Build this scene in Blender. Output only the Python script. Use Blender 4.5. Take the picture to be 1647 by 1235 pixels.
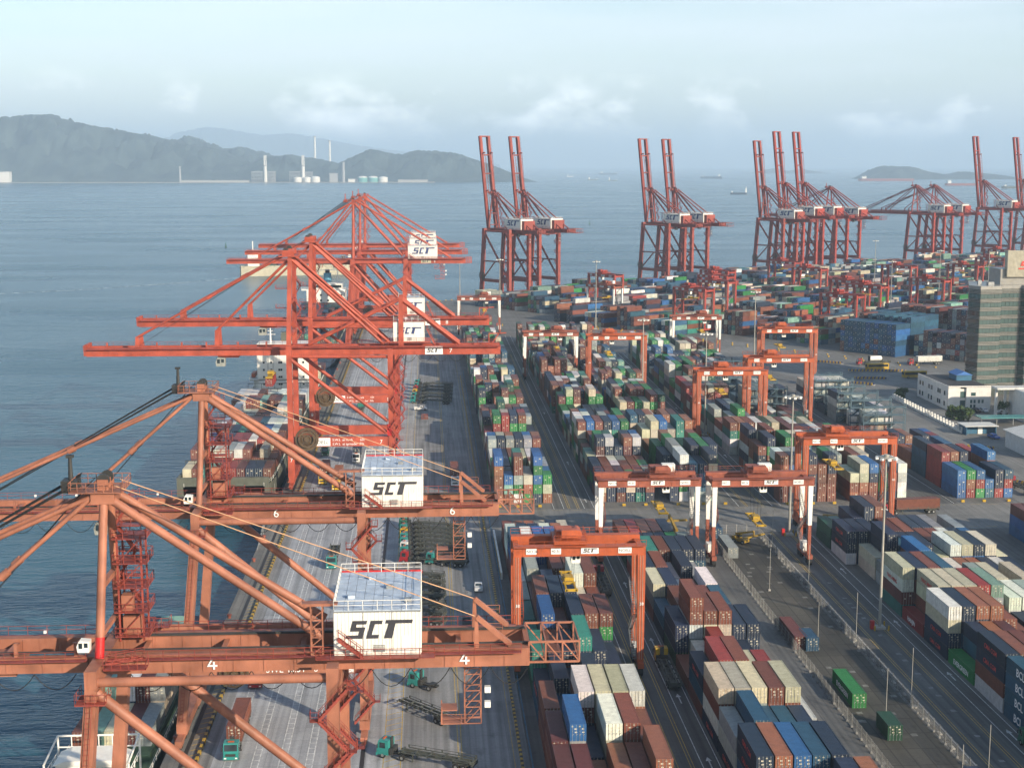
import bpy, math, random
import numpy as np
from mathutils import Vector, Matrix

R = math.radians
rng = random.Random(11)
scene = bpy.context.scene
for o in list(bpy.data.objects):
    bpy.data.objects.remove(o)
C = scene.collection

# ------------------------------------------------------------------ camera
cam_data = bpy.data.cameras.new('camera')
cam = bpy.data.objects.new('camera', cam_data)
C.objects.link(cam)
cam.location = (0, 0, 92)
cam.rotation_euler = (R(90 - 8.777), 0, R(-3.406))
cam_data.sensor_width = 36
cam_data.lens = 36 * 2283 / 1647
cam_data.clip_start = 1
cam_data.clip_end = 120000
scene.camera = cam

# ------------------------------------------------------------------ sky
SUN_EL, SUN_AZ = 21.0, 140.0          # azimuth clockwise from +Y
world = bpy.data.worlds.new('World')
scene.world = world
world.use_nodes = True
nt = world.node_tree
nt.nodes.clear()
out = nt.nodes.new('ShaderNodeOutputWorld')
bg = nt.nodes.new('ShaderNodeBackground')
sky = nt.nodes.new('ShaderNodeTexSky')
sky.sky_type = 'NISHITA'
sky.sun_disc = False
sky.sun_elevation = R(SUN_EL)
sky.sun_rotation = R(SUN_AZ)
sky.air_density = 1.0
sky.dust_density = 0.5
sky.ozone_density = 0.8
tc = nt.nodes.new('ShaderNodeTexCoord')
mp = nt.nodes.new('ShaderNodeMapping')
mp.inputs['Scale'].default_value = (1, 1, 1.6)
mp.inputs['Location'].default_value = (.35, .1, 0)
nz = nt.nodes.new('ShaderNodeTexNoise')
nz.inputs['Scale'].default_value = 12.0
nz.inputs['Detail'].default_value = 9
nz.inputs['Roughness'].default_value = 0.55
cr = nt.nodes.new('ShaderNodeValToRGB')
cr.color_ramp.elements[0].position = 0.54
cr.color_ramp.elements[1].position = 0.70
mp2 = nt.nodes.new('ShaderNodeMapping')
mp2.inputs['Scale'].default_value = (1, 1, 9)
nz2 = nt.nodes.new('ShaderNodeTexNoise')
nz2.inputs['Scale'].default_value = 2.2
nz2.inputs['Detail'].default_value = 6
cr2 = nt.nodes.new('ShaderNodeValToRGB')
cr2.color_ramp.elements[0].position = 0.40
cr2.color_ramp.elements[1].position = 0.75
cr2.color_ramp.elements[1].color = (0.55, 0.55, 0.55, 1)
sep = nt.nodes.new('ShaderNodeSeparateXYZ')
band = nt.nodes.new('ShaderNodeMapRange')      # cumulus low over the horizon all the way round
band.interpolation_type = 'SMOOTHSTEP'
band.inputs['From Min'].default_value = 0.068
band.inputs['From Max'].default_value = 0.030
mul = nt.nodes.new('ShaderNodeMath'); mul.operation = 'MULTIPLY'
mix2 = nt.nodes.new('ShaderNodeMixRGB')
cumulus = nt.nodes.new('ShaderNodeRGB')
cumulus.outputs[0].default_value = (24.0, 23.4, 22.4, 1)
mixc = nt.nodes.new('ShaderNodeMixRGB')
cloudcol = nt.nodes.new('ShaderNodeRGB')
cloudcol.outputs[0].default_value = (8.2, 8.35, 9.2, 1)
L = nt.links.new
L(tc.outputs['Generated'], mp.inputs['Vector']); L(mp.outputs[0], nz.inputs['Vector'])
L(tc.outputs['Generated'], mp2.inputs['Vector']); L(mp2.outputs[0], nz2.inputs['Vector'])
L(nz.outputs[0], cr.inputs[0]); L(nz2.outputs[0], cr2.inputs[0])
L(tc.outputs['Generated'], sep.inputs[0]); L(sep.outputs['Z'], band.inputs['Value'])
L(cr.outputs[0], mul.inputs[0]); L(band.outputs[0], mul.inputs[1])
band2 = nt.nodes.new('ShaderNodeMapRange')     # thin veil low in the sky, clear blue overhead
band2.interpolation_type = 'SMOOTHSTEP'
band2.inputs['From Min'].default_value = 0.38
band2.inputs['From Max'].default_value = 0.10
L(sep.outputs['Z'], band2.inputs['Value'])
mul2 = nt.nodes.new('ShaderNodeMath'); mul2.operation = 'MULTIPLY'
L(cr2.outputs[0], mul2.inputs[0]); L(band2.outputs[0], mul2.inputs[1])
L(mul2.outputs[0], mixc.inputs[0]); L(sky.outputs[0], mixc.inputs[1]); L(cloudcol.outputs[0], mixc.inputs[2])
L(mul.outputs[0], mix2.inputs[0]); L(mixc.outputs[0], mix2.inputs[1]); L(cumulus.outputs[0], mix2.inputs[2])
L(mix2.outputs[0], bg.inputs['Color']); L(bg.outputs[0], out.inputs['Surface'])
bg.inputs['Strength'].default_value = 0.112

# ------------------------------------------------------------------ sun
sd = bpy.data.lights.new('sun', 'SUN')
sd.energy = 5.0
sd.angle = R(0.6)
sd.color = (1.0, 0.86, 0.67)
sun = bpy.data.objects.new('sun', sd)
C.objects.link(sun)
sdir = Vector((math.sin(R(SUN_AZ)) * math.cos(R(SUN_EL)), math.cos(R(SUN_AZ)) * math.cos(R(SUN_EL)), math.sin(R(SUN_EL))))
sun.rotation_euler = sdir.to_track_quat('Z', 'Y').to_euler()
sun.location = (200, -200, 300)

# ------------------------------------------------------------------ exposure, sampling
vs = scene.view_settings
vs.view_transform = 'Standard'
vs.look = 'None'
vs.exposure = 0.62
vs.gamma = 1.0
vs.use_curve_mapping = False
scene.render.engine = 'CYCLES'
cy = scene.cycles
cy.use_denoising = True
cy.max_bounces = 4
cy.diffuse_bounces = 2
cy.glossy_bounces = 2
cy.transmission_bounces = 2
cy.volume_bounces = 1
cy.adaptive_threshold = 0.03
cy.caustics_reflective = False
cy.caustics_refractive = False

# ================================================================== helpers
def tag(o, label=None, cat=None, group=None, kind=None):
    if label: o['label'] = label
    if cat: o['category'] = cat
    if group: o['group'] = group
    if kind: o['kind'] = kind
    return o

def empty(name, loc=(0, 0, 0), rz=0.0):
    o = bpy.data.objects.new(name, None)
    o.empty_display_size = 0.5
    C.objects.link(o)
    o.location = loc
    o.rotation_euler = (0, 0, rz)
    return o

def kids(o):
    return [c for c in ALL.get(o.name, ())]

ALL = {}
def put(name, mesh, parent=None, loc=(0, 0, 0), rz=0.0):
    o = bpy.data.objects.new(name, mesh)
    C.objects.link(o)
    o.location = loc
    o.rotation_euler = (0, 0, rz)
    if parent is not None:
        o.parent = parent
        ALL.setdefault(parent.name, []).append(o)
    return o

def copy_tree(o, parent=None, skip=('#',)):
    c = o.copy()
    C.objects.link(c)
    c.parent = parent
    if parent is not None:
        ALL.setdefault(parent.name, []).append(c)
    for ch in kids(o):
        if not ch.name.startswith(skip): copy_tree(ch, c, skip)
    return c

class MB:
    """collects boxes, beams and tubes and builds them as one mesh"""
    def __init__(s):
        s.v, s.f, s.mi, s.sm, s.cur, s.smooth = [], [], [], [], 0, False
    def add(s, vs, fs, sm=False):
        n = len(s.v)
        s.v.extend(vs)
        for f in fs:
            s.f.append([i + n for i in f]); s.mi.append(s.cur); s.sm.append(sm)
        return s
    BF = [(0, 3, 2, 1), (4, 5, 6, 7), (0, 1, 5, 4), (1, 2, 6, 5), (2, 3, 7, 6), (3, 0, 4, 7)]
    def box(s, x0, x1, y0, y1, z0, z1):
        return s.add([(x0, y0, z0), (x1, y0, z0), (x1, y1, z0), (x0, y1, z0), (x0, y0, z1), (x1, y0, z1), (x1, y1, z1), (x0, y1, z1)], s.BF)
    def rbox(s, c, sz, rz=0.0):
        a, b = math.cos(rz), math.sin(rz)
        vs = []
        for (i, j, k) in ((-1, -1, -1), (1, -1, -1), (1, 1, -1), (-1, 1, -1), (-1, -1, 1), (1, -1, 1), (1, 1, 1), (-1, 1, 1)):
            x, y, z = i * sz[0] / 2, j * sz[1] / 2, k * sz[2] / 2
            vs.append((c[0] + x * a - y * b, c[1] + x * b + y * a, c[2] + z))
        return s.add(vs, s.BF)
    def beam(s, p, q, w, h, w2=None, h2=None, up=(0, 0, 1)):
        p, q = Vector(p), Vector(q)
        d = (q - p).normalized()
        u = Vector(up)
        if abs(d.dot(u)) > 0.99: u = Vector((0, 1, 0))
        r = d.cross(u).normalized()
        u = r.cross(d).normalized()
        w2 = w if w2 is None else w2
        h2 = h if h2 is None else h2
        vs = []
        for c, ww, hh in ((p, w, h), (q, w2, h2)):
            for i, j in ((-1, -1), (1, -1), (1, 1), (-1, 1)):
                vs.append(tuple(c + r * (i * ww / 2) + u * (j * hh / 2)))
        return s.add(vs, s.BF)
    def tube(s, p, q, r, n=10, r2=None, cap=True):
        p, q = Vector(p), Vector(q)
        d = (q - p).normalized()
        u = Vector((0, 0, 1)) if abs(d.z) < 0.95 else Vector((0, 1, 0))
        a = d.cross(u).normalized(); b = a.cross(d)
        r2 = r if r2 is None else r2
        vs = []
        for c, rr in ((p, r), (q, r2)):
            for i in range(n):
                t = 2 * math.pi * i / n
                vs.append(tuple(c + a * (rr * math.cos(t)) + b * (rr * math.sin(t))))
        s.add(vs, [(i, (i + 1) % n, n + (i + 1) % n, n + i) for i in range(n)], n > 5)
        if n >= 12 and r > .3 and (q - p).length > 7:       # weld seams round the big tubes
            k = int((q - p).length / 5.5)
            for j in range(1, k):
                c0 = p + (q - p) * (j / k); rr = (r + (r2 - r) * j / k) * 1.035
                s.tube(c0 - d * .06, c0 + d * .06, rr, 11)
        if cap and n > 4:
            s.add(vs, [tuple(range(n))[::-1], tuple(range(n, 2 * n))])
        return s
    def path(s, pts, r, n=4):
        for a, b in zip(pts, pts[1:]): s.tube(a, b, r, n, cap=False)
        return s
    def rail(s, pts, h=1.1, r=0.035, step=2.0):
        for a, b in zip(pts, pts[1:]):
            a, b = Vector(a), Vector(b)
            up = Vector((0, 0, h)); up2 = Vector((0, 0, h * .52))
            s.tube(a + up, b + up, r, 4, cap=False); s.tube(a + up2, b + up2, r * .8, 4, cap=False)
            n = max(1, int((b - a).length / step))
            for i in range(n + 1):
                p = a + (b - a) * (i / n)
                s.tube(p, p + up, r, 4, cap=False)
        return s
    def stairs(s, p, q, w=0.9, side=(0, 1, 0)):
        p, q, sv = Vector(p), Vector(q), Vector(side) * (w / 2)
        for k in (-1, 1):
            s.beam(p + sv * k, q + sv * k, .07, .28)
            s.tube(p + sv * k + Vector((0, 0, 1)), q + sv * k + Vector((0, 0, 1)), .035, 4, cap=False)
            for t in (0, .25, .5, .75, 1):
                c = p + (q - p) * t + sv * k
                s.tube(c, c + Vector((0, 0, 1)), .03, 4, cap=False)
        n = max(3, int((q - p).length / .55))
        for i in range(n + 1):
            c = p + (q - p) * (i / n)
            s.beam(c - sv, c + sv, .26, .05)
        return s
    def prism(s, poly, a0, a1, axis='z'):
        """extrude a 2-D polygon along an axis; poly in the two other axes (x,y) (x,z) or (y,z)"""
        n = len(poly)
        def P(u, v, w):
            return {'z': (u, v, w), 'y': (u, w, v), 'x': (w, u, v)}[axis]
        vs = [P(u, v, a0) for u, v in poly] + [P(u, v, a1) for u, v in poly]
        fs = [(i, (i + 1) % n, n + (i + 1) % n, n + i) for i in range(n)] + [tuple(range(n))[::-1], tuple(range(n, 2 * n))]
        return s.add(vs, fs)
    def sheet(s, pts):
        return s.add(pts, [tuple(range(len(pts)))])
    def sphere(s, c, r, n=10, m=6, z=1.0, half=False):
        vs, fs = [], []
        for j in range(m + 1):
            ph = (math.pi / 2 if half else math.pi) * j / m
            for i in range(n):
                t = 2 * math.pi * i / n
                vs.append((c[0] + r * math.sin(ph) * math.cos(t), c[1] + r * math.sin(ph) * math.sin(t), c[2] + r * z * math.cos(ph)))
        for j in range(m):
            for i in range(n):
                fs.append((j * n + i, j * n + (i + 1) % n, (j + 1) * n + (i + 1) % n, (j + 1) * n + i))
        return s.add(vs, fs, True)
    def mesh(s, name, mats):
        me = bpy.data.meshes.new(name)
        me.from_pydata([tuple(v) for v in s.v], [], s.f)
        for m in (mats if isinstance(mats, (list, tuple)) else [mats]):
            me.materials.append(m)
        me.polygons.foreach_set('material_index', s.mi)
        me.polygons.foreach_set('use_smooth', s.sm)
        me.update()
        return me
    def build(s, name, mats, parent=None, loc=(0, 0, 0), rz=0.0):
        return put(name, s.mesh(name, mats), parent, loc, rz)

_font = {}
def text_mesh(txt, size, depth, mat, shear=0.0, bold=0.0, align='LEFT'):
    """flat lettering as a thin mesh standing in the xz plane, facing -y"""
    key = (txt, size, depth, mat.name, shear, bold, align)
    if key in _font: return _font[key]
    cu = bpy.data.curves.new('lettering', 'FONT')
    cu.body = txt; cu.size = size; cu.extrude = depth; cu.shear = shear; cu.offset = bold
    cu.align_x = align
    cu.resolution_u = 2
    ob = bpy.data.objects.new('lettering_tmp', cu)
    C.objects.link(ob)
    dg = bpy.context.evaluated_depsgraph_get()
    me = bpy.data.meshes.new_from_object(ob.evaluated_get(dg))
    bpy.data.objects.remove(ob)
    me.transform(Matrix.Rotation(R(90), 4, 'X'))
    me.name = 'lettering'
    me.materials.clear(); me.materials.append(mat)
    _font[key] = me
    return me

LOGO = [[(480, 877), (640, 877), (627, 918), (523, 918), (513, 952), (620, 952), (582, 1082), (395, 1082), (405, 1043), (538, 1043), (550, 998), (447, 998)],
        [(680, 877), (812, 877), (800, 918), (722, 918), (688, 1040), (768, 1040), (756, 1082), (625, 1082)],
        [(850, 872), (1145, 872), (1135, 912), (953, 912), (912, 1082), (822, 1082), (875, 912), (840, 912)]]
def logo(parent, width, x, y, z, mat, name='lettering', flip=1):
    """the three slanted letters on a wall facing -y; (x, z) is the lower left corner"""
    m = MB(); k = width / 750.0
    for L_ in LOGO:
        m.prism([(x + (px - 395) * k, z + (1082 - pz) * k) for px, pz in L_][::-1], y - .03, y + .02, 'y')
    return m.build(name, mat, parent)

# ================================================================== materials
def newmat(name):
    m = bpy.data.materials.new(name)
    m.use_nodes = True
    b = m.node_tree.nodes['Principled BSDF']
    return m, m.node_tree, b

def paint(name, col, rough=.5, dirt=.25, rust=0.0, rustcol=(.10, .035, .015), scale=.6, metal=0.0, bump=.02, spec=.4, src=None, streak=0.0):
    m, t, b = newmat(name)
    N, K = t.nodes.new, t.links.new
    geo = N('ShaderNodeNewGeometry')
    n1 = N('ShaderNodeTexNoise'); n1.inputs['Scale'].default_value = scale; n1.inputs['Detail'].default_value = 5
    K(geo.outputs['Position'], n1.inputs['Vector'])
    r1 = N('ShaderNodeMapRange'); r1.inputs['From Min'].default_value = .3; r1.inputs['From Max'].default_value = .7
    r1.inputs['To Min'].default_value = 1 - dirt; r1.inputs['To Max'].default_value = 1 + dirt * .35
    K(n1.outputs[0], r1.inputs['Value'])
    mul = N('ShaderNodeMixRGB'); mul.blend_type = 'MULTIPLY'; mul.inputs[0].default_value = 1
    if src == 'object':
        oi = N('ShaderNodeObjectInfo'); K(oi.outputs['Color'], mul.inputs[1])
    elif src == 'attr':
        at = N('ShaderNodeAttribute'); at.attribute_name = 'Col'; K(at.outputs['Color'], mul.inputs[1])
    else:
        mul.inputs[1].default_value = (*col, 1)
    K(r1.outputs[0], mul.inputs[2])
    last = mul.outputs[0]
    if rust > 0 or streak > 0:
        mp = N('ShaderNodeMapping'); mp.inputs['Scale'].default_value = (2.2, 2.2, .35)
        K(geo.outputs['Position'], mp.inputs['Vector'])
        n2 = N('ShaderNodeTexNoise'); n2.inputs['Scale'].default_value = .9; n2.inputs['Detail'].default_value = 8; n2.inputs['Roughness'].default_value = .65
        K(mp.outputs[0], n2.inputs['Vector'])
        r2 = N('ShaderNodeMapRange'); r2.inputs['From Min'].default_value = .62 - rust * .35; r2.inputs['From Max'].default_value = .80 - rust * .2
        r2.inputs['To Max'].default_value = .75
        K(n2.outputs[0], r2.inputs['Value'])
        mr = N('ShaderNodeMixRGB'); mr.inputs[2].default_value = (*rustcol, 1)
        K(r2.outputs[0], mr.inputs[0]); K(last, mr.inputs[1]); last = mr.outputs[0]
    K(last, b.inputs['Base Color'])
    b.inputs['Roughness'].default_value = rough
    b.inputs['Metallic'].default_value = metal
    b.inputs['Specular IOR Level'].default_value = spec
    if bump:
        n3 = N('ShaderNodeTexNoise'); n3.inputs['Scale'].default_value = 3.0; n3.inputs['Detail'].default_value = 3
        K(geo.outputs['Position'], n3.inputs['Vector'])
        bp = N('ShaderNodeBump'); bp.inputs['Strength'].default_value = .25; bp.inputs['Distance'].default_value = bump
        K(n3.outputs[0], bp.inputs['Height']); K(bp.outputs[0], b.inputs['Normal'])
    return m

M = {}
M['rail_red'] = paint('rail_red', (.27, .055, .04), .5, .3)
M['crane_faded'] = paint('crane_faded', (.365, .145, .088), .55, .42, .20, (.20, .065, .035), scale=.28)
M['crane_red'] = paint('crane_red', (.41, .078, .043), .5, .36, .16, (.15, .035, .022), scale=.3)
M['crane_far'] = paint('crane_far', (.30, .068, .050), .55, .34, .16, (.13, .035, .025), scale=.3)
M['crane_deep'] = paint('crane_deep', (.34, .055, .038), .5, .28, .08, (.1, .02, .015))
M['rtg_orange'] = paint('rtg_orange', (.43, .095, .034), .5, .25, .10, (.14, .04, .02))
M['rtg_rust'] = paint('rtg_rust', (.30, .085, .05), .6, .3, .2, (.10, .035, .02))
M['bright_red'] = paint('bright_red', (.5, .02, .02), .45, .15)
M['white_paint'] = paint('white_paint', (.78, .77, .72), .5, .12, .05, (.35, .24, .15))
M['house_white'] = paint('house_white', (.80, .78, .71), .5, .14, .12, (.50, .42, .32))
M['house_roof'] = paint('house_roof', (.46, .54, .64), .55, .22, .06, (.25, .24, .25), scale=.9)
M['letter_dark'] = paint('letter_dark', (.045, .045, .055), .5, .2)
M['letter_blue'] = paint('letter_blue', (.04, .06, .17), .5, .2)
M['letter_white'] = paint('letter_white', (.82, .82, .80), .5, .06)
M['letter_red'] = paint('letter_red', (.55, .05, .04), .5, .1)
M['dark_steel'] = paint('dark_steel', (.035, .036, .035), .6, .3, .1, (.08, .04, .02))
M['rope'] = paint('rope', (.02, .02, .02), .7, .1, bump=0)
M['tie_rod'] = paint('tie_rod', (.62, .36, .20), .45, .15, bump=0)
M['tyre'] = paint('tyre', (.018, .018, .018), .85, .2)
M['glass'] = paint('glass', (.02, .03, .035), .08, .1, spec=.9, bump=0)
M['yellow'] = paint('yellow', (.46, .29, .025), .5, .25, .06)
M['zinc'] = paint('zinc', (.33, .34, .34), .4, .2, metal=.5)
M['blue_steel'] = paint('blue_steel', (.035, .13, .22), .5, .25, .05)
M['concrete_post'] = paint('concrete_post', (.42, .40, .36), .8, .2)
M['green_deck'] = paint('green_deck', (.05, .10, .06), .7, .3, .15)
M['hull_grey'] = paint('hull_grey', (.105, .11, .085), .55, .2, .05)
M['hull_green'] = paint('hull_green', (.03, .07, .055), .5, .25, .1)
M['hull_blue'] = paint('hull_blue', (.03, .05, .09), .5, .25, .1)
M['hull_red'] = paint('hull_red', (.28, .07, .05), .6, .25)
M['hull_cream'] = paint('hull_cream', (.50, .46, .34), .6, .2, .08)
M['ship_white'] = paint('ship_white', (.80, .78, .72), .5, .08, .04, (.5, .35, .2))
M['container'] = paint('container', (1, 1, 1), .5, .22, .07, (.10, .05, .035), scale=1.3, src='object')
M['container_mass'] = None

# ================================================================== the setting
T_ANG = R(38)
TV = Vector((math.cos(T_ANG), math.sin(T_ANG)))          # along the second quay
NV = Vector((math.sin(T_ANG), -math.cos(T_ANG)))         # from its edge towards the land
Q0 = Vector((-42.0, 929.0))
def rot_yard(a, b):
    p = Q0 + TV * a + NV * b
    return p.x, p.y

def ground_mat(name, col, col2, joint=0.0, jsize=(5, 5), streak=.35, rough=.75, spots=0.0, spotcol=(.4, .4, .36), fine=.2, jcol=.55):
    m, t, b = newmat(name)
    N, K = t.nodes.new, t.links.new
    geo = N('ShaderNodeNewGeometry')
    n1 = N('ShaderNodeTexNoise'); n1.inputs['Scale'].default_value = .045; n1.inputs['Detail'].default_value = 8; n1.inputs['Roughness'].default_value = .6
    K(geo.outputs['Position'], n1.inputs['Vector'])
    c = N('ShaderNodeValToRGB'); c.color_ramp.elements[0].position = .32; c.color_ramp.elements[1].position = .68
    c.color_ramp.elements[0].color = (*col2, 1); c.color_ramp.elements[1].color = (*col, 1)
    K(n1.outputs[0], c.inputs[0])
    mp = N('ShaderNodeMapping'); mp.inputs['Scale'].default_value = (1.1, .018, 1)
    K(geo.outputs['Position'], mp.inputs['Vector'])
    n2 = N('ShaderNodeTexNoise'); n2.inputs['Scale'].default_value = 1.0; n2.inputs['Detail'].default_value = 4
    K(mp.outputs[0], n2.inputs['Vector'])
    r2 = N('ShaderNodeMapRange'); r2.inputs['From Min'].default_value = .3; r2.inputs['From Max'].default_value = .65
    r2.inputs['To Min'].default_value = 1 - streak; r2.inputs['To Max'].default_value = 1.08
    K(n2.outputs[0], r2.inputs['Value'])
    m1 = N('ShaderNodeMixRGB'); m1.blend_type = 'MULTIPLY'; m1.inputs[0].default_value = 1
    K(c.outputs[0], m1.inputs[1]); K(r2.outputs[0], m1.inputs[2])
    last = m1.outputs[0]
    n3 = N('ShaderNodeTexNoise'); n3.inputs['Scale'].default_value = 1.6; n3.inputs['Detail'].default_value = 6
    K(geo.outputs['Position'], n3.inputs['Vector'])
    r3 = N('ShaderNodeMapRange'); r3.inputs['To Min'].default_value = 1 - fine; r3.inputs['To Max'].default_value = 1 + fine
    K(n3.outputs[0], r3.inputs['Value'])
    m2 = N('ShaderNodeMixRGB'); m2.blend_type = 'MULTIPLY'; m2.inputs[0].default_value = 1
    K(last, m2.inputs[1]); K(r3.outputs[0], m2.inputs[2]); last = m2.outputs[0]
    if joint:
        br = N('ShaderNodeTexBrick')
        br.offset = 0; br.inputs['Scale'].default_value = 1
        br.inputs['Brick Width'].default_value = jsize[0]; br.inputs['Row Height'].default_value = jsize[1]
        br.inputs['Mortar Size'].default_value = joint; br.inputs['Mortar Smooth'].default_value = .3
        br.inputs['Color1'].default_value = (.86, .86, .86, 1); br.inputs['Color2'].default_value = (1.06, 1.06, 1.06, 1)
        br.inputs['Mortar'].default_value = (jcol, jcol, jcol, 1)
        K(geo.outputs['Position'], br.inputs['Vector'])
        m3 = N('ShaderNodeMixRGB'); m3.blend_type = 'MULTIPLY'; m3.inputs[0].default_value = 1
        K(last, m3.inputs[1]); K(br.outputs['Color'], m3.inputs[2]); last = m3.outputs[0]
    if spots:
        vo = N('ShaderNodeTexVoronoi'); vo.inputs['Scale'].default_value = .28; vo.distance = 'CHEBYCHEV'
        K(geo.outputs['Position'], vo.inputs['Vector'])
        r4 = N('ShaderNodeMapRange'); r4.inputs['From Min'].default_value = .16; r4.inputs['From Max'].default_value = .13
        K(vo.outputs['Distance'], r4.inputs['Value'])
        n5 = N('ShaderNodeTexNoise'); n5.inputs['Scale'].default_value = 2; K(geo.outputs['Position'], n5.inputs['Vector'])
        mm = N('ShaderNodeMath'); mm.operation = 'MULTIPLY'; K(r4.outputs[0], mm.inputs[0]); K(n5.outputs[0], mm.inputs[1])
        m4 = N('ShaderNodeMixRGB'); m4.inputs[2].default_value = (*spotcol, 1)
        K(mm.outputs[0], m4.inputs[0]); K(last, m4.inputs[1]); last = m4.outputs[0]
    n6 = N('ShaderNodeTexNoise'); n6.inputs['Scale'].default_value = .33; n6.inputs['Detail'].default_value = 7; n6.inputs['Roughness'].default_value = .7   # oil and rubber stains
    mp6 = N('ShaderNodeMapping'); mp6.inputs['Scale'].default_value = (1.0, .45, 1); K(geo.outputs['Position'], mp6.inputs['Vector']); K(mp6.outputs[0], n6.inputs['Vector'])
    r6 = N('ShaderNodeMapRange'); r6.inputs['From Min'].default_value = .56; r6.inputs['From Max'].default_value = .74; r6.inputs['To Min'].default_value = 1.0; r6.inputs['To Max'].default_value = .52
    K(n6.outputs[0], r6.inputs['Value'])
    m6 = N('ShaderNodeMixRGB'); m6.blend_type = 'MULTIPLY'; m6.inputs[0].default_value = 1; K(last, m6.inputs[1]); K(r6.outputs[0], m6.inputs[2]); last = m6.outputs[0]
    K(last, b.inputs['Base Color'])
    b.inputs['Roughness'].default_value = rough
    bp = N('ShaderNodeBump'); bp.inputs['Strength'].default_value = .3; bp.inputs['Distance'].default_value = .02
    K(n3.outputs[0], bp.inputs['Height']); K(bp.outputs[0], b.inputs['Normal'])
    return m

M['apron'] = ground_mat('apron_concrete', (.30, .30, .295), (.20, .20, .20), .03, (6.1, 5.0), .48)
M['apron_light'] = ground_mat('pale_concrete', (.42, .43, .445), (.27, .28, .295), .03, (5.2, 5.0), .34)
M['yard'] = ground_mat('yard_concrete', (.18, .176, .164), (.11, .108, .102), .04, (6, 6), .2)
M['road'] = ground_mat('yard_road', (.155, .152, .142), (.095, .094, .090), .02, (60, 6), .5)
M['cross'] = ground_mat('cross_road', (.23, .225, .21), (.14, .14, .135), .03, (6, 6), .2)
M['slab'] = ground_mat('fenced_slab', (.085, .078, .062), (.042, .039, .033), .14, (2.6, 6.2), .1, spots=1.0, spotcol=(.30, .30, .27), jcol=.5)
M['quay_edge'] = ground_mat('quay_edge', (.22, .21, .19), (.13, .125, .11), .05, (20, 10), .35)
M['line_white'] = paint('line_white', (.62, .63, .62), .6, .45, .10, (.15, .15, .15), scale=1.2, bump=0)
M['line_yellow'] = paint('line_yellow', (.50, .34, .06), .6, .40, .12, (.14, .13, .10), scale=1.2, bump=0)
M['rail_slot'] = paint('rail_slot', (.03, .03, .03), .6, .3)

def water_mat():
    m, t, b = newmat('sea_water')
    N, K = t.nodes.new, t.links.new
    geo = N('ShaderNodeNewGeometry')
    hs = []
    for sc, sx, dist in ((.05, .8, .8), (.19, .6, .55), (.75, .7, .22)):
        mp = N('ShaderNodeMapping'); mp.inputs['Scale'].default_value = (sc * sx, sc * 1.7, 1); mp.inputs['Rotation'].default_value = (0, 0, R(12))
        K(geo.outputs['Position'], mp.inputs['Vector'])
        n = N('ShaderNodeTexNoise'); n.inputs['Scale'].default_value = 1; n.inputs['Detail'].default_value = 3; n.inputs['Distortion'].default_value = .4
        K(mp.outputs[0], n.inputs['Vector'])
        hs.append((n, dist))
    prev = None
    for n, dist in hs:
        bp = N('ShaderNodeBump'); bp.inputs['Strength'].default_value = 1.0; bp.inputs['Distance'].default_value = dist
        K(n.outputs[0], bp.inputs['Height'])
        if prev: K(prev.outputs[0], bp.inputs['Normal'])
        prev = bp
    K(prev.outputs[0], b.inputs['Normal'])
    nb = N('ShaderNodeTexNoise'); nb.inputs['Scale'].default_value = .006; nb.inputs['Detail'].default_value = 5
    mpb = N('ShaderNodeMapping'); mpb.inputs['Scale'].default_value = (1, 2.5, 1)
    K(geo.outputs['Position'], mpb.inputs['Vector']); K(mpb.outputs[0], nb.inputs['Vector'])
    c = N('ShaderNodeValToRGB'); c.color_ramp.elements[0].position = .35; c.color_ramp.elements[1].position = .65
    c.color_ramp.elements[0].color = (.020, .078, .110, 1); c.color_ramp.elements[1].color = (.028, .094, .136, 1)
    K(nb.outputs[0], c.inputs[0]); K(c.outputs[0], b.inputs['Base Color'])
    nr_ = N('ShaderNodeTexNoise'); nr_.inputs['Scale'].default_value = .0045; nr_.inputs['Detail'].default_value = 6
    mpr = N('ShaderNodeMapping'); mpr.inputs['Scale'].default_value = (.7, 2.2, 1); K(geo.outputs['Position'], mpr.inputs['Vector']); K(mpr.outputs[0], nr_.inputs['Vector'])
    rr_ = N('ShaderNodeMapRange'); rr_.inputs['From Min'].default_value = .35; rr_.inputs['From Max'].default_value = .65; rr_.inputs['To Min'].default_value = .20; rr_.inputs['To Max'].default_value = .29
    K(nr_.outputs[0], rr_.inputs['Value']); K(rr_.outputs[0], b.inputs['Roughness'])
    b.inputs['IOR'].default_value = 1.33
    b.inputs['Specular IOR Level'].default_value = .45
    b.inputs['Specular Tint'].default_value = (.62, .84, 1.0, 1)
    return m
M['water'] = water_mat()

WZ = -4.0
m = MB(); m.sheet([(-30000, -900, WZ), (38000, -900, WZ), (38000, 60000, WZ), (-30000, 60000, WZ)])
tag(m.build('sea', M['water']), kind='structure')

far = rot_yard(1900, 0)
land = [(-42, -400), (2600, -400), (2600, far[1] - 300), far, (-42, 929)]
m = MB(); m.prism(land, -6.5, 0.0, 'z')
tag(m.build('terminal_ground', M['yard']), kind='structure')

def sheet(name, rects, mat, z):
    m = MB()
    for x0, x1, y0, y1 in rects:
        m.sheet([(x0, y0, z), (x1, y0, z), (x1, y1, z), (x0, y1, z)])
    return tag(m.build(name, mat), kind='structure')

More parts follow.
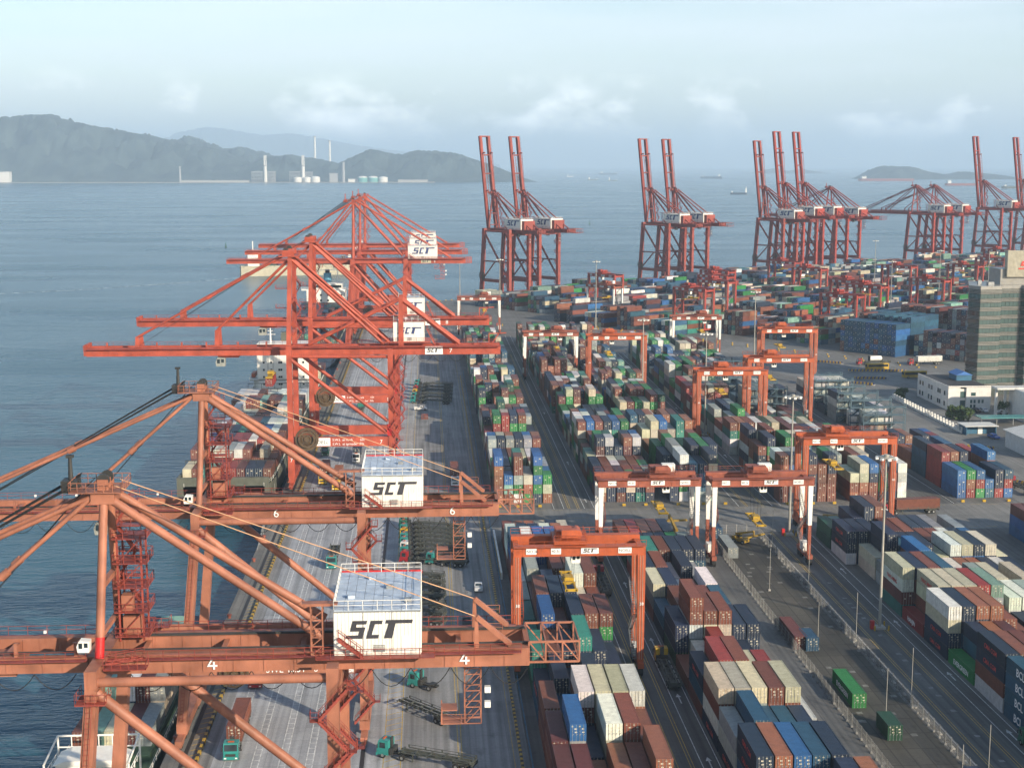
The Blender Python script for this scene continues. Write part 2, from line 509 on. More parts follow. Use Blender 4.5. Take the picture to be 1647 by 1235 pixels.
sheet('quay_apron', [(-36.4, 15.2, -100, 905)], M['apron'], .004)
sheet('quay_edge_strip', [(-41.95, -36.4, -100, 905)], M['quay_edge'], .006)
sheet('crane_lane_pavement', [(-34.2, -4.6, 100, 300)], M['apron_light'], .008)
sheet('crane_rail_pavement', [(-34.2, -4.6, 300, 900)], M['apron_light'], .008)
sheet('yard_road', [(33.2, 44.9, 100, 346), (33.2, 44.9, 373, 770), (82.6, 95.6, 100, 346), (82.6, 95.6, 373, 690), (131.5, 145.0, 100, 346), (131.5, 145, 373, 640)], M['road'], .008)
sheet('cross_road', [(15.2, 230, 346, 373)], M['cross'], .004)
sheet('fenced_slab', [(69.9, 82.0, 120, 343)], M['slab'], .008)
sheet('depot_road', [(163, 196, 373, 640)], M['cross'], .006)
m = MB()
a, b, c, d = rot_yard(-20, 170), rot_yard(46, 170), rot_yard(38, 420), rot_yard(-40, 420)
m.sheet([(x, y, .012) for x, y in (a, b, c, d)])
tag(m.build('transfer_road', M['cross']), kind='structure')

# painted lines -------------------------------------------------------
w = MB(); y_ = MB(); s = MB(); wp = MB()
def ln(mb, x, y0, y1, wd=.14, z=.014):
    mb.sheet([(x - wd / 2, y0, z), (x + wd / 2, y0, z), (x + wd / 2, y1, z), (x - wd / 2, y1, z)])
def hl(mb, x0, x1, y, wd=.14, z=.014):
    mb.sheet([(x0, y - wd / 2, z), (x1, y - wd / 2, z), (x1, y + wd / 2, z), (x0, y + wd / 2, z)])
for xl in (-32.2, -28.0, -23.8, -19.6, -15.6):
    for k in (0, 1.05):
        ln(w, xl + k, 120, 900, .17)
    yy = 120
    while yy < 760:
        hl(w, xl, xl + 1.05, yy, .16, .015); yy += 2.1
for x0, y0, y1 in ((33.6, 100, 346), (36.3, 100, 346), (41.9, 100, 346), (44.6, 100, 346), (84.2, 100, 346), (93.4, 100, 346), (95.8, 100, 346)):
    ln(w, x0, y0, y1, .16)
for x0, y1 in ((33.6, 768), (36.3, 768), (41.9, 768), (44.6, 768), (84.2, 690), (93.4, 690), (95.8, 690), (132.5, 640), (144, 640)):
    ln(w, x0, 373, y1, .16)
for x0 in (37.5, 38.0, 40.0, 40.5, 86.1, 86.6, 90.6, 91.1):
    ln(y_, x0, 100, 346, .13); ln(y_, x0, 373, 690, .13)
for x0 in (4.2, 4.75):
    ln(y_, x0, 100, 880, .14)
ln(y_, -4.9, 100, 880, .14); ln(y_, -7.6, 100, 880, .12); ln(y_, 12.9, 100, 880, .1)
yy = 100.0
while yy < 600:                                       # hatched zone beside the land-side rail
    y_.sheet([(-7.6, yy, .015), (-4.9, yy + 1.6, .015), (-4.9, yy + 1.8, .015), (-7.6, yy + .2, .015)]); yy += 2.4
yy = 100.0
while yy < 700:                                       # hatching along the quay edge
    y_.sheet([(-38.4, yy, .015), (-36.9, yy + .9, .015), (-36.9, yy + 1.15, .015), (-38.4, yy + .25, .015)]); yy += 2.2
for yv in (348, 371.5):
    x = 18
    while x < 160:
        hl(y_, x, x + 3, yv, .14); x += 5
for xs in (39.0, 62.5, 88.5, 111):
    hl(y_, xs - 3, xs + 3, 357, .14); hl(y_, xs - 3, xs + 3, 363, .14)
def arrow(x, y):
    w.add([(x - .12, y, .016), (x + .12, y, .016), (x + .12, y + 3, .016), (x - .12, y + 3, .016)], [(0, 1, 2, 3)])
    w.add([(x - .5, y + 3, .016), (x + .5, y + 3, .016), (x, y + 4.6, .016)], [(0, 1, 2)])
for yv in (205, 232, 262, 300, 380, 430, 520):
    arrow(43.2, yv); arrow(94.6, yv + 8); arrow(35.0, yv + 14)
for i in range(60):                                   # worn patches down the middle of the wide road
    yv = 130 + i * 3.55 + rng.uniform(-.6, .6)
    wp.sheet([(88.4, yv, .016), (89.3 + rng.uniform(-.2, .3), yv, .016), (89.3, yv + rng.uniform(.3, 1.3), .016), (88.4, yv + .9, .016)]) if rng.random() < .6 else None
for x in (-38.9, -10.9):
    s.sheet([(x - .35, -100, .018), (x + .35, -100, .018), (x + .35, 900, .018), (x - .35, 900, .018)])
tag(wp.build('worn_road_patches', paint('worn_patch', (.26, .26, .25), .7, .4, bump=0)), kind='structure')
tag(w.build('white_lane_markings', M['line_white']), kind='structure')
tag(y_.build('yellow_lane_markings', M['line_yellow']), kind='structure')
tag(s.build('crane_rail_slots', M['rail_slot']), kind='structure')
# rails of the second quay
m = MB()
for bb in (3.2, 33.5):
    p, q = rot_yard(4, bb), rot_yard(1500, bb)
    m.beam((p[0], p[1], .02), (q[0], q[1], .02), .6, .03)
tag(m.build('second_quay_rails', M['rail_slot']), kind='structure')

# ================================================================== ship-to-shore cranes
_rw = []
def rail_wheel(dark):
    if not _rw:
        m = MB(); m.tube((-.28, 0, 0), (.28, 0, 0), .42, 12); _rw.append(m.mesh('rail_wheel', dark))
    return _rw[0]

def bogies(root, xs, ys, mat, dark):
    for x in xs:
        for y in ys:
            b = MB()
            b.box(x - .55, x + .55, y - 4.2, y + 4.2, 1.25, 1.9)
            for k in (-2.7, 2.7):
                b.box(x - .45, x + .45, y + k - 1.3, y + k + 1.3, .75, 1.25)
            o = b.build('bogie', mat, root)
            for k in (-3.5, -1.9, 1.9, 3.5):
                put('wheel', rail_wheel(dark), o, (x, y + k, .42))

def zigzag(mb, x, y, z0, z1, dx=3.2, step=3.6, out=1.0, sgn=1):
    """external stair flights up a leg, running in x"""
    z, k = z0, 1
    while z + step < z1:
        a, b = (x - dx / 2 * k, y, z), (x + dx / 2 * k, y, z + step)
        mb.stairs(a, b, .8)
        mb.box(min(b[0], b[0] + .9 * k), max(b[0], b[0] + .9 * k), y - .5, y + .5, z + step - .06, z + step)
        mb.rail([(b[0], y - .5, z + step), (b[0] + .9 * k, y - .5, z + step), (b[0] + .9 * k, y + .5, z + step)], step=1)
        z += step; k = -k

def fest(mb, x0, x1, y, z, n, drop=2.6, r=.05):
    for i in range(n):
        a, b = x0 + (x1 - x0) * i / n, x0 + (x1 - x0) * (i + 1) / n
        mb.path([(a + (b - a) * t / 8, y, z - drop * (1 - (t / 4 - 1) ** 2)) for t in range(9)], r, 4)

def house(root, x0, x1, y0, y1, z0, z1, P, letter, roofmat, redback=False):
    m = MB()
    m.box(x0, x1, y0, y1, z0, z1)
    n = int((x1 - x0) / .42)
    for i in range(n + 1):                                # ribbed cladding
        xx = x0 + .1 + (x1 - x0 - .2) * i / n
        m.box(xx - .07, xx + .07, y0 - .05, y0, z0 + .1, z1 - .1)
    n = int((y1 - y0) / .45)
    for i in range(n + 1):
        yy = y0 + .1 + (y1 - y0 - .2) * i / n
        m.box(x0 - .05, x0, yy - .07, yy + .07, z0 + .1, z1 - .1)
        m.box(x1, x1 + .05, yy - .07, yy + .07, z0 + .1, z1 - .1)
    h = m.build('machinery_house', M['house_white'], root)
    if redback:
        r_ = MB(); r_.box(x1 - (x1 - x0) * .0 + .06, x1 + 2.6, y0 + .8, y1 - .8, z0, z1 - .9)
        r_.build('annexe', P['mat'], h)
    rf = MB()
    k = max(1, int((x1 - x0) / 1.05)); kk = max(1, int((y1 - y0) / 2.2))
    for i in range(k):                                    # roof sheets, each with its own edges
        for j in range(kk):
            a, b = x0 + (x1 - x0) * i / k, x0 + (x1 - x0) * (i + 1) / k
            c, d = y0 + (y1 - y0) * j / kk, y0 + (y1 - y0) * (j + 1) / kk
            dz = rng.uniform(0, .05); off = (i % 2) * .5
            rf.box(a + .02, b - .02, c + .02, d - .02, z1, z1 + .10 + dz)
    rf.build('roof', roofmat, h)
    tr = MB()
    tr.box(x0 - .12, x1 + .12, y1, y1 + .12, z1 - .1, z1 + .3)
    tr.build('roof_trim', M['bright_red'], h)
    rl = MB()
    rl.rail([(x0, y0 + .05, z1 + .1), (x1, y0 + .05, z1 + .1), (x1, y1, z1 + .1), (x0, y1, z1 + .1), (x0, y0 + .05, z1 + .1)], 1.1, .045, 1.6)
    rl.build('roof_railing', M['white_paint'], h)
    dr = MB(); dr.box(x1 - 2.2, x1 - 1.3, y0 - .09, y0 - .05, z0 + .2, z0 + 2.2)
    dr.build('door', M['white_paint'], h)
    for k, xx in enumerate((x0 + 1.0, x0 + (x1 - x0) * .45)):           # louvred vents low on the wall
        vt = MB(); [vt.box(xx, xx + 1.3, y0 - .10, y0 - .05, z0 + .35 + i * .18, z0 + .45 + i * .18) for i in range(5)]; vt.build('vent', M['zinc'], h)
    for (fx_, fy_) in ((.18, .3), (.62, .55), (.85, .2), (.4, .8)):
        MB().rbox((x0 + (x1 - x0) * fx_, y0 + (y1 - y0) * fy_, z1 + .3), (.8, .7, .45), .1).build('roof_hatch', M['house_roof'] if fx_ < .5 else M['zinc'], h)
    wl = MB()
    for xx in (x0 + (x1 - x0) / 3, x0 + (x1 - x0) * 2 / 3): wl.box(xx - .02, xx + .02, y0 - .07, y0 - .05, z0 + .1, z1 - .1)
    wl.box(x0, x1, y0 - .12, y0, z1 - .12, z1 + .02); wl.build('panel_joint', M['zinc'], h)
    logo(h, (x1 - x0) * .78, x0 + (x1 - x0) * .13, y0 - .06, z0 + (z1 - z0) * .38, letter)
    return h

M['cab_grey'] = paint('cab_grey', (.30, .31, .28), .5, .25)
def cabin(parent, x, y, z, name='operator_cab', s=1.0):
    m = MB()
    m.prism([(x - 1.3 * s, z + .0), (x + 1.1 * s, z), (x + 1.2 * s, z + 2.4 * s), (x - .9 * s, z + 2.6 * s), (x - 1.5 * s, z + 1.3 * s)], y - 1.1 * s, y + 1.1 * s, 'y')
    c = m.build(name, M['white_paint'] if name == 'operator_cab' else M['cab_grey'], parent)
    g = MB()
    g.box(x - 1.05 * s, x - .25 * s, y - 1.14 * s, y - 1.1 * s, z + .9 * s, z + 2.1 * s)
    g.box(x + .1 * s, x + .9 * s, y - 1.14 * s, y - 1.1 * s, z + 1.1 * s, z + 2.1 * s)
    g.beam((x - 1.45 * s, y, z + .55 * s), (x - 1.3 * s, y, z + 2.0 * s), .1, 1.6 * s, up=(0, 1, 0))
    g.build('window', M['glass'], c)
    return c

def spreader(parent, x, y, z, top):
    m = MB()
    m.box(x - 1.1, x + 1.1, y - .5, y + .5, z, z + .5)
    m.beam((x, y - 6, z), (x, y + 6, z), 1.6, .45)
    m.box(x - 1.2, x + 1.2, y - 6.1, y - 5.6, z - .35, z + .2); m.box(x - 1.2, x + 1.2, y + 5.6, y + 6.1, z - .35, z + .2)
    m.box(x - 1.0, x + 1.0, y - 1.6, y + 1.6, z + .6, z + 1.5)
    o = m.build('spreader', M['yellow'], parent)
    rp = MB()
    for i in (-1, 1):
        for j in (-1, 1):
            rp.tube((x + i * .9, y + j * 1.4, z + 1.4), (x + i * 1.1, y + j * 1.9, top), .04, 4)
    rp.build('hoist_rope', M['rope'], o)

def sts(name, P):
    """P: xs sea-leg foot, xt sea-leg top, xl land leg, zg girder bottom, hg girder depth, za apex, xb back end, xt_b boom tip, ..."""
    root = empty(name)
    rm = M['rail_red'] if P['mat'] is M['crane_faded'] else M['crane_deep']
    mt, D = P['mat'], P.get('yf', 9.0)
    xs, xt, xl, zg, hg, za = P['xs'], P['xt'], P['xl'], P['zg'], P['hg'], P['za']
    zt = zg + hg
    gy = P.get('gy', 3.4)
    bogies(root, (xs, xl), (-D, D), mt, M['dark_steel'])
    for x in (xs, xl):
        m = MB(); m.box(x - .8, x + .8, -D - 1, D + 1, 1.9, 3.5); m.build('sill_beam', mt, root)
    for y in (-D, D):
        m = MB(); m.beam((xs, y, 3.4), (xt, y, zg + .3), P['lw'] * 1.15, P['ld'], P['lw'], P['ld'] * .85, up=(0, 1, 0))
        m.beam((xt, y, zg + .3), (xt, y, zt + .3), P['lw'], P['ld'] * .85, up=(0, 1, 0))
        lg = m.build('leg', mt, root)
        if y < 0:
            la = MB()
            for i in range(int((zg - 4) / .6)):
                z = 4 + i * .6; x = xs + (xt - xs) * (z - 3.4) / (zg - 3.1)
                la.box(x - .25, x + .25, y - P['ld'] / 2 - .22, y - P['ld'] / 2 - .18, z, z + .06)
            for k in (-.27, .27):
                la.beam((xs + k, y - P['ld'] / 2 - .2, 4), (xt + k, y - P['ld'] / 2 - .2, zg), .06, .06)
            la.build('ladder', rm, lg)
        m = MB(); m.beam((xl, y, 3.4), (xl, y, zt + .2), P['lw'], P['ld'], up=(0, 1, 0))
        lg = m.build('leg', mt, root)
        st = MB(); zigzag(st, xl + .1, y - P['ld'] / 2 - .75, 3.4, zt - 1.5)
        st.build('stairway', rm, lg)
        # lower portal beam, upper strut and the long diagonal of this frame
        m = MB(); zp = P['zp']
        m.box(xs + (xt - xs) * .3 + P['lw'] / 2, xl - P['lw'] / 2, y - .6, y + .6, zp, zp + P.get('hp', 1.9)); pb = m.build('portal_beam', mt, root)
        rl = MB(); rl.rail([(xs + 2, y - .55, zp + P.get('hp', 1.9)), (xl - 1, y - .55, zp + P.get('hp', 1.9))]); rl.build('railing', rm, pb)
        m = MB(); m.tube((xt, y, zg + .9), (xl, y, zg + .9), P['rt'], 14); m.build('upper_strut', mt, root)
        m = MB(); m.tube((xt + .4, y, zg - .3), (xl - .5, y, zp + 2.4), P['rt'] * 1.15, 14)
        if P.get('kbrace'):
            m.tube((xs + .8, y, zp + 1), ((xs + xl) / 2, y, zp + (zg - zp) * .42), P['rt'] * .8, 10)
            m.tube((xs + (xt - xs) * .5, y, zp + (zg - zp) * .42), (xl, y, zp + (zg - zp) * .42), P['rt'] * .8, 10)
        m.build('diagonal_brace', mt, root)
    for x in (xt, xl):
        m = MB(); m.box(x - .7, x + .7, -D, D, zg + .4 if x == xt else zg - 1.8, zt + .2 if x == xt else zg - .05); m.build('cross_beam', mt, root)
    # platforms round the sea-leg heads
    for y in (-D, D):
        m = MB(); m.box(xt - 1.6, xt + 1.6, y - 1.6, y + 1.6, zg - 1.2, zg - 1.05)
        m.rail([(xt - 1.6, y - 1.6, zg - 1.05), (xt + 1.6, y - 1.6, zg - 1.05), (xt + 1.6, y + 1.6, zg - 1.05)], step=.9)
        m.rail([(xt - 1.6, y - 1.6, zg - 1.05), (xt - 1.6, y + 1.6, zg - 1.05)], step=.9)
        m.build('leg_platform', rm, root)
    # girders
    for y in (-gy, gy):
        m = MB(); m.box(xt - 1.5, P['xb'], y - .6, y + .6, zg, zt)
        m.box(xt - 1.5, P['xb'], y - .75, y + .75, zt - .08, zt + .02)
        for i in range(int((P['xb'] - xt) / 3.4)):
            xx = xt + 1 + i * 3.4; m.box(xx - .06, xx + .06, y - .68, y + .68, zg + .05, zt - .1)
        g = m.build('girder', mt, root)
        wk = MB(); o = -1 if y < 0 else 1
        yw0, yw1 = sorted((y + o * .75, y + o * 1.7))
        wk.box(xt, P['xb'] - 1, yw0, yw1, zt - .25, zt - .18)
        wk.rail([(xt, y + o * 1.68, zt - .18), (P['xb'] - 1, y + o * 1.68, zt - .18)], 1.1, .04, 1.7)
        wk.build('walkway', rm, g)
    xx = xt + 4
    while xx < P['xb'] + .5:
        MB().box(xx - .3, xx + .3, -gy + .6, gy - .6, zg + .3, zt - .5).build('girder_tie', mt, root); xx += 9
    MB().box(P['xb'] - .4, P['xb'] + .05, -gy - .62, gy + .62, zg + .1, zt + .03).build('end_plate', mt, root)
    # lattice behind the girder end
    if P.get('tail'):
        m = MB(); x0, x1 = P['xb'], P['xb'] + P['tail']
        for y in (-gy, gy):
            for z in (zg + .2, zt + .5):
                m.beam((x0, y, z), (x1, y, z), .22, .22)
            for k in range(4):
                a = x0 + (x1 - x0) * k / 3
                m.beam((a, y, zg + .2), (a, y, zt + .5), .18, .18)
                if k < 3:
                    b = x0 + (x1 - x0) * (k + 1) / 3
                    m.beam((a, y, zt + .5), (b, y, zg + .2), .14, .14)
        for k in range(4):
            a = x0 + (x1 - x0) * k / 3
            m.beam((a, -gy, zg + .2), (a, gy, zg + .2), .16, .16); m.beam((a, -gy, zt + .5), (a, gy, zt + .5), .16, .16)
        m.rail([(x0, -gy, zg + .3), (x1, -gy, zg + .3), (x1, gy, zg + .3)])
        m.build('tail_lattice', mt, root)
    # the mast over the sea legs
    my = P.get('my', 5.2)
    for y in (-my, my):
        m = MB(); ay = 1.5 if y > 0 else -1.5
        m.tube((xt, y, zt + .2), (xt + .4, ay, za - 2), P['rt'] * .95, 14)
        mst = m.build('mast_tube', mt, root)
        if y < 0 and P.get('redfoot'):
            c = MB(); c.tube((xt, y, zt + .2), (xt + .06, y + (ay - y) * .13, zt + .2 + (za - 2 - zt) * .13), P['rt'], 14); c.build('red_foot', M['bright_red'], mst)
    m = MB()
    zz, k = zt + .3, 1
    while zz + 3.2 < za - 1:                            # stairs up the rear mast tube
        f = (zz - zt) / (za - 2 - zt); yy = my + (1.5 - my) * f + .9
        m.stairs((xt + 1.4 - k * 1.1, yy + .3, zz), (xt + 1.4 + k * 1.1, yy + .3, zz + 3.2), .7)
        m.box(xt + .2, xt + 3.2, yy - .6, yy + .8, zz + 3.1, zz + 3.2); m.rail([(xt + .2, yy - .6, zz + 3.2), (xt + 3.2, yy - .6, zz + 3.2), (xt + 3.2, yy + .8, zz + 3.2)], step=1)
        zz += 3.2; k = -k
    m.build('mast_stairway', rm, root)
    m = MB()
    f = .45; yy = my + (1.5 - my) * f; zz = zt + (za - 2 - zt) * f
    m.beam((xt + .2, -yy, zz), (xt + .2, yy, zz), .6, .6); m.build('mast_tie', mt, root)
    m = MB(); m.beam((xt + .1, -my * .9, zt + 2.5), (xt + .1, my * .9, zt + 2.5), .5, .5); m.build('mast_tie', mt, root)
    m = MB()
    m.box(xt - .9, xt + 1.7, -2.2, 2.2, za - 2.6, za - 1.3)
    m.box(xt - 3.2, xt + 2.6, -2.6, 2.6, za - 1.3, za - 1.2)
    m.rail([(xt - 3.2, -2.6, za - 1.2), (xt + 2.6, -2.6, za - 1.2), (xt + 2.6, 2.6, za - 1.2), (xt - 3.2, 2.6, za - 1.2), (xt - 3.2, -2.6, za - 1.2)], 1.1, .045, .9)
    for k in (-1.2, 0, 1.2):
        m.box(xt - .3, xt + .9, k - .2, k + .2, za - 1.2, za)
    ap = m.build('apex_head', mt, root)
    sv = MB()
    for k in (-1.0, 1.0):
        sv.tube((xt + .3, k - .2, za - .1), (xt + .3, k + .2, za - .1), .72, 16)
    sv.build('sheave', M['dark_steel'], ap)
    bc = MB(); bc.box(xt - 4.4, xt - 2.6, -1.0, 1.0, za - 1.6, za - .2); bc.tube((xt - 3.5, 0, za - .2), (xt - 3.5, 0, za + 2.6), .3, 8, .18); bc.box(xt - 3.9, xt - 3.1, -.3, .3, za + 2.3, za + 2.6)
    bc.build('boom_latch', M['dark_steel'] if P.get('redfoot') is not None else mt, ap)
    # stays
    for y, o in ((-1, -1), (1, 1)):
        m = MB(); m.tube((xt + 1.2, y * 1.6, za - 2.2), (xl - 1.6, y * gy, zt + 1.6), P['rt'] * .95, 14); m.build('back_stay', mt, root)
        m = MB(); bx = P['xa']
        m.tube((xt + 1.6, y * 1.6, za - .6), (bx, y * gy, zt + P.get('ha', 3.6)), P.get('rtie', .10), 6); m.build('tie_rod', P.get('tiemat', mt), root)
        m = MB()
        if P.get('ha', 3.6) > 1:
            m.beam((bx, y * gy, zt), (bx, y * gy, zt + 3.7), .6, .5, .35, .3, up=(0, 1, 0)); m.beam((bx, y * gy, zt + 3.6), (bx + 3.9, y * gy, zt + .3), .5, .6, .5, .9, up=(0, 1, 0))
            m.rail([(bx, y * gy + .5, zt + 1.6), (bx + 3, y * gy + .5, zt + 1.6)], 1.0)
        else:
            m.box(bx - .5, bx + .8, y * gy - .3, y * gy + .3, zt, zt + 1)
        m.build('tie_bracket', mt, root)
    # boom
    zb = zg + .2
    boom = MB(); bx0, bx1 = xt - 1.6, P['tip']
    up = P.get('raised')
    hinge = Vector((bx0, 0, zg + hg * .6))
    def B(x, y, z):
        if not up: return (x, y, z)
        v = Vector((x, y, z)) - hinge
        ca, sa = math.cos(R(up)), math.sin(R(up))
        return tuple(hinge + Vector((v.x * ca + v.z * sa, v.y, -v.x * sa + v.z * ca)))
    def bbox(mb, x0, x1, y0, y1, z0, z1):
        mb.add([B(x0, y0, z0), B(x1, y0, z0), B(x1, y1, z0), B(x0, y1, z0), B(x0, y0, z1), B(x1, y0, z1), B(x1, y1, z1), B(x0, y1, z1)], MB.BF)
    for y in (-gy, gy):
        bm = MB(); bbox(bm, bx1, bx0, y - P.get('bw', .5), y + P.get('bw', .5), zb, zt - .1)
        for i in range(int((bx0 - bx1) / 4)):
            xx = bx1 + 2 + i * 4; bbox(bm, xx - .05, xx + .05, y - .58, y + .58, zb + .1, zt - .2)
        bo = bm.build('boom_girder', mt, root)
        wk = MB(); o = -1 if y < 0 else 1; yw0, yw1 = sorted((y + o * .55, y + o * 1.4))
        bbox(wk, bx1, bx0, yw0, yw1, zt - .35, zt - .28)
        n = int((bx0 - bx1) / 2.2)
        for i in range(n + 1):
            xx = bx1 + (bx0 - bx1) * i / n
            wk.tube(B(xx, y + o * 1.38, zt - .3), B(xx, y + o * 1.38, zt + .8), .035, 4, cap=False)
        for hh in (.3, .8):
            wk.tube(B(bx1, y + o * 1.38, zt + hh), B(bx0, y + o * 1.38, zt + hh), .035, 4, cap=False)
        wk.build('walkway', rm, bo)
    xx = bx1 + .3
    while xx < bx0:
        bm = MB(); bbox(bm, xx - .35, xx + .35, -gy + .5, gy - .5, zb + .3, zt - .5); bm.build('boom_tie', mt, root); xx += (bx0 - bx1 - .6) / 5
    for xa in P['anchors']:
        for y in (-gy, gy):
            bm = MB(); bbox(bm, xa - .45, xa + .45, y - .3, y + .3, zt - .1, zt + P.get('hanc', 1.6)); bm.build('stay_anchor', mt, root)
    for xa in P['anchors']:
        for y in (-1, 1):
            m = MB(); top = (xt - .8, y * 1.7, za - 1.8); foot = B(xa, y * gy, zt + P.get('hanc', 1.6) - .2)
            if not up:
                m.tube(top, foot, P.get('rfs', .28), 8)
                t_, f_ = Vector(top), Vector(foot); c_ = t_ + (f_ - t_) * .5; m.tube(c_, c_ + (f_ - t_).normalized() * 1.2, P.get('rfs', .28) * 1.7, 8)
            else:                                         # folded links hang along the raised boom
                mid = Vector(B(xa * .45 + bx0 * .55, y * gy * .8, zt + 2.2))
                m.path([top, tuple(mid), foot], .16, 6)
            m.build('fore_stay', mt, root)
    rp = MB()
    for k in (-1.1, -.8, -.5, .5, .8, 1.1):
        rp.tube((xt - 2.5, k, za - .1 + k * .35), B(P['anchors'][-1] + 3, k * 2, zt + .8), .055, 4, cap=False)
    if not up:
        for k in (-1.0, 1.0): rp.tube((xt - 1, k, za - .2), B(P['anchors'][0] + 2, k * 2, zt + .8), .04, 4, cap=False)
    rp.build('boom_rope', M['rope'], root)
    # machinery house, trolley, cabs, cables
    hx0, hx1, hy0, hy1, hz = P['house']
    house(root, hx0, hx1, hy0, hy1, zt + .1, zt + .1 + hz, P, P['letter'], P['roof'], P.get('redback', False))
    m = MB(); m.box(hx0 - 2, hx1 + 1.5, hy0 - 1.2, hy0 - .1, zt, zt + .08); m.rail([(hx0 - 2, hy0 - 1.2, zt + .08), (hx1 + 1.5, hy0 - 1.2, zt + .08)], 1.1, .045, 1.5)
    m.stairs((hx0 + .5, hy0 - .7, zt + 2.2), (hx0 + 3.2, hy0 - .7, zt + .1), .8); m.build('house_walkway', rm, root)
    m = MB()                                              # service crane tower beside the house
    for i in (0, 1.3):
        for j in (0, 1.3):
            m.beam((hx0 - 2.6 + i, hy0 + .6 + j, zt), (hx0 - 2.6 + i, hy0 + .6 + j, zt + hz + .6), .14, .14)
    for k in range(5):
        z = zt + k * hz / 5
        m.beam((hx0 - 2.6, hy0 + .6, z), (hx0 - 1.3, hy0 + .6, z + hz / 5), .1, .1); m.beam((hx0 - 2.6, hy0 + .6, z), (hx0 - 1.3, hy0 + .6, z), .1, .1)
    m.box(hx0 - 3.6, hx0 + .4, hy0 + .4, hy0 + 1.6, zt + hz + .6, zt + hz + .9)
    m.build('service_tower', mt, root)
    if P.get('cab'):
        cabin(root, xt - 1.6, -my + .2, zt + 1.0, 'operator_cab', .52)
    if P.get('clutter'):
        mtw = MB()                                        # lift shaft and service floors behind the sea-leg head
        x0, x1, y0_, y1_ = xt + .9, xt + 3.6, 1.6, 4.6
        for xx in (x0, x1):
            for yy in (y0_, y1_): mtw.beam((xx, yy, zt - .2), (xx, yy, zt + 12.4), .2, .2)
        for k in range(5):
            z = zt + .4 + k * 2.9
            mtw.box(x0 - .5, x1 + .7, y0_ - .5, y1_ + .5, z, z + .08)
            mtw.rail([(x0 - .5, y0_ - .5, z), (x1 + .7, y0_ - .5, z), (x1 + .7, y1_ + .5, z), (x0 - .5, y1_ + .5, z), (x0 - .5, y0_ - .5, z)], 1.1, .045, 1.0)
            mtw.beam((x0, y0_, z), (x1, y0_, z + 2.9), .1, .1) if k < 4 else None
        mtw.build('lift_tower', rm, root)
        bx_ = MB(); bx_.box(x0 + .3, x1 - .4, y0_ + .3, y1_ - .6, zt + .5, zt + 2.6); bx_.box(x0 + .2, x1 - 1.2, y0_ + .2, y1_ - 1.4, zt + 3.4, zt + 5.2); bx_.build('switch_cabinet', mt, root)
        for yy in (-D + 1.8, D - 1.8):
            sf = MB(); sf.stairs((xt + 1.2, yy, zt + .3), (xt + 4.6, yy * .55, zt - .2), .8); sf.box(xt + 1, xt + 5.6, yy - .8, yy + .8, zt - .3, zt - .22); sf.rail([(xt + 1, yy - .8, zt - .2), (xt + 5.6, yy - .8, zt - .2), (xt + 5.6, yy + .8, zt - .2)], 1.1, .045, .9); sf.build('landing', rm, root)
        for k in range(7):
            xx = P['tip'] + 6 + k * 6.6
            MB().box(xx - .18, xx + .18, -gy - .2, -gy + .2, zt - .1, zt + 1.5).build('boom_lug', mt, root)
            MB().box(xx + 1.5, xx + 1.8, gy - .9, gy - .6, zt + .6, zt + .9).build('floodlight', M['white_paint'], root)
        ct = MB(); ct.box(xt, P['xb'], -gy + .65, -gy + .95, zt + .06, zt + .3); ct.box(xt, P['xb'], gy - .95, gy - .65, zt + .06, zt + .3); ct.box(xt - 40, xt - 2, -gy + .6, -gy + .85, zt, zt + .22); ct.build('cable_tray', M['dark_steel'], root)
    tx = P['trolley']
    m = MB(); m.box(tx - 3.2, tx + 3.2, -gy + .65, gy - .65, zg - .5, zg + .3); m.box(tx - 2, tx + 2, -1.8, 1.8, zg + .3, zg + 1.2)
    tr = m.build('trolley', mt, root)
    cabin(root, tx - 4.6, -1.6, zg - 2.6, 'trolley_cab', .8)
    if P.get('spread') is not None:
        spreader(root, tx, 0, P['spread'], zg - .4)
    m = MB(); fest(m, xt + 3, P['xb'], -gy - .3, zg - .05, int((P['xb'] - xt) / 4.4), 2.2)
    if not up: fest(m, P['tip'] + 4, xt - 3, -gy - .3, zg, 9, 1.8)
    m.build('festoon_cable', M['rope'], root)
    if P.get('lattice'):
        lx = P['lattice']; m = MB()
        for i in (0, 1.9):
            for j in (0, 1.9):
                m.beam((lx + i, -1 + j, zg), (lx + i, -1 + j, zg - 8), .12, .12)
        for k in range(4):
            z = zg - 8 + k * 2
            for y in (-1, .9):
                m.beam((lx, y, z), (lx + 1.9, y, z), .12, .12); m.beam((lx, y, z), (lx + 1.9, y, z + 2), .1, .1)
        m.box(lx - 2.8, lx, -1.2, 1.2, zg - 8, zg - 7.9); m.rail([(lx - 2.8, -1.2, zg - 7.9), (lx + 1.9, -1.2, zg - 7.9)], 1.1); [m.beam((lx - 2.7, k, zg - 7.9), (lx - 2.7, k, zg - 5.9), .12, .12) for k in (-1.1, 1.1)]; m.box(lx - 2.8, lx - .9, -1.1, 1.1, zg - 6.4, zg - 6.3)
        m.build('service_cage', mt, root)
        [MB().box(lx + 2.3, lx + 3, -1.3, -.7, zg - k, zg - k + .7).build('floodlight', M['white_paint'], root) for k in (4.2, 6.0)]
    # cable reel
    rx, rz_, rr = P['reel']
    m = MB(); yf = -D - 1.0
    for i in range(28):
        t = 2 * math.pi * i / 28
        m.beam((rx, yf, rz_), (rx + rr * math.cos(t), yf, rz_ + rr * math.sin(t)), .10, .14)
    N_ = 28
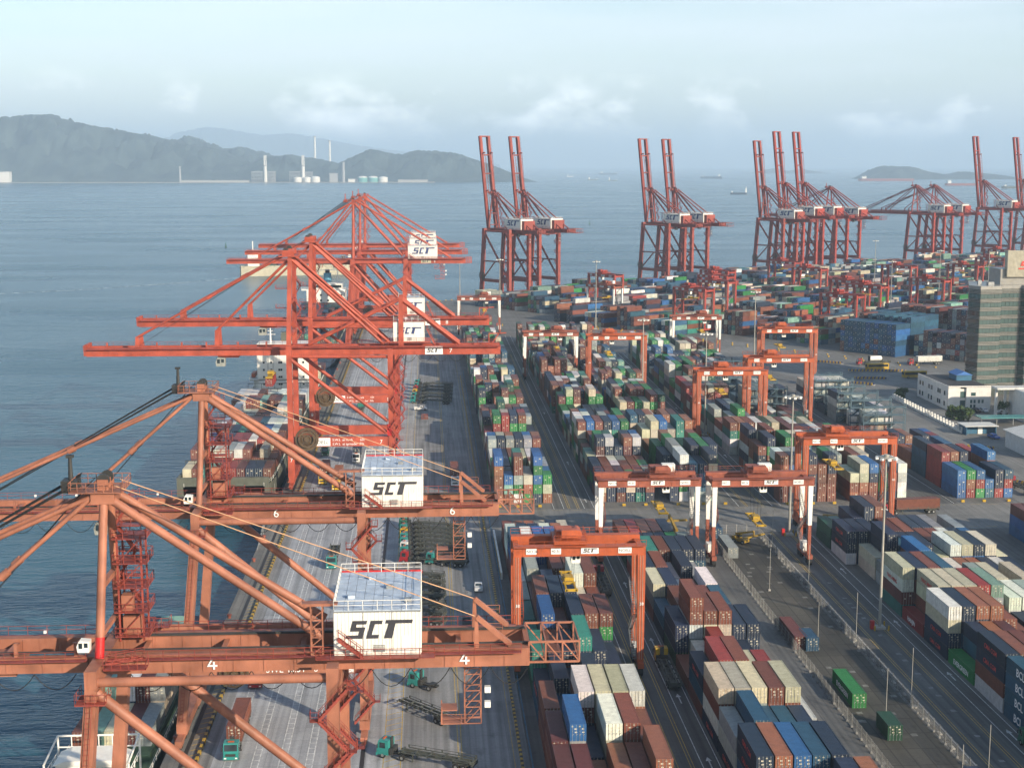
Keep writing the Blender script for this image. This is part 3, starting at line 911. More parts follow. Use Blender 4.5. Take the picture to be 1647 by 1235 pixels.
    for i in range(N_):
        t, u = 2 * math.pi * i / N_, 2 * math.pi * (i + 1) / N_
        m.beam((rx + rr * math.cos(t), yf, rz_ + rr * math.sin(t)), (rx + rr * math.cos(u), yf, rz_ + rr * math.sin(u)), .35, .12, up=(0, 1, 0))
        m.beam((rx + rr * .6 * math.cos(t), yf, rz_ + rr * .6 * math.sin(t)), (rx + rr * .6 * math.cos(u), yf, rz_ + rr * .6 * math.sin(u)), .5, .9, up=(0, 1, 0))
    m.tube((rx, yf - .4, rz_), (rx, yf + .4, rz_), .5, 12)
    m.build('cable_reel', M['reel'], root)
    return root

M['reel'] = paint('reel', (.10, .065, .035), .7, .3)

def numbers(root, items):
    for txt, x, y, z, size, mat in items:
        if txt == '4':
            m = MB(); h = size * .72; t = h * .15
            m.prism([(x, z + h * .22), (x + h * .44, z + h), (x + h * .62, z + h), (x + h * .20, z + h * .36), (x + h * .80, z + h * .36), (x + h * .80, z + h * .22)][::-1], y - .012, y + .012, 'y')
            m.prism([(x + h * .46, z), (x + h * .46 + t, z), (x + h * .46 + t, z + h * .62), (x + h * .46, z + h * .62)], y - .016, y - .013, 'y')
            m.build('number_sign', mat, root)
            continue
        put('number_sign', text_mesh(txt, size, .012, mat, 0, .0), root, (x, y, z))

PA = dict(clutter=True, xs=-14.6, xt=-11.4, xl=14.6, zg=35.5, hg=2.1, za=57.2, zp=11.3, hp=1.9, lw=1.3, ld=2.0, rt=.52, xb=36.6, tail=5.8, xa=30.6, anchors=(-31, -50), tip=-60,
          mat=M['crane_faded'], letter=M['letter_dark'], roof=M['house_roof'], house=(14.6, 24.3, -5.6, 9.4, 5.1), cab=True, trolley=-24.5, lattice=29.3, reel=(-6.0, 11.8, 2.2), redfoot=True, tiemat=M['tie_rod'], rtie=.06)
c4 = sts('quay_crane', PA)
c4.location = (-25.4, 159, 0)
numbers(c4, [('4', 0.2, -4.14, 35.85, 2.05, M['letter_white']), ('4', 28.6, -4.14, 35.85, 2.05, M['letter_white'])])
tag(c4, 'nearest faded salmon quay crane numbered 4, white machinery house on top', 'crane', 'quay cranes on the near quay')
PA2 = dict(PA, redfoot=False, trolley=-23.0, spread=None)
c6 = sts('quay_crane', PA2)
c6.location = (-25.4, 229, 0)
numbers(c6, [('6', .2, -4.14, 35.85, 1.95, M['letter_white']), ('6', 28.6, -4.14, 35.85, 1.95, M['letter_white']),
             ('SWL 40.5T', -1.0, -9.62, 11.75, 1.4, M['letter_white']), ('6', 6.6, -9.62, 11.75, 1.4, M['letter_white'])])
m = MB(); m.box(9.0, 13.0, -9.66, -9.61, 11.55, 13.0); sg = m.build('maker_sign', M['letter_white'], c6)
put('sign_lettering', text_mesh('ZPMC', 1.25, .01, M['letter_red'], .15), sg, (9.3, -9.68, 11.75))
tag(c6, 'faded salmon quay crane numbered 6, boom lowered, behind crane 4', 'crane', 'quay cranes on the near quay')

# the two Noell-type cranes: straight twin towers and a rear post
def sts_tower(number, tx):
    root = empty('quay_crane')
    mt = M['crane_red']
    xs, xl, D = -14.0, 14.6, 9.0
    zg, zt, za = 37.8, 40.3, 67.5
    bogies(root, (xs, xl), (-D, D), mt, M['dark_steel'])
    for x in (xs, xl):
        m = MB(); m.box(x - .8, x + .8, -D - 1, D + 1, 1.9, 3.5); m.build('sill_beam', mt, root)
    for y in (-D, D):
        ty = y * .72
        m = MB(); m.beam((xs, y, 3.4), (xs, y, 15), 1.9, 2.0, 1.7, 1.9, up=(0, 1, 0)); m.beam((xs, y, 15), (xs, y, zt + 1), 1.5, 1.7, up=(0, 1, 0)); m.build('leg', mt, root)
        m = MB(); m.beam((xs, y, zt + 1), (xs + .6, ty, za - 1), 1.3, 1.5, 1.1, 1.2, up=(0, 1, 0)); m.build('mast_post', mt, root)
        m = MB(); m.beam((xl, y, 3.4), (xl, y, zt), 1.5, 1.7, up=(0, 1, 0)); lg = m.build('leg', mt, root)
        st = MB(); zigzag(st, xl + 1.2, y - 1.6, 3.4, zt - 1, 2.6); st.build('stairway', M['crane_deep'], lg)
        m = MB(); m.box(xs + .9, xl - .7, y - .6, y + .6, 12.3, 15.0); m.build('portal_beam', mt, root)
        m = MB(); m.tube((xs + .5, y, zg - .5), (xl - 1.5, y, 16.2), .55, 14); m.build('diagonal_brace', mt, root)
        m = MB(); m.tube((xs, y, zg + .4), (xl, y, zg + .2), .42, 12); m.build('upper_strut', mt, root)
        m = MB(); m.box(xl - 1.1, xl + .1, y - 1.1, y - .86, 15.4, 18.6); m.build('control_box', M['bright_red'], root)
    for z in (zt + 4, zt + 13, za - 1.5):
        k = 1 - (z - zt) / (za - zt) * .28
        MB().beam((xs + .4, -D * k, z), (xs + .4, D * k, z), .8, .9).build('mast_tie', mt, root)
    m = MB(); zigzag(m, xs + 1.7, 1.0, zt + .2, za - 2, 2.2, 3.4)
    for z in (zt + 6, zt + 11.5, zt + 17):
        m.box(xs - 3.6, xs - .4, -7.4, -5.2, z, z + .1); m.rail([(xs - 3.6, -5.2, z), (xs - 3.6, -7.4, z), (xs - .4, -7.4, z)], step=1)
    m.build('mast_stairway', M['crane_deep'], root)
    m = MB(); m.box(xs - 2.4, xs + 3.0, -D * .74 - 1, D * .74 + 1, za - 1.2, za - .9); m.rail([(xs - 2.4, -7.6, za - .9), (xs + 3, -7.6, za - .9), (xs + 3, 7.6, za - .9)], step=1.2); m.box(xs - 1.5, xs + 1.8, -6.8, -4.8, za - .9, za + .6)
    m.box(xs - 1.2, xs + 1.4, 4.8, 6.8, za - .9, za + .4)
    ap = m.build('apex_head', mt, root)
    m = MB(); [m.tube((xs - .6, k - .3, za + .5), (xs - .6, k + .3, za + .5), .8, 14) for k in (-5.6, 5.6)]; m.build('sheave', M['dark_steel'], ap)
    for y in (-1, 1):
        gy = 3.0 * y
        m = MB(); m.box(xs - 1, 46.3, gy - .65, gy + .65, zg, zt); m.box(xs - 1, 46.3, gy - .8, gy + .8, zt - .05, zt + .06)
        for i in range(26):
            xx = xs + 1 + i * 2.3; m.box(xx - .05, xx + .05, gy - .72, gy + .72, zg + .05, zt - .05)
        g = m.build('girder', mt, root)
        wk = MB(); yw0, yw1 = sorted((gy + y * .8, gy + y * 1.7)); wk.box(xs, 46, yw0, yw1, zt - .3, zt - .24); wk.rail([(xs, gy + y * 1.68, zt - .24), (46, gy + y * 1.68, zt - .24)], 1.1, .04, 2); wk.build('walkway', M['crane_deep'], g)
        m = MB(); m.box(-71.8, xs - 1, gy - .6, gy + .6, zg + .1, zt - .1)
        for i in range(24):
            xx = -70 + i * 2.3; m.box(xx - .05, xx + .05, gy - .67, gy + .67, zg + .15, zt - .15)
        bo = m.build('boom_girder', mt, root)
        wk = MB(); yw0, yw1 = sorted((gy + y * .65, gy + y * 1.5)); wk.box(-71.8, xs - 1, yw0, yw1, zt - .4, zt - .34); wk.rail([(-72.5, gy + y * 1.48, zt - .34), (xs - 1, gy + y * 1.48, zt - .34)], 1.1, .04, 2.2); wk.build('walkway', M['crane_deep'], bo)
        for xa, ha in ((-57.5, 3.2), (-35, 5)): MB().beam((xa, gy, zt), (xa, gy, zt + ha), 1.35, .7, .85, .5, up=(0, 1, 0)).build('stay_pylon', mt, root)
        m = MB(); m.tube((xs - .4, y * 5.8, za - .5), (-57.5, gy, zt + 3), .32, 8); c_ = Vector((xs - .4, y * 5.8, za - .5)) * .5 + Vector((-57.5, gy, zt + 3)) * .5; m.tube(c_, c_ + Vector((-1.3, 0, -.75)), .5, 8); m.build('fore_stay', mt, root)
        m = MB(); m.tube((xs - .4, y * 5.8, za - 2.5), (-35, gy, zt + 4.8), .3, 8); m.build('fore_stay', mt, root)
        m = MB(); m.tube((xs + 1, y * 6, za - 2), (12.6, gy, zt + .6), .45, 12); m.build('back_stay', mt, root); m = MB(); m.tube((xs + 1.8, y * 5.2, za - 2.4), (14.4, gy * .7, zt + .8), .4, 12); m.build('back_stay', mt, root)
        m = MB(); m.beam((17.6, gy, zt), (17.6, gy, zt + 14.2), 1.5, .9, 1.2, .8, up=(0, 1, 0)); m.build('rear_post', mt, root)
        m = MB(); m.tube((17.6, gy, zt + 13.6), (34.6, gy, zt + .4), .42, 12); m.build('rear_stay', mt, root); m = MB(); m.tube((18, gy - .9 * y, zt + 13), (33.4, gy - .9 * y, zt + .4), .38, 12); m.build('rear_stay', mt, root)
        m = MB(); m.tube((17.4, gy, zt + 13.4), (-9, gy, zt + .5), .4, 12); m.build('counter_brace', mt, root)
    for xx in (-71.4, -57.5, -46, -35, -24, xs, -2, 10, 24, 36, 46):
        MB().box(xx - .35, xx + .35, -2.4, 2.4, zg + .4, zt - .5).build('girder_tie', mt, root)
    MB().box(-72.6, -71.8, -3.6, 3.6, zg + .3, zt + .9).build('boom_nose', mt, root)
    for xx in (-66, -52, -45, -38, -29, -21): MB().box(xx - .2, xx + .2, -3.2, -2.8, zt - .1, zt + 1.5).build('boom_lug', mt, root)
    m = MB()
    m.rail([(41, -4.5, zt), (46, -4.5, zt)], 1.2); m.beam((43.5, -3, zt), (46, -3, zt + 3.6), .25, .3); m.beam((43, -3, zt), (43, -3, zt + 3.4), .25, .3); m.beam((43, -3, zt + 3.4), (48, -3, zt + 3.6), .25, .3); m.build('service_davit', mt, root)
    m = MB()
    for k in (-2.6, -2.0, 2.0, 2.6): m.tube((xs - 1, k * 2, za), (-56, k, zt + 1.2), .05, 4, cap=False)
    m.build('boom_rope', M['rope'], root)
    house(root, 15.4, 24.3, -2.9, 5.6, zt + 1.3, zt + 7.0, dict(mat=mt), M['letter_blue'], M['house_roof'] if number == '8' else M['crane_red'])
    m = MB(); m.box(12, 26, -3.6, 6, zt + 1.0, zt + 1.28); m.rail([(12, -3.6, zt + 1.28), (26, -3.6, zt + 1.28)]); m.stairs((27.5, -3.2, zt), (25, -3.2, zt + 5), .9); m.build('house_platform', mt, root)
    m = MB(); m.box(24.5, 29.6, -3.74, -3.68, zg + .1, zt - .1); sg = m.build('girder_sign', M['letter_white'], root); logo(sg, 4.2, 24.9, -3.75, zg + .7, M['letter_dark'])
    numbers(root, [(number, 31.4, -3.72, zg + .5, 1.9, M['letter_white']), (number, 11.3, -9.64, 13.0, 1.6, M['letter_white']), (number, -14.3, -10.05, 8.0, 1.5, M['letter_white']),
                   ('S.W.L  at hook        63t', -2.2, -9.62, 13.9, .95, M['letter_white']), ('S.W.L  at spreader  50t', -2.2, -9.62, 12.7, .95, M['letter_white'])])
    m = MB(); m.box(-8.4, -2.8, -9.7, -9.62, 12.5, 14.8); sg = m.build('maker_sign', M['letter_white'], root); put('sign_lettering', text_mesh('NOELL', 1.5, .01, M['letter_dark'], .1), sg, (-7.9, -9.72, 13.1))
    m = MB(); rx, rz_, rr, yf = -9.4, 14.6, 3.0, -10.2
    for i in range(40):
        t, u = 2 * math.pi * i / 40, 2 * math.pi * (i + 1) / 40
        m.beam((rx + .9 * math.cos(t), yf, rz_ + .9 * math.sin(t)), (rx + rr * math.cos(t), yf, rz_ + rr * math.sin(t)), .12, .16)
        m.beam((rx + rr * math.cos(t), yf, rz_ + rr * math.sin(t)), (rx + rr * math.cos(u), yf, rz_ + rr * math.sin(u)), .7, .25, up=(0, 1, 0))
        m.beam((rx + rr * .72 * math.cos(t), yf, rz_ + rr * .72 * math.sin(t)), (rx + rr * .72 * math.cos(u), yf, rz_ + rr * .72 * math.sin(u)), .6, 1.3, up=(0, 1, 0))
    m.tube((rx, yf - .4, rz_), (rx, yf + .5, rz_), .8, 14); m.build('cable_reel', M['reel'], root)
    m = MB(); m.box(tx - 3, tx + 3, -2.3, 2.3, zg - .6, zg + .3); m.build('trolley', mt, root)
    cabin(root, tx - 2, -2.4, zg - 3, 'trolley_cab')
    m = MB(); fest(m, xs + 4, 45, -3.9, zg, 12, 2.0, .06); m.build('festoon_cable', M['rope'], root)
    return root
c7 = sts_tower('7', -32.0); c7.location = (-25.4, 411, 0)
tag(c7, 'red quay crane numbered 7 with red-roofed machinery house and lowered boom', 'crane', 'quay cranes on the near quay')
c8 = sts_tower('8', -28.6); c8.location = (-25.4, 486, 0)
tag(c8, 'red quay crane numbered 8 with blue-roofed house, directly behind crane 7', 'crane', 'quay cranes on the near quay')

PC = dict(xs=-14.6, xt=-11.6, xl=14.6, zg=43.2, hg=2.4, za=75.0, zp=12.0, hp=2.2, lw=2.2, ld=2.4, rt=.62, xb=44.5, tail=3.0, xa=36.6, ha=.6, anchors=(-34, -58), tip=-74, gy=3.4, my=5.0,
          mat=M['crane_red'], letter=M['letter_blue'], roof=M['house_white'], house=(15.8, 30.4, -4.6, 6, 6.2), cab=True, trolley=-16, lattice=32, reel=(-7, 13.5, 2.6), redfoot=None, rtie=.45, hanc=2.4, rfs=.36)
PC.pop('redfoot')
for i, (yy, txt) in enumerate(((715, 'red quay crane numbered 9, nearest of three tall cranes lined up far down the quay'),
                               (787, 'middle of three tall red quay cranes lined up far down the near quay'),
                               (851, 'farthest of three tall red quay cranes at the end of the near quay'))):
    if i == 0:
        c9 = sts('quay_crane', PC)
        o = c9
        m = MB(); m.box(22.2, 27.2, -4.1, -4.02, 43.5, 45.2); sg = m.build('girder_sign', M['hull_cream'], o); logo(sg, 4.2, 22.6, -4.12, 43.8, M['letter_dark'])
        numbers(o, [('9', 28.6, -4.14, 43.6, 1.6, M['letter_white'])])
    else:
        o = copy_tree(c9, None, ('girder_sign', 'number_sign'))
    o.location = (-25.4, yy, 0)
    tag(o, txt, 'crane', 'quay cranes on the near quay')

# second quay: rows of cranes, most with the boom raised
PD = dict(PC, bw=.85, mat=M['crane_far'], zg=46.0, za=73.5, raised=82, tip=-78, house=(6.6, 23.2, -6.2, 5.0, 6.8), roof=M['house_white'], redback=True, cab=False, xb=37, tail=8, xa=30, kbrace=True, trolley=20, lattice=24, letter=M['letter_blue'], reel=(-13, 16, 3.0), anchors=(-40, -66))
PDd = dict(PD, raised=None, mat=M['crane_deep'])
PDr = dict(PD, mat=M['crane_deep'], zg=48, za=77, tip=-84)
spots = [(105, 'u', 'raised-boom crane, leftmost on the far quay'), (132, 'u', 'raised-boom crane, second from left on the far quay'),
         (261, 'u', 'raised-boom crane, third from left on the far quay'), (287, 'u', 'raised-boom crane, fourth from left on the far quay'),
         (396, 'u', 'raised-boom crane, shortest and leftmost of the far cluster of three'), (422, 't', 'taller raised-boom crane in the middle of the far cluster of three'),
         (448, 't', 'taller raised-boom crane, right one of the far cluster of three'), (482, 'd', 'lowered-boom crane right behind the far cluster of three'),
         (612, 'd', 'lowered-boom crane, left one of the far pair at right'), (642, 'd', 'lowered-boom crane, right one of the far pair at right'),
         (728, 't', 'raised-boom crane far right, beyond the pair with lowered booms'), (803, 't', 'raised-boom crane cut off by the right edge of the photo')]
proto = {}
for a, k, txt in spots:
    if k not in proto:
        o = proto[k] = sts('quay_crane', {'u': PD, 'd': PDd, 't': PDr}[k])
    else:
        o = copy_tree(proto[k])
    x, y = rot_yard(a * 1.02, 18.2)
    o.location = (x, y, 0)
    o.rotation_euler = (0, 0, T_ANG - R(90))
    tag(o, 'red ' + txt, 'crane', 'quay cranes on the far quay')

# ================================================================== rubber-tyred gantry cranes
tyre_mesh = MB().tube((-.4, 0, 0), (.4, 0, 0), .75, 12).mesh('tyre', M['tyre'])
def rtg(kind, num, span=22.5, H=24.4, signs=True):
    root = empty('yard_gantry_crane')
    white = kind == 'white'
    mt = M['rtg_rust'] if white else (M['rtg_orange'] if kind == 'orange' else M['crane_deep'])
    lm = M['white_paint'] if white else mt
    hx = span / 2; zb = H - 1.9
    D = 3.6
    for sx in (-1, 1):
        x = sx * hx
        m = MB(); m.box(x - .55, x + .55, -D - 1.6, D + 1.6, 1.5, 2.5); sl = m.build('sill_beam', mt, root)
        for y in (-D - .9, -D + .9, D - .9, D + .9): put('wheel', tyre_mesh, sl, (x, y, .75))
        eq = MB(); eq.box(x - .75, x + .75, -1.4, 1.6, 2.5, 4.4); eq.build('power_pack', M['white_paint'] if white or sx > 0 else mt, sl)
        for y in (-D, D):
            if white:
                zz = 2.5 + (zb - 2.5) * .42
                m = MB(); m.beam((x, y, 2.5), (x, y, zz), .75, .8, up=(0, 1, 0)); lg = m.build('leg', mt, root)
                m = MB(); m.beam((x, y, zz), (x - sx * .05, y, zb), .85, .85, 1.15, .95, up=(0, 1, 0)); m.build('upper_leg', lm, lg)
            else:
                m = MB(); m.beam((x, y, 2.5), (x, y, zb + .1), 1.15, 1.2, 1.45, 1.3, up=(0, 1, 0)); lg = m.build('leg', mt, root)
                ld = MB(); ld.beam((x + .2, y - .74, 3), (x + .2, y - .74, zb), .05, .08); ld.beam((x - .25, y - .74, 3), (x - .25, y - .74, zb), .05, .08)
                ld.build('conduit', M['concrete_post'], lg)
        m = MB(); m.stairs((x - sx * .9, -D + .8, 2.6), (x - sx * .9, D - .8, 6.5), .7, (1, 0, 0)); m.stairs((x - sx * .9, D - .8, 6.5), (x - sx * .9, -D + .8, 11), .7, (1, 0, 0)); m.stairs((x - sx * .9, -D + .8, 11), (x - sx * .9, D - .8, 15.5), .7, (1, 0, 0)); m.build('stairway', M['zinc'] if sx > 0 else mt, root)
        m = MB(); m.box(x - .5, x + .5, -D, D, zb + .2, zb + 1.2); m.build('end_tie', mt, root)
    for y in (-D, D):
        m = MB(); m.box(-hx - .7, hx + .7, y - .55, y + .55, zb, H)
        for i in range(9):
            xx = -hx + 1 + i * (span - 2) / 8; m.box(xx - .05, xx + .05, y - .6, y + .6, zb + .05, H - .05)
        g = m.build('girder', mt, root)
        wk = MB(); o = -1 if y < 0 else 1; y0, y1 = sorted((y + o * .55, y + o * 1.3)); wk.box(-hx - .7, hx + .7, y0, y1, H - .1, H - .04); wk.rail([(-hx - .7, y + o * 1.28, H - .04), (hx + .7, y + o * 1.28, H - .04)], 1.1, .04, 1.8); wk.build('walkway', mt, g)
        if y < 0 and signs:
            xs = (-.86, -.46, .02, .62)
            for k, (f, w_) in enumerate(zip(xs, (1.9, 1.8, 3.2, 2.4))):
                sb = MB(); x0 = f * hx; sb.box(x0, x0 + w_, y - .66, y - .61, zb + .45, zb + 1.55); sg = sb.build('sign_plate', M['letter_white'], g)
                if k == 2: logo(sg, w_ * .8, x0 + w_ * .1, y - .67, zb + .7, M['letter_dark'])
                else: put('sign_lettering', text_mesh(('NO.' + num, '40.5t', '', 'NOELL')[k], .72, .01, M['letter_dark']), sg, (x0 + .1, y - .68, zb + .75))
            if not white:
                for sx in (-1, 1):
                    put('number_sign', text_mesh(num, .8, .01, M['letter_white']), root, (sx * hx - .35, -D - .78, 13.2))
    # trolley with its machinery
    tx = {'38': -1.6}.get(num, rng.uniform(-.3, .6) * hx)
    m = MB(); m.box(tx - 3, tx + 3, -D - .2, D + .2, H + .15, H + .7)
    tr = m.build('trolley', mt, root)
    m = MB(); m.box(tx - 2.4, tx + .6, -1.6, 2.4, H + .7, H + 2.1); m.box(tx - 1.6, tx + 1.4, -3.4, -1.8, H + 1.3, H + 2.7); m.tube((tx + 1.5, -2, H + 1.5), (tx + 1.5, 2, H + 1.5), .75, 12)
    m.rail([(tx - 3, -D - .2, H + .7), (tx + 3, -D - .2, H + .7), (tx + 3, D, H + .7)], 1.1, .045, 1.2); m.build('hoist_machinery', mt if not white else M['rtg_rust'], tr)
    if white:
        m = MB(); m.box(tx + .6, tx + 3.6, .4, 2.4, H + .7, H + 2.4); m.build('electric_house', M['white_paint'], tr)
    cb = cabin(root, tx + 1.2, -1.6, zb - 1.8, 'operator_cab', .66)
    m = MB(); zs = rng.choice((zb - 6, zb - 9, zb - 4.5))
    for k in (-.85, .85): m.box(tx + k - .14, tx + k + .14, -5.9, 5.9, zs, zs + .35)
    for k in (-5.9, -1.5, 1.2, 5.6): m.box(tx - 1.15, tx + 1.15, k, k + .3, zs - .05, zs + .42)
    m.box(tx - .8, tx + .8, -1.2, 1.2, zs + .5, zs + 1.2)
    sp = m.build('spreader', M['yellow'], root)
    rp = MB(); [rp.tube((tx + i * .8, j * 1.5, zs + 1.2), (tx + i * 1.0, j * 2, H), .035, 4) for i in (-1, 1) for j in (-1, 1)]; rp.build('hoist_rope', M['rope'], sp)
    return root

def yard_crane(kind, num, x0, y, label, rz=0.0, H=None, signs=True, proto=None):
    o = copy_tree(proto) if proto else rtg(kind, num, 22.5, H or (20.6 if kind == 'white' else 24.4), signs)
    if rz == 0: o.location = (x0 + 11.25, y, 0)
    else: o.location = (x0, y, 0)
    o.rotation_euler = (0, 0, rz)
    tag(o, label, 'gantry crane', 'gantry cranes over the container yard')
    return o
yard_crane('orange', '38', 15.6, 250.5, 'orange gantry crane numbered 38 straddling the nearest container block')
w1 = yard_crane('white', '10', 39.4, 321, 'gantry crane with white upper legs right of the orange crane 38')
w2 = yard_crane('white', '12', 65.6, 320, 'white-legged gantry crane standing over the fenced dark strip')
r2 = yard_crane('orange', '40', 94.4, 348.5, 'large orange gantry crane standing in the cross road, right of centre')
r3 = yard_crane('orange', '36', 90.0, 467, 'orange gantry crane beside the light mast in the middle of the yard', proto=r2)
r4 = yard_crane('orange', '35', 113.8, 497, 'orange gantry crane over reefer racks, overlapping its nearer neighbour', proto=r2)
r5 = yard_crane('orange', '34', 139.5, 585, 'orange gantry crane at the far right end of the reefer racks', proto=r2)
w3 = yard_crane('white', '9', 41.8, 611, 'white-legged gantry crane over the second block, beside the quay road', proto=w1)
r6 = yard_crane('orange', '33', 64.6, 566, 'orange gantry crane with yellow spreader, left of the tall light mast', proto=r2)
w4 = yard_crane('white', '7', 117.0, 672, 'white-legged gantry crane standing alone behind the far right container block', proto=w1)
w5 = yard_crane('white', '5', 16.8, 777, 'farthest white-legged gantry crane at the head of the quay road', proto=w1)
# gantry cranes of the turned yard beyond the transfer road
tr_ = T_ANG - R(90)
rd = yard_crane('deep', '21', *rot_yard(95, 128), 'dark red gantry crane in the far turned yard, tallest against the water', rz=tr_)
far_spots = [(70, 152, 'white', 'white-legged gantry crane at the front of the far turned yard'), (140, 180, 'deep', 'dark red gantry crane left in the far yard, behind the white-legged one'),
             (110, 206, 'deep', 'dark red gantry crane low in the far yard beside the tall mast'), (172, 154, 'deep', 'dark red gantry crane holding a green container in the far yard'),
             (275, 128, 'deep', 'dark red gantry crane in the far yard, just left of the triple cranes'), (170, 258, 'deep', 'dark red gantry crane of the middle far yard, left of a near-identical pair'),
             (150, 284, 'deep', 'dark red gantry crane of the middle far yard, nearest of the pair'), (215, 284, 'deep', 'dark red gantry crane of the middle far yard, farther of the pair'),
             (340, 232, 'deep', 'dark red gantry crane beyond the dense stacks, right of the pair'), (420, 206, 'deep', 'dark red gantry crane beneath the far triple cranes'),
             (430, 310, 'deep', 'dark red gantry crane behind the blue stacks, left of the tower'), (560, 258, 'deep', 'dark red gantry crane far away above the blue stacks'),
             (60, 232, 'deep', 'dark red gantry crane at the near edge of the far yard, left of the masts'), (235, 180, 'deep', 'dark red gantry crane in the far yard between the second crane pair and the cluster'),
             (300, 206, 'deep', 'dark red gantry crane left of the far cluster, one row nearer'), (90, 310, 'deep', 'dark red gantry crane just left of the blue stacks'), (330, 310, 'deep', 'dark red gantry crane behind the blue stacks, farther left'),
             (480, 232, 'deep', 'dark red gantry crane under the lowered-boom pair'), (610, 206, 'deep', 'tiny dark red gantry crane near the raised-boom crane at far right'),
             (520, 154, 'deep', 'small distant dark red gantry crane at the far waterside')]
for a, b, k, txt in far_spots:
    yard_crane(k, '20', *rot_yard(a, b), txt, rz=tr_, proto=w1 if k == 'white' else rd)

# ================================================================== containers
COL = {'n': ('navy blue', (.017, .029, .058)), 'b': ('rust brown', (.165, .057, .036)), 'o': ('orange brown', (.25, .098, .052)), 'm': ('dark maroon', (.10, .032, .029)),
       'r': ('red', (.25, .036, .031)), 'w': ('white', (.62, .62, .57)), 'c': ('cream', (.48, .44, .32)), 'g': ('green', (.026, .18, .048)), 'd': ('dark green', (.018, .072, .042)),
       't': ('teal green', (.03, .185, .145)), 'p': ('pale green', (.19, .33, .27)), 's': ('steel blue', (.024, .082, .14)), 'u': ('bright blue', (.025, .10, .26)), 'y': ('grey', (.26, .285, .275))}
POOL = 'nnnnnnnsssbbbbbbbbbmmooowwwwccccgggggddttpruuyyy'
W, TH, L40, L20 = 2.44, 2.62, 12.19, 6.06
CON = []            # every container: dict
def con(x, y, z, Ln, col, rz, **k):
    CON.append(dict(x=x, y=y, z=z, L=Ln, col=col, rz=rz, **k))

def block(name, words, x0, y0, nb, ncol=6, spec=None, pool=POOL, hmin=1, hmax=5, p20=.0, step=13.0, xstep=2.68, gap=.0, transform=None, dens=.95, big=False):
    """spec: {bay index: [strings, one per column, top tier first]}"""
    hh = {}
    for b in range(nb):
        base = rng.randint(max(hmin, hmax - 2), hmax); bp = [rng.choice(pool) for _ in range(4)]
        twenty = rng.random() < p20
        row = (spec or {}).get(b)
        for c in range(ncol):
            if row is not None:
                st = row[c] if c < len(row) else ''
            else:
                if rng.random() > dens: st = ''
                else:
                    n = max(hmin, min(hmax, base + rng.choice((-2, -1, -1, 0, 0, 0, 0, 0))))
                    main = rng.choice(bp)
                    st = ''.join(main if rng.random() < .35 else (rng.choice(bp) if rng.random() < .35 else rng.choice(pool)) for _ in range(n))
            hh[b, c] = (st, twenty and row is None)
    for (b, c), (st, tw) in hh.items():
        n = len(st)
        front = len(hh.get((b - 1, c), ('', 0))[0])
        for k in range(n):
            col = st[n - 1 - k]
            X = x0 + W / 2 + c * xstep; Y = y0 + b * step; Z = .02 + k * TH
            info = dict(block=name, words=words, bay=b, colm=c, tier=k, n=n, open=(k == n - 1) or k >= front or c == 0)
            parts = ((0, L20), (6.13, L20)) if tw else ((0, L40),)
            for off, Ln in parts:
                cc = col if (off == 0 or rng.random() < .4) else rng.choice(pool)
                px, py, rz = X, Y + off, 0.0
                if transform: px, py, rz = transform(X, Y + off)
                inf = dict(info, half=(0 if not tw else (1 if off == 0 else 2)))
                con(px, py, Z, Ln, cc, rz, **inf)

Y0 = 198.4 - 26
specA = {0: ['bb', 'bcb', 'nb', 'obn', 'bnn', 'obb'],
         1: ['mmb', 'mbn', 'on', 'obw', 'bwb', 'obbn'],
         2: ['mbb', 'uywn', 'ny', 'wcyb', 'bbob', 'bnb'],
         3: ['bmb', 'sb', 'wbnb', 'cybn', 'cbnm', 'wobb'],
         4: ['ns', 'nsb', 'nb', 'nnb', 'nn', 'n'],
         5: ['ttd', 'bnn', 'nbb', 'tnnb', 'nnn', 'nn'],
         6: ['tt', 'unmb', 'bnn', 'nbsn', 'bobn', 'bgnb'],
         7: ['tn', 'bbnn', 'nnsb', 'nnsb', 'cbn', 'bbn'],
         8: ['yn', 'mb', 'nsb', 'nb', 'wwnb', 'bonb'],
         9: ['wn', 'yyb', 'nn', 'bbm', 'bbn', 'obn']}
block('A1', 'block beside the quay road', 17.7, Y0, 13, spec=specA, hmin=2, hmax=4)
specB = {0: ['bnn', 'ybb', 'unm', 'nsn', 'nnnb', 'obbn'],
         1: ['nnsb', 'obmn', 'ubbn', 'ssmn', 'nsbn', 'yb'],
         2: ['ywn', 'snnb', 'snb', 'snn', 'nnb', 'nn'],
         3: ['cbwn', 'cyby', 'cymb', 'bbnn', 'cbbm', 'wn'],
         4: ['nsb', 'rbnn', 'bbnn', 'crb', 'rbn', 'bn'],
         5: ['b', 'wb', 'rbn', 'wn', 'nn', ''],
         6: ['nnd', 'bbwyb', 'bcmn', 'bcmn', 'nnn', 'nnb'],
         7: ['sn', 'bwb', 'nbb', 'bnn', 'snn', 'n'],
         8: ['cyb', 'nbb', 'wn', 'bm', 'wgn', ''],
         9: ['nsb', 'bnn', 'ww', 'nnb', 'yn', ''],
         10: ['yyr', 'tdd', 'bmn', 'nbm', 'nwd', 'nsb']}
block('B1', 'second block from the quay', 45.2, Y0, 13, spec=specB, hmin=2, hmax=4)
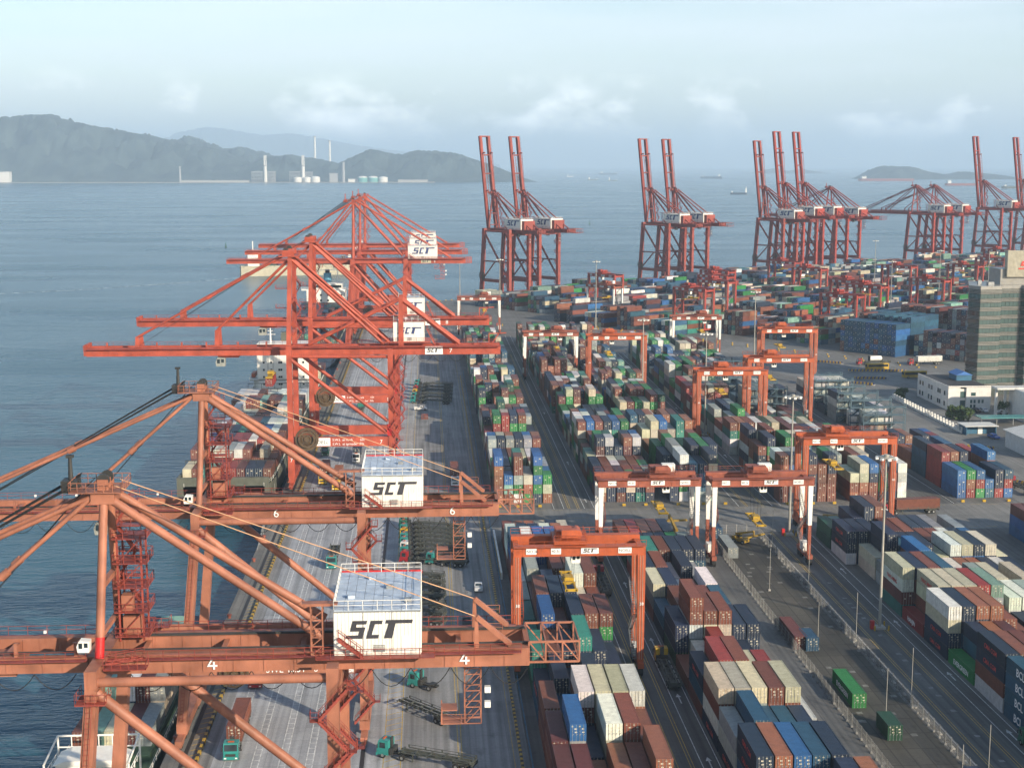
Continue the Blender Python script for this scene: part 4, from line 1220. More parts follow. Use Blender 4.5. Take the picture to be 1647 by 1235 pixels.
specC = {3: ['ssss', 'brnn', 'nbb', 'rbnm', 'bnn', 'bb'],
         4: ['nnbw', 'bnns', 'bmnn', 'bbno', 'bmn', 'onb'],
         5: ['g', 'nsn', 'obn', 'mbb', 'bo', 'bn'],
         6: ['wcnn', 'nnss', 'onbb', 'obnb', 'bmm', 'bo'],
         7: ['r', 'ccbb', 'ccnr', 'cwbn', 'rcbb', 'pybn'],
         8: ['cwmt', 'nmbn', 'bonb', 'suwm', 'bnn', 'bm'],
         9: ['', 'yy', 'mb', 'ubsy', 'wyb', 'mn'],
         10: ['', 'cc', 'nnwy', 'ssn', 'nnn', 'nbb'],
         11: ['nnw', 'nnn', 'nnn', 'yn', 'mnn', 'bnn'],
         12: ['dd', 'py', 'nnn', 'nnns', 'bbmn', 'nsb'],
         13: ['nob', 'ntn', '', 'cy', 'bbo', 'sn']}
block('C1', 'block right of the wide road', 96.7, Y0, 13, spec=specC, hmin=2, hmax=4)
block('C2', 'rightmost near block', 113.8, Y0, 13, hmin=2, hmax=4, pool='nnnnbbbowwwccpssyyuu')
block('C3', 'far right near block', 146.0, Y0 + 52, 9, hmin=2, hmax=4, pool='nnnnnnbbbommwcpssyttyu')
# the long blocks beyond the cross road, many short boxes among them
block('A2', 'long block beyond the cross road', 17.8, 380, 29, hmin=3, hmax=5, p20=.75, pool=POOL + 'bbbbgggwnn', step=12.9)
block('B2', 'second long block beyond the cross road', 46.2, 380, 28, hmin=3, hmax=5, p20=.7, pool=POOL + 'bbbbggwnn', step=12.9)
block('B3', 'third long block beyond the cross road', 66.3, 380, 26, hmin=2, hmax=5, p20=.6, pool=POOL + 'bbgg', step=12.9)
block('D2', 'fourth long block beyond the cross road', 96.2, 377, 23, hmin=2, hmax=5, p20=.3, pool=POOL + 'bbbgw', step=12.9)
specE = {0: ['cbo', 'ccob', 'unbb', 'dgn', 'bmn', 'wwww']}
block('E2', 'fifth long block beyond the cross road', 116.0, 377, 10, spec=specE, hmin=1, hmax=4, p20=.2, pool='nnbbwwyyccgmd', step=12.9)
block('F2', 'short block by the depot road', 147.0, 379, 5, hmin=2, hmax=4, p20=.1, pool='ssnnbrruugboy', step=12.9)
# white reefers standing between the racks
for i in range(6):
    block('R%d' % i, 'left rack row', 116.2, 509.2 + i * 15, 1, hmin=1, hmax=4, pool='wwwwwcyyn', dens=.85)
    block('Q%d' % i, 'right rack row', 147.4, 468.2 + i * 15, 1, ncol=5, hmin=1, hmax=4, pool='wwwwwcyyn', dens=.85)
block('E2b', '', 116.0, 606, 6, hmin=2, hmax=4, p20=.3, step=12.9)
# lone boxes
for x, y, st, Ln in ((71.6, 322, 'y', L40), (70.9, 258, 'm', L40), (72.9, 257, 's', L20), (73.2, 228, 'g', L40), (74.8, 214, 'd', L20), (78.5, 180, 'nn', L40), (81.0, 178, 'c', L40), (71.5, 340, 's', L20)):
    for k in range(len(st)):
        con(x, y, .02 + k * TH, Ln, st[-1 - k], 0, block='L', words='fenced strip', bay=int(y), colm=0, tier=k, n=len(st), open=True, half=0)

# the turned yard
def turned(X, Y):
    x, y = rot_yard(Y, X)          # local Y runs along the quay, X away from it
    return x, y, T_ANG - R(90)
for i, bb in enumerate((50, 76, 102, 128, 154, 180, 206, 232, 258, 284, 310)):
    a0 = 60 if bb < 130 else (34 if bb < 240 else 62)
    for seg in range(5):
        nb = 13
        block('T%d%d' % (i, seg), '', bb - 8, a0 + seg * 178, nb, transform=turned, hmin=3, hmax=5, dens=.9, pool='nnnnnnssssbbbbbbbmmoocccwwyyytggpruu', step=12.6, p20=.15)
block('E0', '', 338, 50, 3, ncol=13, transform=turned, hmin=6, hmax=8, dens=1, pool='sssssusssbssssbssusn', step=12.4, xstep=2.47)
block('E1', '', 330, 92, 2, ncol=24, transform=turned, hmin=6, hmax=8, dens=1, pool='sssnnnbbbmmowyn', step=12.4, xstep=2.47)
block('E3', '', 326, 122, 3, ncol=22, transform=turned, hmin=5, hmax=6, dens=1, pool='nnnbbmmosywrnn', step=12.4, xstep=2.47)
block('E4', '', 330, 172, 4, ncol=30, transform=turned, hmin=4, hmax=6, dens=1, pool='nnbbmmosywrrnyw', step=12.4, xstep=2.47)
block('E5', '', 338, 235, 8, ncol=30, transform=turned, hmin=3, hmax=6, dens=.95, pool='nnbbmmosywcrnytuu', step=12.6, xstep=2.47)
block('E6', '', 338, 350, 20, ncol=20, transform=turned, hmin=3, hmax=5, dens=.95, pool='nnbbmmosywcrnytuugc', step=12.6, xstep=2.47)
block('E7', '', 374, 60, 3, ncol=14, transform=turned, hmin=3, hmax=5, dens=.95, pool='nnbbmmosywcrn', step=12.4, xstep=2.47)

SHIPCON = []   # filled by the ships below, drawn with the rest

# ================================================================== ships at the quay
def hull(name, root, mat, x0, x1, y0, y1, zd, bow=30, bottom=-5.5, bulwark=1.0):
    """hull with a flat stern at y0 and a pointed bow at y1"""
    cx, hw = (x0 + x1) / 2, (x1 - x0) / 2
    st = [(y0, .86, .80), (y0 + 6, .97, .9), (y0 + 14, 1, 1), (y1 - bow, 1, 1), (y1 - bow * .55, .88, .66), (y1 - bow * .25, .58, .28), (y1, .06, .02)]
    m = MB(); vs = []; n = len(st)
    for y, kt, kb in st:
        vs += [(cx - hw * kt, y, zd), (cx - hw * (kb * .55 + kt * .45), y, -2.5), (cx - hw * kb * .9, y, bottom), (cx + hw * kb * .9, y, bottom), (cx + hw * (kb * .55 + kt * .45), y, -2.5), (cx + hw * kt, y, zd)]
    fs = []
    for i in range(n - 1):
        a, b = i * 6, (i + 1) * 6
        for j in range(5):
            fs.append((a + j, a + j + 1, b + j + 1, b + j))
    fs.append((0, 5, 4, 3, 2, 1))
    m.add(vs, fs)
    o = m.build('hull', mat, root)
    d = MB()
    d.sheet([(cx - hw * k * .98, y, zd - .25) for y, k, _ in st] + [(cx + hw * k * .98, y, zd - .25) for y, k, _ in reversed(st)])
    d.build('deck', M['green_deck'], root)
    r = MB()
    for sgn in (-1, 1):
        for (ya, ka, _), (yb, kb, _) in zip(st, st[1:]):
            r.rail([(cx + sgn * hw * ka * .98, ya, zd - .2), (cx + sgn * hw * kb * .98, yb, zd - .2)], 1.1, .05, 3)
    r.build('deck_railing', M['ship_white'], root)
    return o

def ship_block(name, words, root, x0, y0, rows, z, ncol, pool, hs, spec=None, Ln=L40, step=13.2):
    for b in range(rows):
        for c in range(ncol):
            n = hs[b] + rng.choice((0, 0, 0, -1)) if not spec or b not in spec else len(spec[b][c])
            for k in range(max(0, n)):
                col = spec[b][c][n - 1 - k] if spec and b in spec else rng.choice(pool)
                con(x0 + W / 2 + c * 2.5, y0 + b * step, z + k * TH, Ln, col, 0, block=name, words=words, bay=b, colm=c, tier=k, n=n, open=(k == n - 1) or b == 0 or k >= hs[max(0, b - 1)], half=0)

# the ship with the dark stern -----------------------------------------
s1 = empty('container_ship', (0, 0, 0))
tag(s1, 'container ship with dark grey-green stern and white accommodation block, berthed near crane 7', 'ship')
hull('hull', s1, M['hull_grey'], -70.5, -44.2, 392, 650, 3.2, 40)
m = MB()                                       # square stern structure with open mooring deck
m.box(-70.4, -44.9, 392, 393, -4.6, 5.6); m.box(-70.4, -69.8, 393, 404, 3.1, 5.6); m.build('stern_wall', M['hull_grey'], s1)
m = MB()
for xx in (-66.5, -57.5, -54.5, -50.0): m.box(xx - .9, xx + .9, 391.86, 391.97, -.6, 1.2)
m.build('mooring_port', M['dark_steel'], s1)
put('name_lettering', text_mesh('CLARA', 2.2, .02, M['letter_dark']), s1, (-62.8, 391.94, 1.6)) if False else None
m = MB()
for xx in range(6):
    m.tube((-66 + xx * 4, 394.5, 3.1), (-66 + xx * 4, 394.5, 4.0), .35, 8)
m.box(-48.5, -46, 396, 399, 3.1, 4.6); m.build('mooring_winch', M['yellow'], s1)
m = MB()
for b in range(12):
    y = 403 + b * 13.2
    m.box(-69, -45.4, y, y + 12.4, 3.1, 4.6)
m.build('hatch_cover', M['green_deck'], s1)
m = MB()
for b in range(12):
    y = 403 + b * 13.2 - .55
    for k in range(11): m.beam((-69.5 + k * 2.5, y, 3), (-69.5 + k * 2.5, y, 8.5), .12, .12)
    m.beam((-69.6, y, 8.4), (-44.6, y, 8.4), .2, .2); m.beam((-69.6, y, 6), (-44.6, y, 6), .15, .15)
m.build('lashing_bridge', M['dark_steel'], s1)
sp1 = {0: ['c', 'b', 't', 'p', 'r', 'r', 'm', 'n', 'n', 'b'],
       1: ['bm', 'cm', 'wc', 'cp', 'yc', 'wr', 'bm', 'b', 'cb', 'b'],
       2: ['wy', 'un', 'mn', 'nb', 'rm', 'rb', 'wc', 'rn', 'wb', 'bb'],
       3: ['bb', 'mb', 'bb', 'nb', 'tb', 'bn', 'sn', 'un', 'wb', 'bb'],
       4: ['wb', 'ww', 'wp', 'tt', 'bb', 'bs', 'sn', 'ww', 'ww', 'ww'],
       5: ['w', 'p', 'r', 'c', 'y', 'y', 'm', 'm', 'b', 'b'],
       6: ['w', 'wb', 'w', 'w', 'b', 'm', 'w', 'ww', 'ww', 'w'],
       7: ['bb', 'wc', 'rb', 'bb', 'pt', 'bb', 'mb', 'pt', 'bb', 'mb'],
       8: ['ww', 'ww', 'wb', 'bb', '', '', 'ww', 'ww', 'ww', 'ww'],
       9: ['', '', '', 'w', 'w', 'w', 'w', '', '', '']}
ship_block('S1', 'ship with the grey stern', s1, -69.4, 396, 10, 4.7, 10, 'wcbmrtyn', [1, 2, 2, 2, 2, 1, 2, 2, 2, 1], sp1, step=14.6)
m = MB(); m.box(-67, -46.5, 556, 571, 3, 18.5)
for i in range(20):
    xx = -66.6 + i * 1.06; m.box(xx - .05, xx + .05, 555.86, 556, 3, 18.4)
ac = m.build('accommodation_block', M['ship_white'], s1)
m = MB()
for z in (6.5, 9.3, 12.1, 15):
    for xx in (-64.4, -61.5, -58.4, -57.6, -54, -52, -49): m.box(xx - .35, xx + .35, 555.78, 555.9, z, z + .8)
m.build('window', M['glass'], ac)
m = MB(); m.box(-70.2, -44.5, 557, 563, 18.5, 19.0); m.box(-66, -47.5, 556.6, 566, 19, 22.4); m.box(-67, -46.5, 556.2, 566.6, 22.4, 22.7); m.rail([(-70.2, 557, 19), (-44.5, 557, 19)], 1.1, .05); br = m.build('bridge', M['ship_white'], s1)
m = MB(); m.box(-65.6, -48, 556.45, 556.6, 20.2, 21.6); m.build('window', M['glass'], br)
m = MB(); m.tube((-62, 560, 22.7), (-62, 560, 28.5), .4, 8, .2); m.beam((-64, 560, 26), (-60, 560, 26), .2, .2); m.beam((-63, 560, 27.4), (-61, 560, 27.4), .2, .2); m.build('radar_mast', M['ship_white'], s1)
m = MB(); m.box(-58.5, -53.5, 566, 571, 18.5, 26); m.build('funnel', M['hull_grey'], s1)
m = MB(); m.box(-70.2, -67, 556, 570, 8.2, 8.5); m.box(-46.5, -44.4, 556, 570, 8.2, 8.5); m.beam((-70, 556.2, 8.5), (-44.5, 556.2, 8.5), .4, .5); m.box(-68.6, -67, 558, 566, 3, 8.2); m.box(-46.4, -45, 558, 566, 3, 8.2)
m.rail([(-70.2, 556, 8.5), (-70.2, 570, 8.5)], 1.1, .06); m.build('side_deck', M['ship_white'], s1)
m = MB(); m.box(-69.8, -68.4, 560, 567, 9, 10.6); m.build('lifeboat', M['rtg_orange'], s1)
ship_block('S1b', 'ship with the grey stern', s1, -69.4, 574, 3, 4.7, 10, 'wcbmrtyn', [2, 2, 1], step=13.5)

# the second large ship --------------------------------------------------
s2 = empty('container_ship')
tag(s2, 'container ship with white bridge and blue funnel, berthed beyond crane 8', 'ship')
hull('hull', s2, M['hull_blue'], -71, -44.2, 676, 900, 4.5, 40)
m = MB(); m.box(-68, -46.5, 802, 816, 4, 22)
ac = m.build('accommodation_block', M['ship_white'], s2)
m = MB(); [m.box(xx - .5, xx + .5, 801.85, 802, z, z + 1) for z in (10, 13, 16, 19) for xx in (-64, -60, -56, -52, -48.5)]; m.build('window', M['glass'], ac)
m = MB(); m.box(-71, -44.4, 803, 809, 22, 22.6); m.box(-66, -48, 803, 812, 22.6, 25.8); m.rail([(-71, 803, 22.6), (-44.4, 803, 22.6)], 1.1, .07); br = m.build('bridge', M['ship_white'], s2)
m = MB(); m.box(-65.5, -48.5, 802.8, 803, 23.6, 25.0); m.build('window', M['glass'], br)
m = MB(); m.tube((-57, 815, 22), (-57, 815, 31), 2.2, 14); m.build('funnel', paint('funnel_blue', (.10, .30, .42), .5, .1), s2)
m = MB(); m.tube((-57, 815, 31), (-57, 815, 33), 1.3, 10); m.build('funnel_top', M['dark_steel'], s2)
m = MB(); [m.tube((xx, 812, 25.8), (xx, 812, 33), .25, 6) for xx in (-62, -51)]; m.beam((-62, 812, 32.8), (-51, 812, 32.8), .3, .3); m.build('signal_mast', M['ship_white'], s2)
ship_block('S2', 'ship behind crane 8', s2, -70, 690, 8, 5.5, 10, 'nnnssbbmtrd', [3, 3, 4, 4, 4, 4, 4, 4], step=13.4)
ship_block('S2b', 'ship behind crane 8', s2, -70, 822, 4, 5.5, 10, 'nnnssbbmtrd', [3, 3, 3, 2], step=13.4)
m = MB(); m.box(-70, -45, 682, 798, 4.2, 5.45); m.build('hatch_cover', M['green_deck'], s2)

# small feeder in the near left corner -----------------------------------
s3 = empty('feeder_ship')
tag(s3, 'small container feeder with white wheelhouse in the lower left corner', 'ship')
hull('hull', s3, M['hull_green'], -58.3, -43.4, 190, 279, -1.0, 18)
m = MB(); m.box(-57.2, -44.6, 216, 270, -1.2, -.22); m.build('hatch_cover', M['green_deck'], s3)
m = MB(); m.box(-55.6, -45.8, 202.6, 207.2, -1.1, 4.3); wh = m.build('wheelhouse', M['ship_white'], s3)
m = MB(); m.prism([(-56.0, 4.3), (-45.4, 4.3), (-47.2, 5.0), (-54.2, 5.0)], 202.1, 207.6, 'y'); m.build('roof', M['ship_white'], wh)
for xx in (-54.4, -52.3, -50.2, -48.1, -46.6): MB().box(xx - .75, xx + .75, 202.48, 202.6, 2.5, 3.7).build('window', M['glass'], wh)
m = MB()
m.path([(-56.6, 208.2, 6.5), (-44.4, 208.2, 6.5), (-44.4, 200, 5.4), (-44.4, 200, 0)], .16, 6); m.path([(-56.6, 208.2, 6.5), (-56.6, 200, 5.4), (-56.6, 200, 0)], .16, 6)
for xx in range(7): m.tube((-56.6 + xx * 2.03, 208.2, 4.6), (-56.6 + xx * 2.03, 208.2, 6.5), .09, 4)
m.path([(-56.6, 208.2, 4.7), (-44.4, 208.2, 4.7)], .12, 6); m.path([(-56.6, 208.2, 6.5), (-56.6, 208.2, 0)], .16, 6); m.path([(-44.4, 208.2, 6.5), (-44.4, 208.2, 0)], .16, 6)
m.rail([(-56.6, 200, 3), (-56.6, 208.2, 3)], 1.1, .07); m.rail([(-44.4, 200, 3), (-44.4, 208.2, 3)], 1.1, .07); m.build('bridge_frame', M['ship_white'], s3)
m = MB(); m.tube((-51, 206.5, 5), (-51, 206.5, 9.5), .2, 6, .1); m.build('radar_mast', M['ship_white'], s3)
sp3 = {0: ['b', 'p', 'c', 'm', 'y'], 1: ['on', 'pm', 'wn', 'mb', 'yc'], 2: ['om', 'no', 'nmr', 'ccm', 'ccd'], 3: ['on', 'ny', 'pn', 'pn', 'np']}
ship_block('S3', 'small feeder ship at lower left', s3, -57.4, 219.5, 4, -.2, 5, 'npbcm', [1, 2, 3, 2], sp3, step=12.9)
m = MB()
for yy in (400, 430, 555): m.path([(-44.3, yy, 2), (-42.6, yy - 12, .4)], .05, 4)
for yy in (335, 340, 346): m.path([(-44.5, 392.5, 1.2), (-41.6, yy, .3)], .06, 4)
m.build('mooring_line', paint('mooring_line', (.5, .5, .45), .8, .1, bump=0), s1)
# red box on the hook of crane 8
con(-54.0, 480.0, 17.6, L40, 'r', 0, block='H', words='hook', bay=0, colm=0, tier=0, n=1, open=True, half=0)
spreader(c8, -28.6, 0, 20.7, 37.4)

# ================================================================== drawing the containers
def container_meshes(Ln, H=2.59):
    hw = W / 2
    m = MB()
    for x in (-hw, hw - .14):                       # posts and rails
        m.box(x, x + .14, 0, .14, 0, H); m.box(x, x + .14, Ln - .14, Ln, 0, H)
        m.box(x, x + .14, .14, Ln - .14, 0, .16); m.box(x, x + .14, .14, Ln - .14, H - .10, H)
    m.box(-hw + .14, hw - .14, .0, .12, 0, .15); m.box(-hw + .14, hw - .14, .0, .12, H - .12, H); m.box(-hw + .14, hw - .14, Ln - .12, Ln, 0, .15); m.box(-hw + .14, hw - .14, Ln - .12, Ln, H - .1, H)
    n = int((Ln - .28) / .30)
    for sx in (-1, 1):                              # corrugated sides
        pts = []
        for i in range(n):
            a = .14 + (Ln - .28) * i / n; d = (Ln - .28) / n
            pts += [(hw - .015, a), (hw - .015, a + d * .28), (hw - .06, a + d * .5), (hw - .06, a + d * .78)]
        pts.append((hw - .015, Ln - .14))
        vs = [(sx * x, y, .16) for x, y in pts] + [(sx * x, y, H - .1) for x, y in pts]
        k = len(pts)
        m.add(vs, [((i, i + 1, k + i + 1, k + i) if sx > 0 else (i + 1, i, k + i, k + i + 1)) for i in range(k - 1)])
    nt_ = int((Ln - .24) / .42)
    pts = []
    for i in range(nt_):                            # corrugated roof
        a = .12 + (Ln - .24) * i / nt_; d = (Ln - .24) / nt_
        pts += [(a, H - .015), (a + d * .3, H - .015), (a + d * .5, H - .045), (a + d * .8, H - .045)]
    pts.append((Ln - .12, H - .015))
    k = len(pts)
    rf = MB(); rf.add([(-hw + .14, y, z) for y, z in pts] + [(hw - .14, y, z) for y, z in pts], [(i, k + i, k + i + 1, i + 1) for i in range(k - 1)])
    roof = rf.mesh('container_roof', M['container'])
    m.sheet([(-hw + .1, Ln - .05, .1), (hw - .1, Ln - .05, .1), (hw - .1, Ln - .05, H - .05), (-hw + .1, Ln - .05, H - .05)])
    m.sheet([(-hw + .1, .1, .03), (-hw + .1, Ln - .1, .03), (hw - .1, Ln - .1, .03), (hw - .1, .1, .03)])
    for x in (-hw - .005, hw - .175):
        for z in (-.004, H - .12):
            m.box(x, x + .18, -.012, .17, z, z + .124); m.box(x, x + .18, Ln - .17, Ln + .012, z, z + .124)
    body = m.mesh('container_body', M['container'])
    d = MB()
    d.box(-.53, .53, .03, .09, .16, H - .13)
    for z in (.42, .95, 1.5, 2.02):
        d.box(-.50, .50, .005, .03, z, z + .12)
    d.cur = 1
    d.box(.0, .34, -.004, .005, 1.78, 1.98); d.box(.05, .4, -.004, .005, 1.28, 1.44); d.box(-.42, -.2, -.004, .005, 2.18, 2.34)
    door = d.mesh('container_door', [M['container'], M['door_mark']])
    r = MB()
    for x in (-.30, .26):
        r.tube((x, -.02, .1), (x, -.02, H - .06), .028, 5)
        for z in (.1, .9, 1.55, H - .1): r.box(x - .06, x + .06, -.05, .03, z - .04, z + .04)
        r.box(x - .05, x + .22, -.055, -.03, 1.02, 1.1)
    rods = r.mesh('container_rods', M['zinc'])
    return body, door, rods, roof
M['door_mark'] = paint('door_mark', (.62, .58, .45), .6, .3, bump=0)
meshes = {L40: container_meshes(L40), L20: container_meshes(L20)}

# which ones show largest
fx, fz = math.sin(R(3.406)), math.cos(R(3.406))
def seen(c):
    d = c['x'] * fx + c['y'] * fz
    s = c['x'] * fz - c['y'] * fx
    if d < 100: return None
    if abs(s / d) > .40: return None
    v = (92 - c['z'] - 2.6) / max(d, 1)
    if v > .475: return None
    return d
cand = []
for i, c in enumerate(CON):
    if not c['open'] or c['block'][0] in 'TRQ' or c['block'] == 'E2b': continue
    if c['block'] in ('E0', 'E1', 'E3', 'E4', 'E5', 'E6', 'E7'): continue
    d = seen(c)
    if d is None: continue
    if c['block'] not in ('L', 'H') and c['tier'] < c['n'] - 2: d += 60
    if c['block'] in ('L', 'H'): d = 0
    cand.append((d, i))
cand.sort()
near = set(i for d, i in cand[:298])
ORD = ('first', 'second', 'third', 'fourth', 'fifth', 'sixth', 'seventh', 'eighth', 'ninth', 'tenth', 'eleventh', 'twelfth', 'thirteenth', 'fourteenth')
POSN = {1: ('single box',), 2: ('bottom of two', 'top of two'), 3: ('bottom of three', 'middle of three', 'top of three'), 4: ('bottom of four', 'second of four', 'third of four', 'top of four'), 5: ('bottom of five', 'second of five', 'third of five', 'fourth of five', 'top of five')}
lone_words = {(322, 'y'): 'grey container lying alone at the far end of the fenced strip', (258, 'm'): 'maroon container alone by the white fence in the fenced strip', (257, 's'): 'short blue container beside the lone maroon one in the fenced strip',
              (228, 'g'): 'bright green container alone in the fenced strip', (214, 'd'): 'short dark green container in front of the bright green one', (178, 'c'): 'cream container in the fenced strip at the bottom edge', (340, 's'): 'short blue container at the head of the fenced strip'}
firsts = {}
for i in near:
    c = CON[i]
    firsts[c['block']] = min(firsts.get(c['block'], 99999), c['bay'])
def colname(c): return COL[c['col']][0]
def make_container(c):
    body, door, rods, cast = meshes[c['L']]
    rgb = COL[c['col']][1]
    k = rng.uniform(.78, 1.22)
    col = tuple(min(.9, v * k * rng.uniform(.93, 1.07)) for v in rgb) + (1,)
    o = put('shipping_container', body, None, (c['x'] + rng.uniform(-.03, .03), c['y'] + rng.uniform(-.08, .08), c['z']), c['rz'] + rng.uniform(-.002, .002))
    o.color = col
    for sx in (-.545, .545):
        d = put('door', door, o, (sx, 0, 0)); d.color = col
        put('locking_bars', rods, d)
    put('roof', cast, o).color = col
    b = c['block']
    if b == 'L':
        txt = lone_words.get((c['bay'], c['col'])) or ('navy container, %s of two in the fenced strip at the bottom edge' % ('top', 'bottom')[c['tier'] == 0])
    elif b == 'H':
        txt = 'red container hanging from the yellow spreader of crane 8'
    else:
        half = ('', ' near', ' far')[c['half']]
        txt = '%s%s container, %s, %s column, %s row, %s' % (colname(c), half, POSN[c['n']][c['tier']], ORD[c['colm']], ORD[c['bay'] - firsts[b]], c['words'])
    tag(o, txt, 'container', 'containers stacked in the terminal')
    return o
objs = {}
for i in sorted(near):
    objs[i] = make_container(CON[i])

# lettering on the sides that face the camera side
def side_text(cond, txt, size, mat, y=2.0, z=.75, n=9, bold=.0):
    k = 0
    for i in sorted(near, key=lambda j: CON[j]['y']):
        c = CON[i]
        if k < n and cond(c) and not c.get('txt'):
            t = put('side_lettering', text_mesh(txt, size, .008, mat, 0, bold), objs[i], (-W / 2 - .012, c['L'] - y, z), R(-90))
            c['txt'] = 1; k += 1
side_text(lambda c: c['block'] == 'C1' and c['bay'] == 3 and c['colm'] == 0, 'BCL', 1.9, M['letter_white'], 4.0, .55, 4, .03)
side_text(lambda c: c['block'] == 'C1' and c['bay'] == 5 and c['colm'] == 0 and c['col'] == 'g', 'EVERGREEN', 1.35, M['letter_white'], 2.6, .7, 1, .02)
side_text(lambda c: c['col'] in 'wc' and c['block'] == 'C1' and c['colm'] == 0 and c['bay'] == 8, 'YANG MING', 1.15, M['letter_red'], 2.4, .8, 1, .02)
side_text(lambda c: c['col'] in 'wc' and c['block'] == 'C1' and c['bay'] == 7 and c['colm'] == 1, 'YANG MING', 1.15, M['letter_red'], 2.4, .8, 1, .02)
side_text(lambda c: c['col'] == 'r' and c['block'] == 'C1' and c['colm'] == 0, 'HANJIN', 1.3, M['letter_white'], 3.2, .7, 1, .02)
side_text(lambda c: c['col'] == 'n' and c['block'] == 'C1' and c['colm'] == 0, 'CMA CGM', 1.2, M['letter_red'], 3.2, .75, 8, .01)
side_text(lambda c: c['col'] == 'w' and c['block'] == 'C1' and c['colm'] == 0, 'hanjin', 1.1, M['letter_dark'], 4.2, .8, 3, .01) if False else None
side_text(lambda c: c['col'] == 'g' and c['block'] == 'L', 'EVERGREEN', 1.3, M['letter_white'], 2.6, .7, 1, .02)
side_text(lambda c: c['col'] == 'n' and c['block'] in ('B1', 'A1') and c['colm'] == 0, 'CMA CGM', 1.2, M['letter_red'], 3.2, .75, 6, .01)

# the rest as one mass -------------------------------------------------
rest = [c for i, c in enumerate(CON) if i not in near and (seen(c) is not None or c['y'] < 400)]
def mass_mat():
    m = paint('container_mass', (1, 1, 1), .5, .30, .03, (.10, .045, .03), scale=.45, src='attr', bump=0)
    t = m.node_tree; N, K = t.nodes.new, t.links.new
    b = t.nodes['Principled BSDF']
    lk = b.inputs['Base Color'].links[0].from_socket
    uv = N('ShaderNodeUVMap'); uv.uv_map = 'UV'
    sp = N('ShaderNodeSeparateXYZ'); K(uv.outputs[0], sp.inputs[0])
    at = N('ShaderNodeAttribute'); at.attribute_name = 'door'
    def math_(op, a, bb=None):
        n = N('ShaderNodeMath'); n.operation = op
        for k, v in enumerate((a, bb)):
            if v is None: continue
            if isinstance(v, (int, float)): n.inputs[k].default_value = v
            else: K(v, n.inputs[k])
        return n.outputs[0]
    # corrugation on sides and roof: relief only
    wv = math_('SINE', math_('MULTIPLY', sp.outputs['X'], 2 * math.pi / .34))
    bp = N('ShaderNodeBump'); bp.inputs['Strength'].default_value = .6; bp.inputs['Distance'].default_value = .03
    K(math_('MULTIPLY', wv, math_('SUBTRACT', 1.0, at.outputs['Fac'])), bp.inputs['Height']); K(bp.outputs[0], b.inputs['Normal'])
    # door end: locking bars and small print
    bars = None
    for x in (.38, .94, 1.50, 2.06):
        g = math_('LESS_THAN', math_('ABSOLUTE', math_('SUBTRACT', sp.outputs['X'], x)), .035)
        bars = g if bars is None else math_('MAXIMUM', bars, g)
    bars = math_('MULTIPLY', bars, at.outputs['Fac'])
    mx1 = N('ShaderNodeMixRGB'); mx1.inputs[2].default_value = (.35, .35, .34, 1)
    K(math_('MULTIPLY', bars, .8), mx1.inputs[0]); K(lk, mx1.inputs[1])
    gx = math_('MULTIPLY', math_('GREATER_THAN', sp.outputs['X'], 1.55), math_('LESS_THAN', sp.outputs['X'], 1.95))
    gy = math_('MULTIPLY', math_('GREATER_THAN', sp.outputs['Y'], 1.75), math_('LESS_THAN', sp.outputs['Y'], 2.05))
    gx2 = math_('MULTIPLY', math_('GREATER_THAN', sp.outputs['X'], .5), math_('LESS_THAN', sp.outputs['X'], .8))
    gy2 = math_('MULTIPLY', math_('GREATER_THAN', sp.outputs['Y'], 1.1), math_('LESS_THAN', sp.outputs['Y'], 1.4))
    mark = math_('MULTIPLY', math_('MAXIMUM', math_('MULTIPLY', gx, gy), math_('MULTIPLY', gx2, gy2)), at.outputs['Fac'])
    mx2 = N('ShaderNodeMixRGB'); mx2.inputs[2].default_value = (.6, .56, .42, 1)
    K(math_('MULTIPLY', mark, .8), mx2.inputs[0]); K(mx1.outputs[0], mx2.inputs[1])
    K(mx2.outputs[0], b.inputs['Base Color'])
    return m
M['container_mass'] = mass_mat()
n = len(rest)
X = np.array([c['x'] for c in rest]); Y = np.array([c['y'] for c in rest]); Z = np.array([c['z'] for c in rest]); Ls = np.array([c['L'] for c in rest]); RZ = np.array([c['rz'] for c in rest])
nr = np.random.RandomState(5)
X += nr.uniform(-.04, .04, n); Y += nr.uniform(-.12, .12, n)
rgb = np.array([COL[c['col']][1] for c in rest]) * nr.uniform(.75, 1.25, (n, 1)) * nr.uniform(.92, 1.08, (n, 3))
hw = W / 2
lx = np.array([-hw, hw, hw, -hw] * 2); ly = np.array([0, 0, 1, 1] * 2); lz = np.array([0, 0, 0, 0, 2.59, 2.59, 2.59, 2.59])
vx = np.repeat(lx[None], n, 0); vy = ly[None] * Ls[:, None]; ca, sa = np.cos(RZ)[:, None], np.sin(RZ)[:, None]
VX = X[:, None] + vx * ca - vy * sa; VY = Y[:, None] + vx * sa + vy * ca; VZ = Z[:, None] + lz[None]
verts = np.stack([VX, VY, VZ], -1).reshape(-1, 3)
fq = np.array([[0, 1, 5, 4], [1, 2, 6, 5], [2, 3, 7, 6], [3, 0, 4, 7], [4, 5, 6, 7]])
faces = (np.arange(n)[:, None, None] * 8 + fq[None]).reshape(-1)
me = bpy.data.meshes.new('container_mass')
nf = n * 5
me.vertices.add(n * 8); me.loops.add(nf * 4); me.polygons.add(nf)
me.vertices.foreach_set('co', verts.astype(np.float32).ravel())
me.loops.foreach_set('vertex_index', faces.astype(np.int32))
me.polygons.foreach_set('loop_start', (np.arange(nf) * 4).astype(np.int32))
me.polygons.foreach_set('loop_total', np.full(nf, 4, dtype=np.int32))
uvl = me.uv_layers.new(name='UV')
one = np.ones(n); z0 = np.zeros(n)
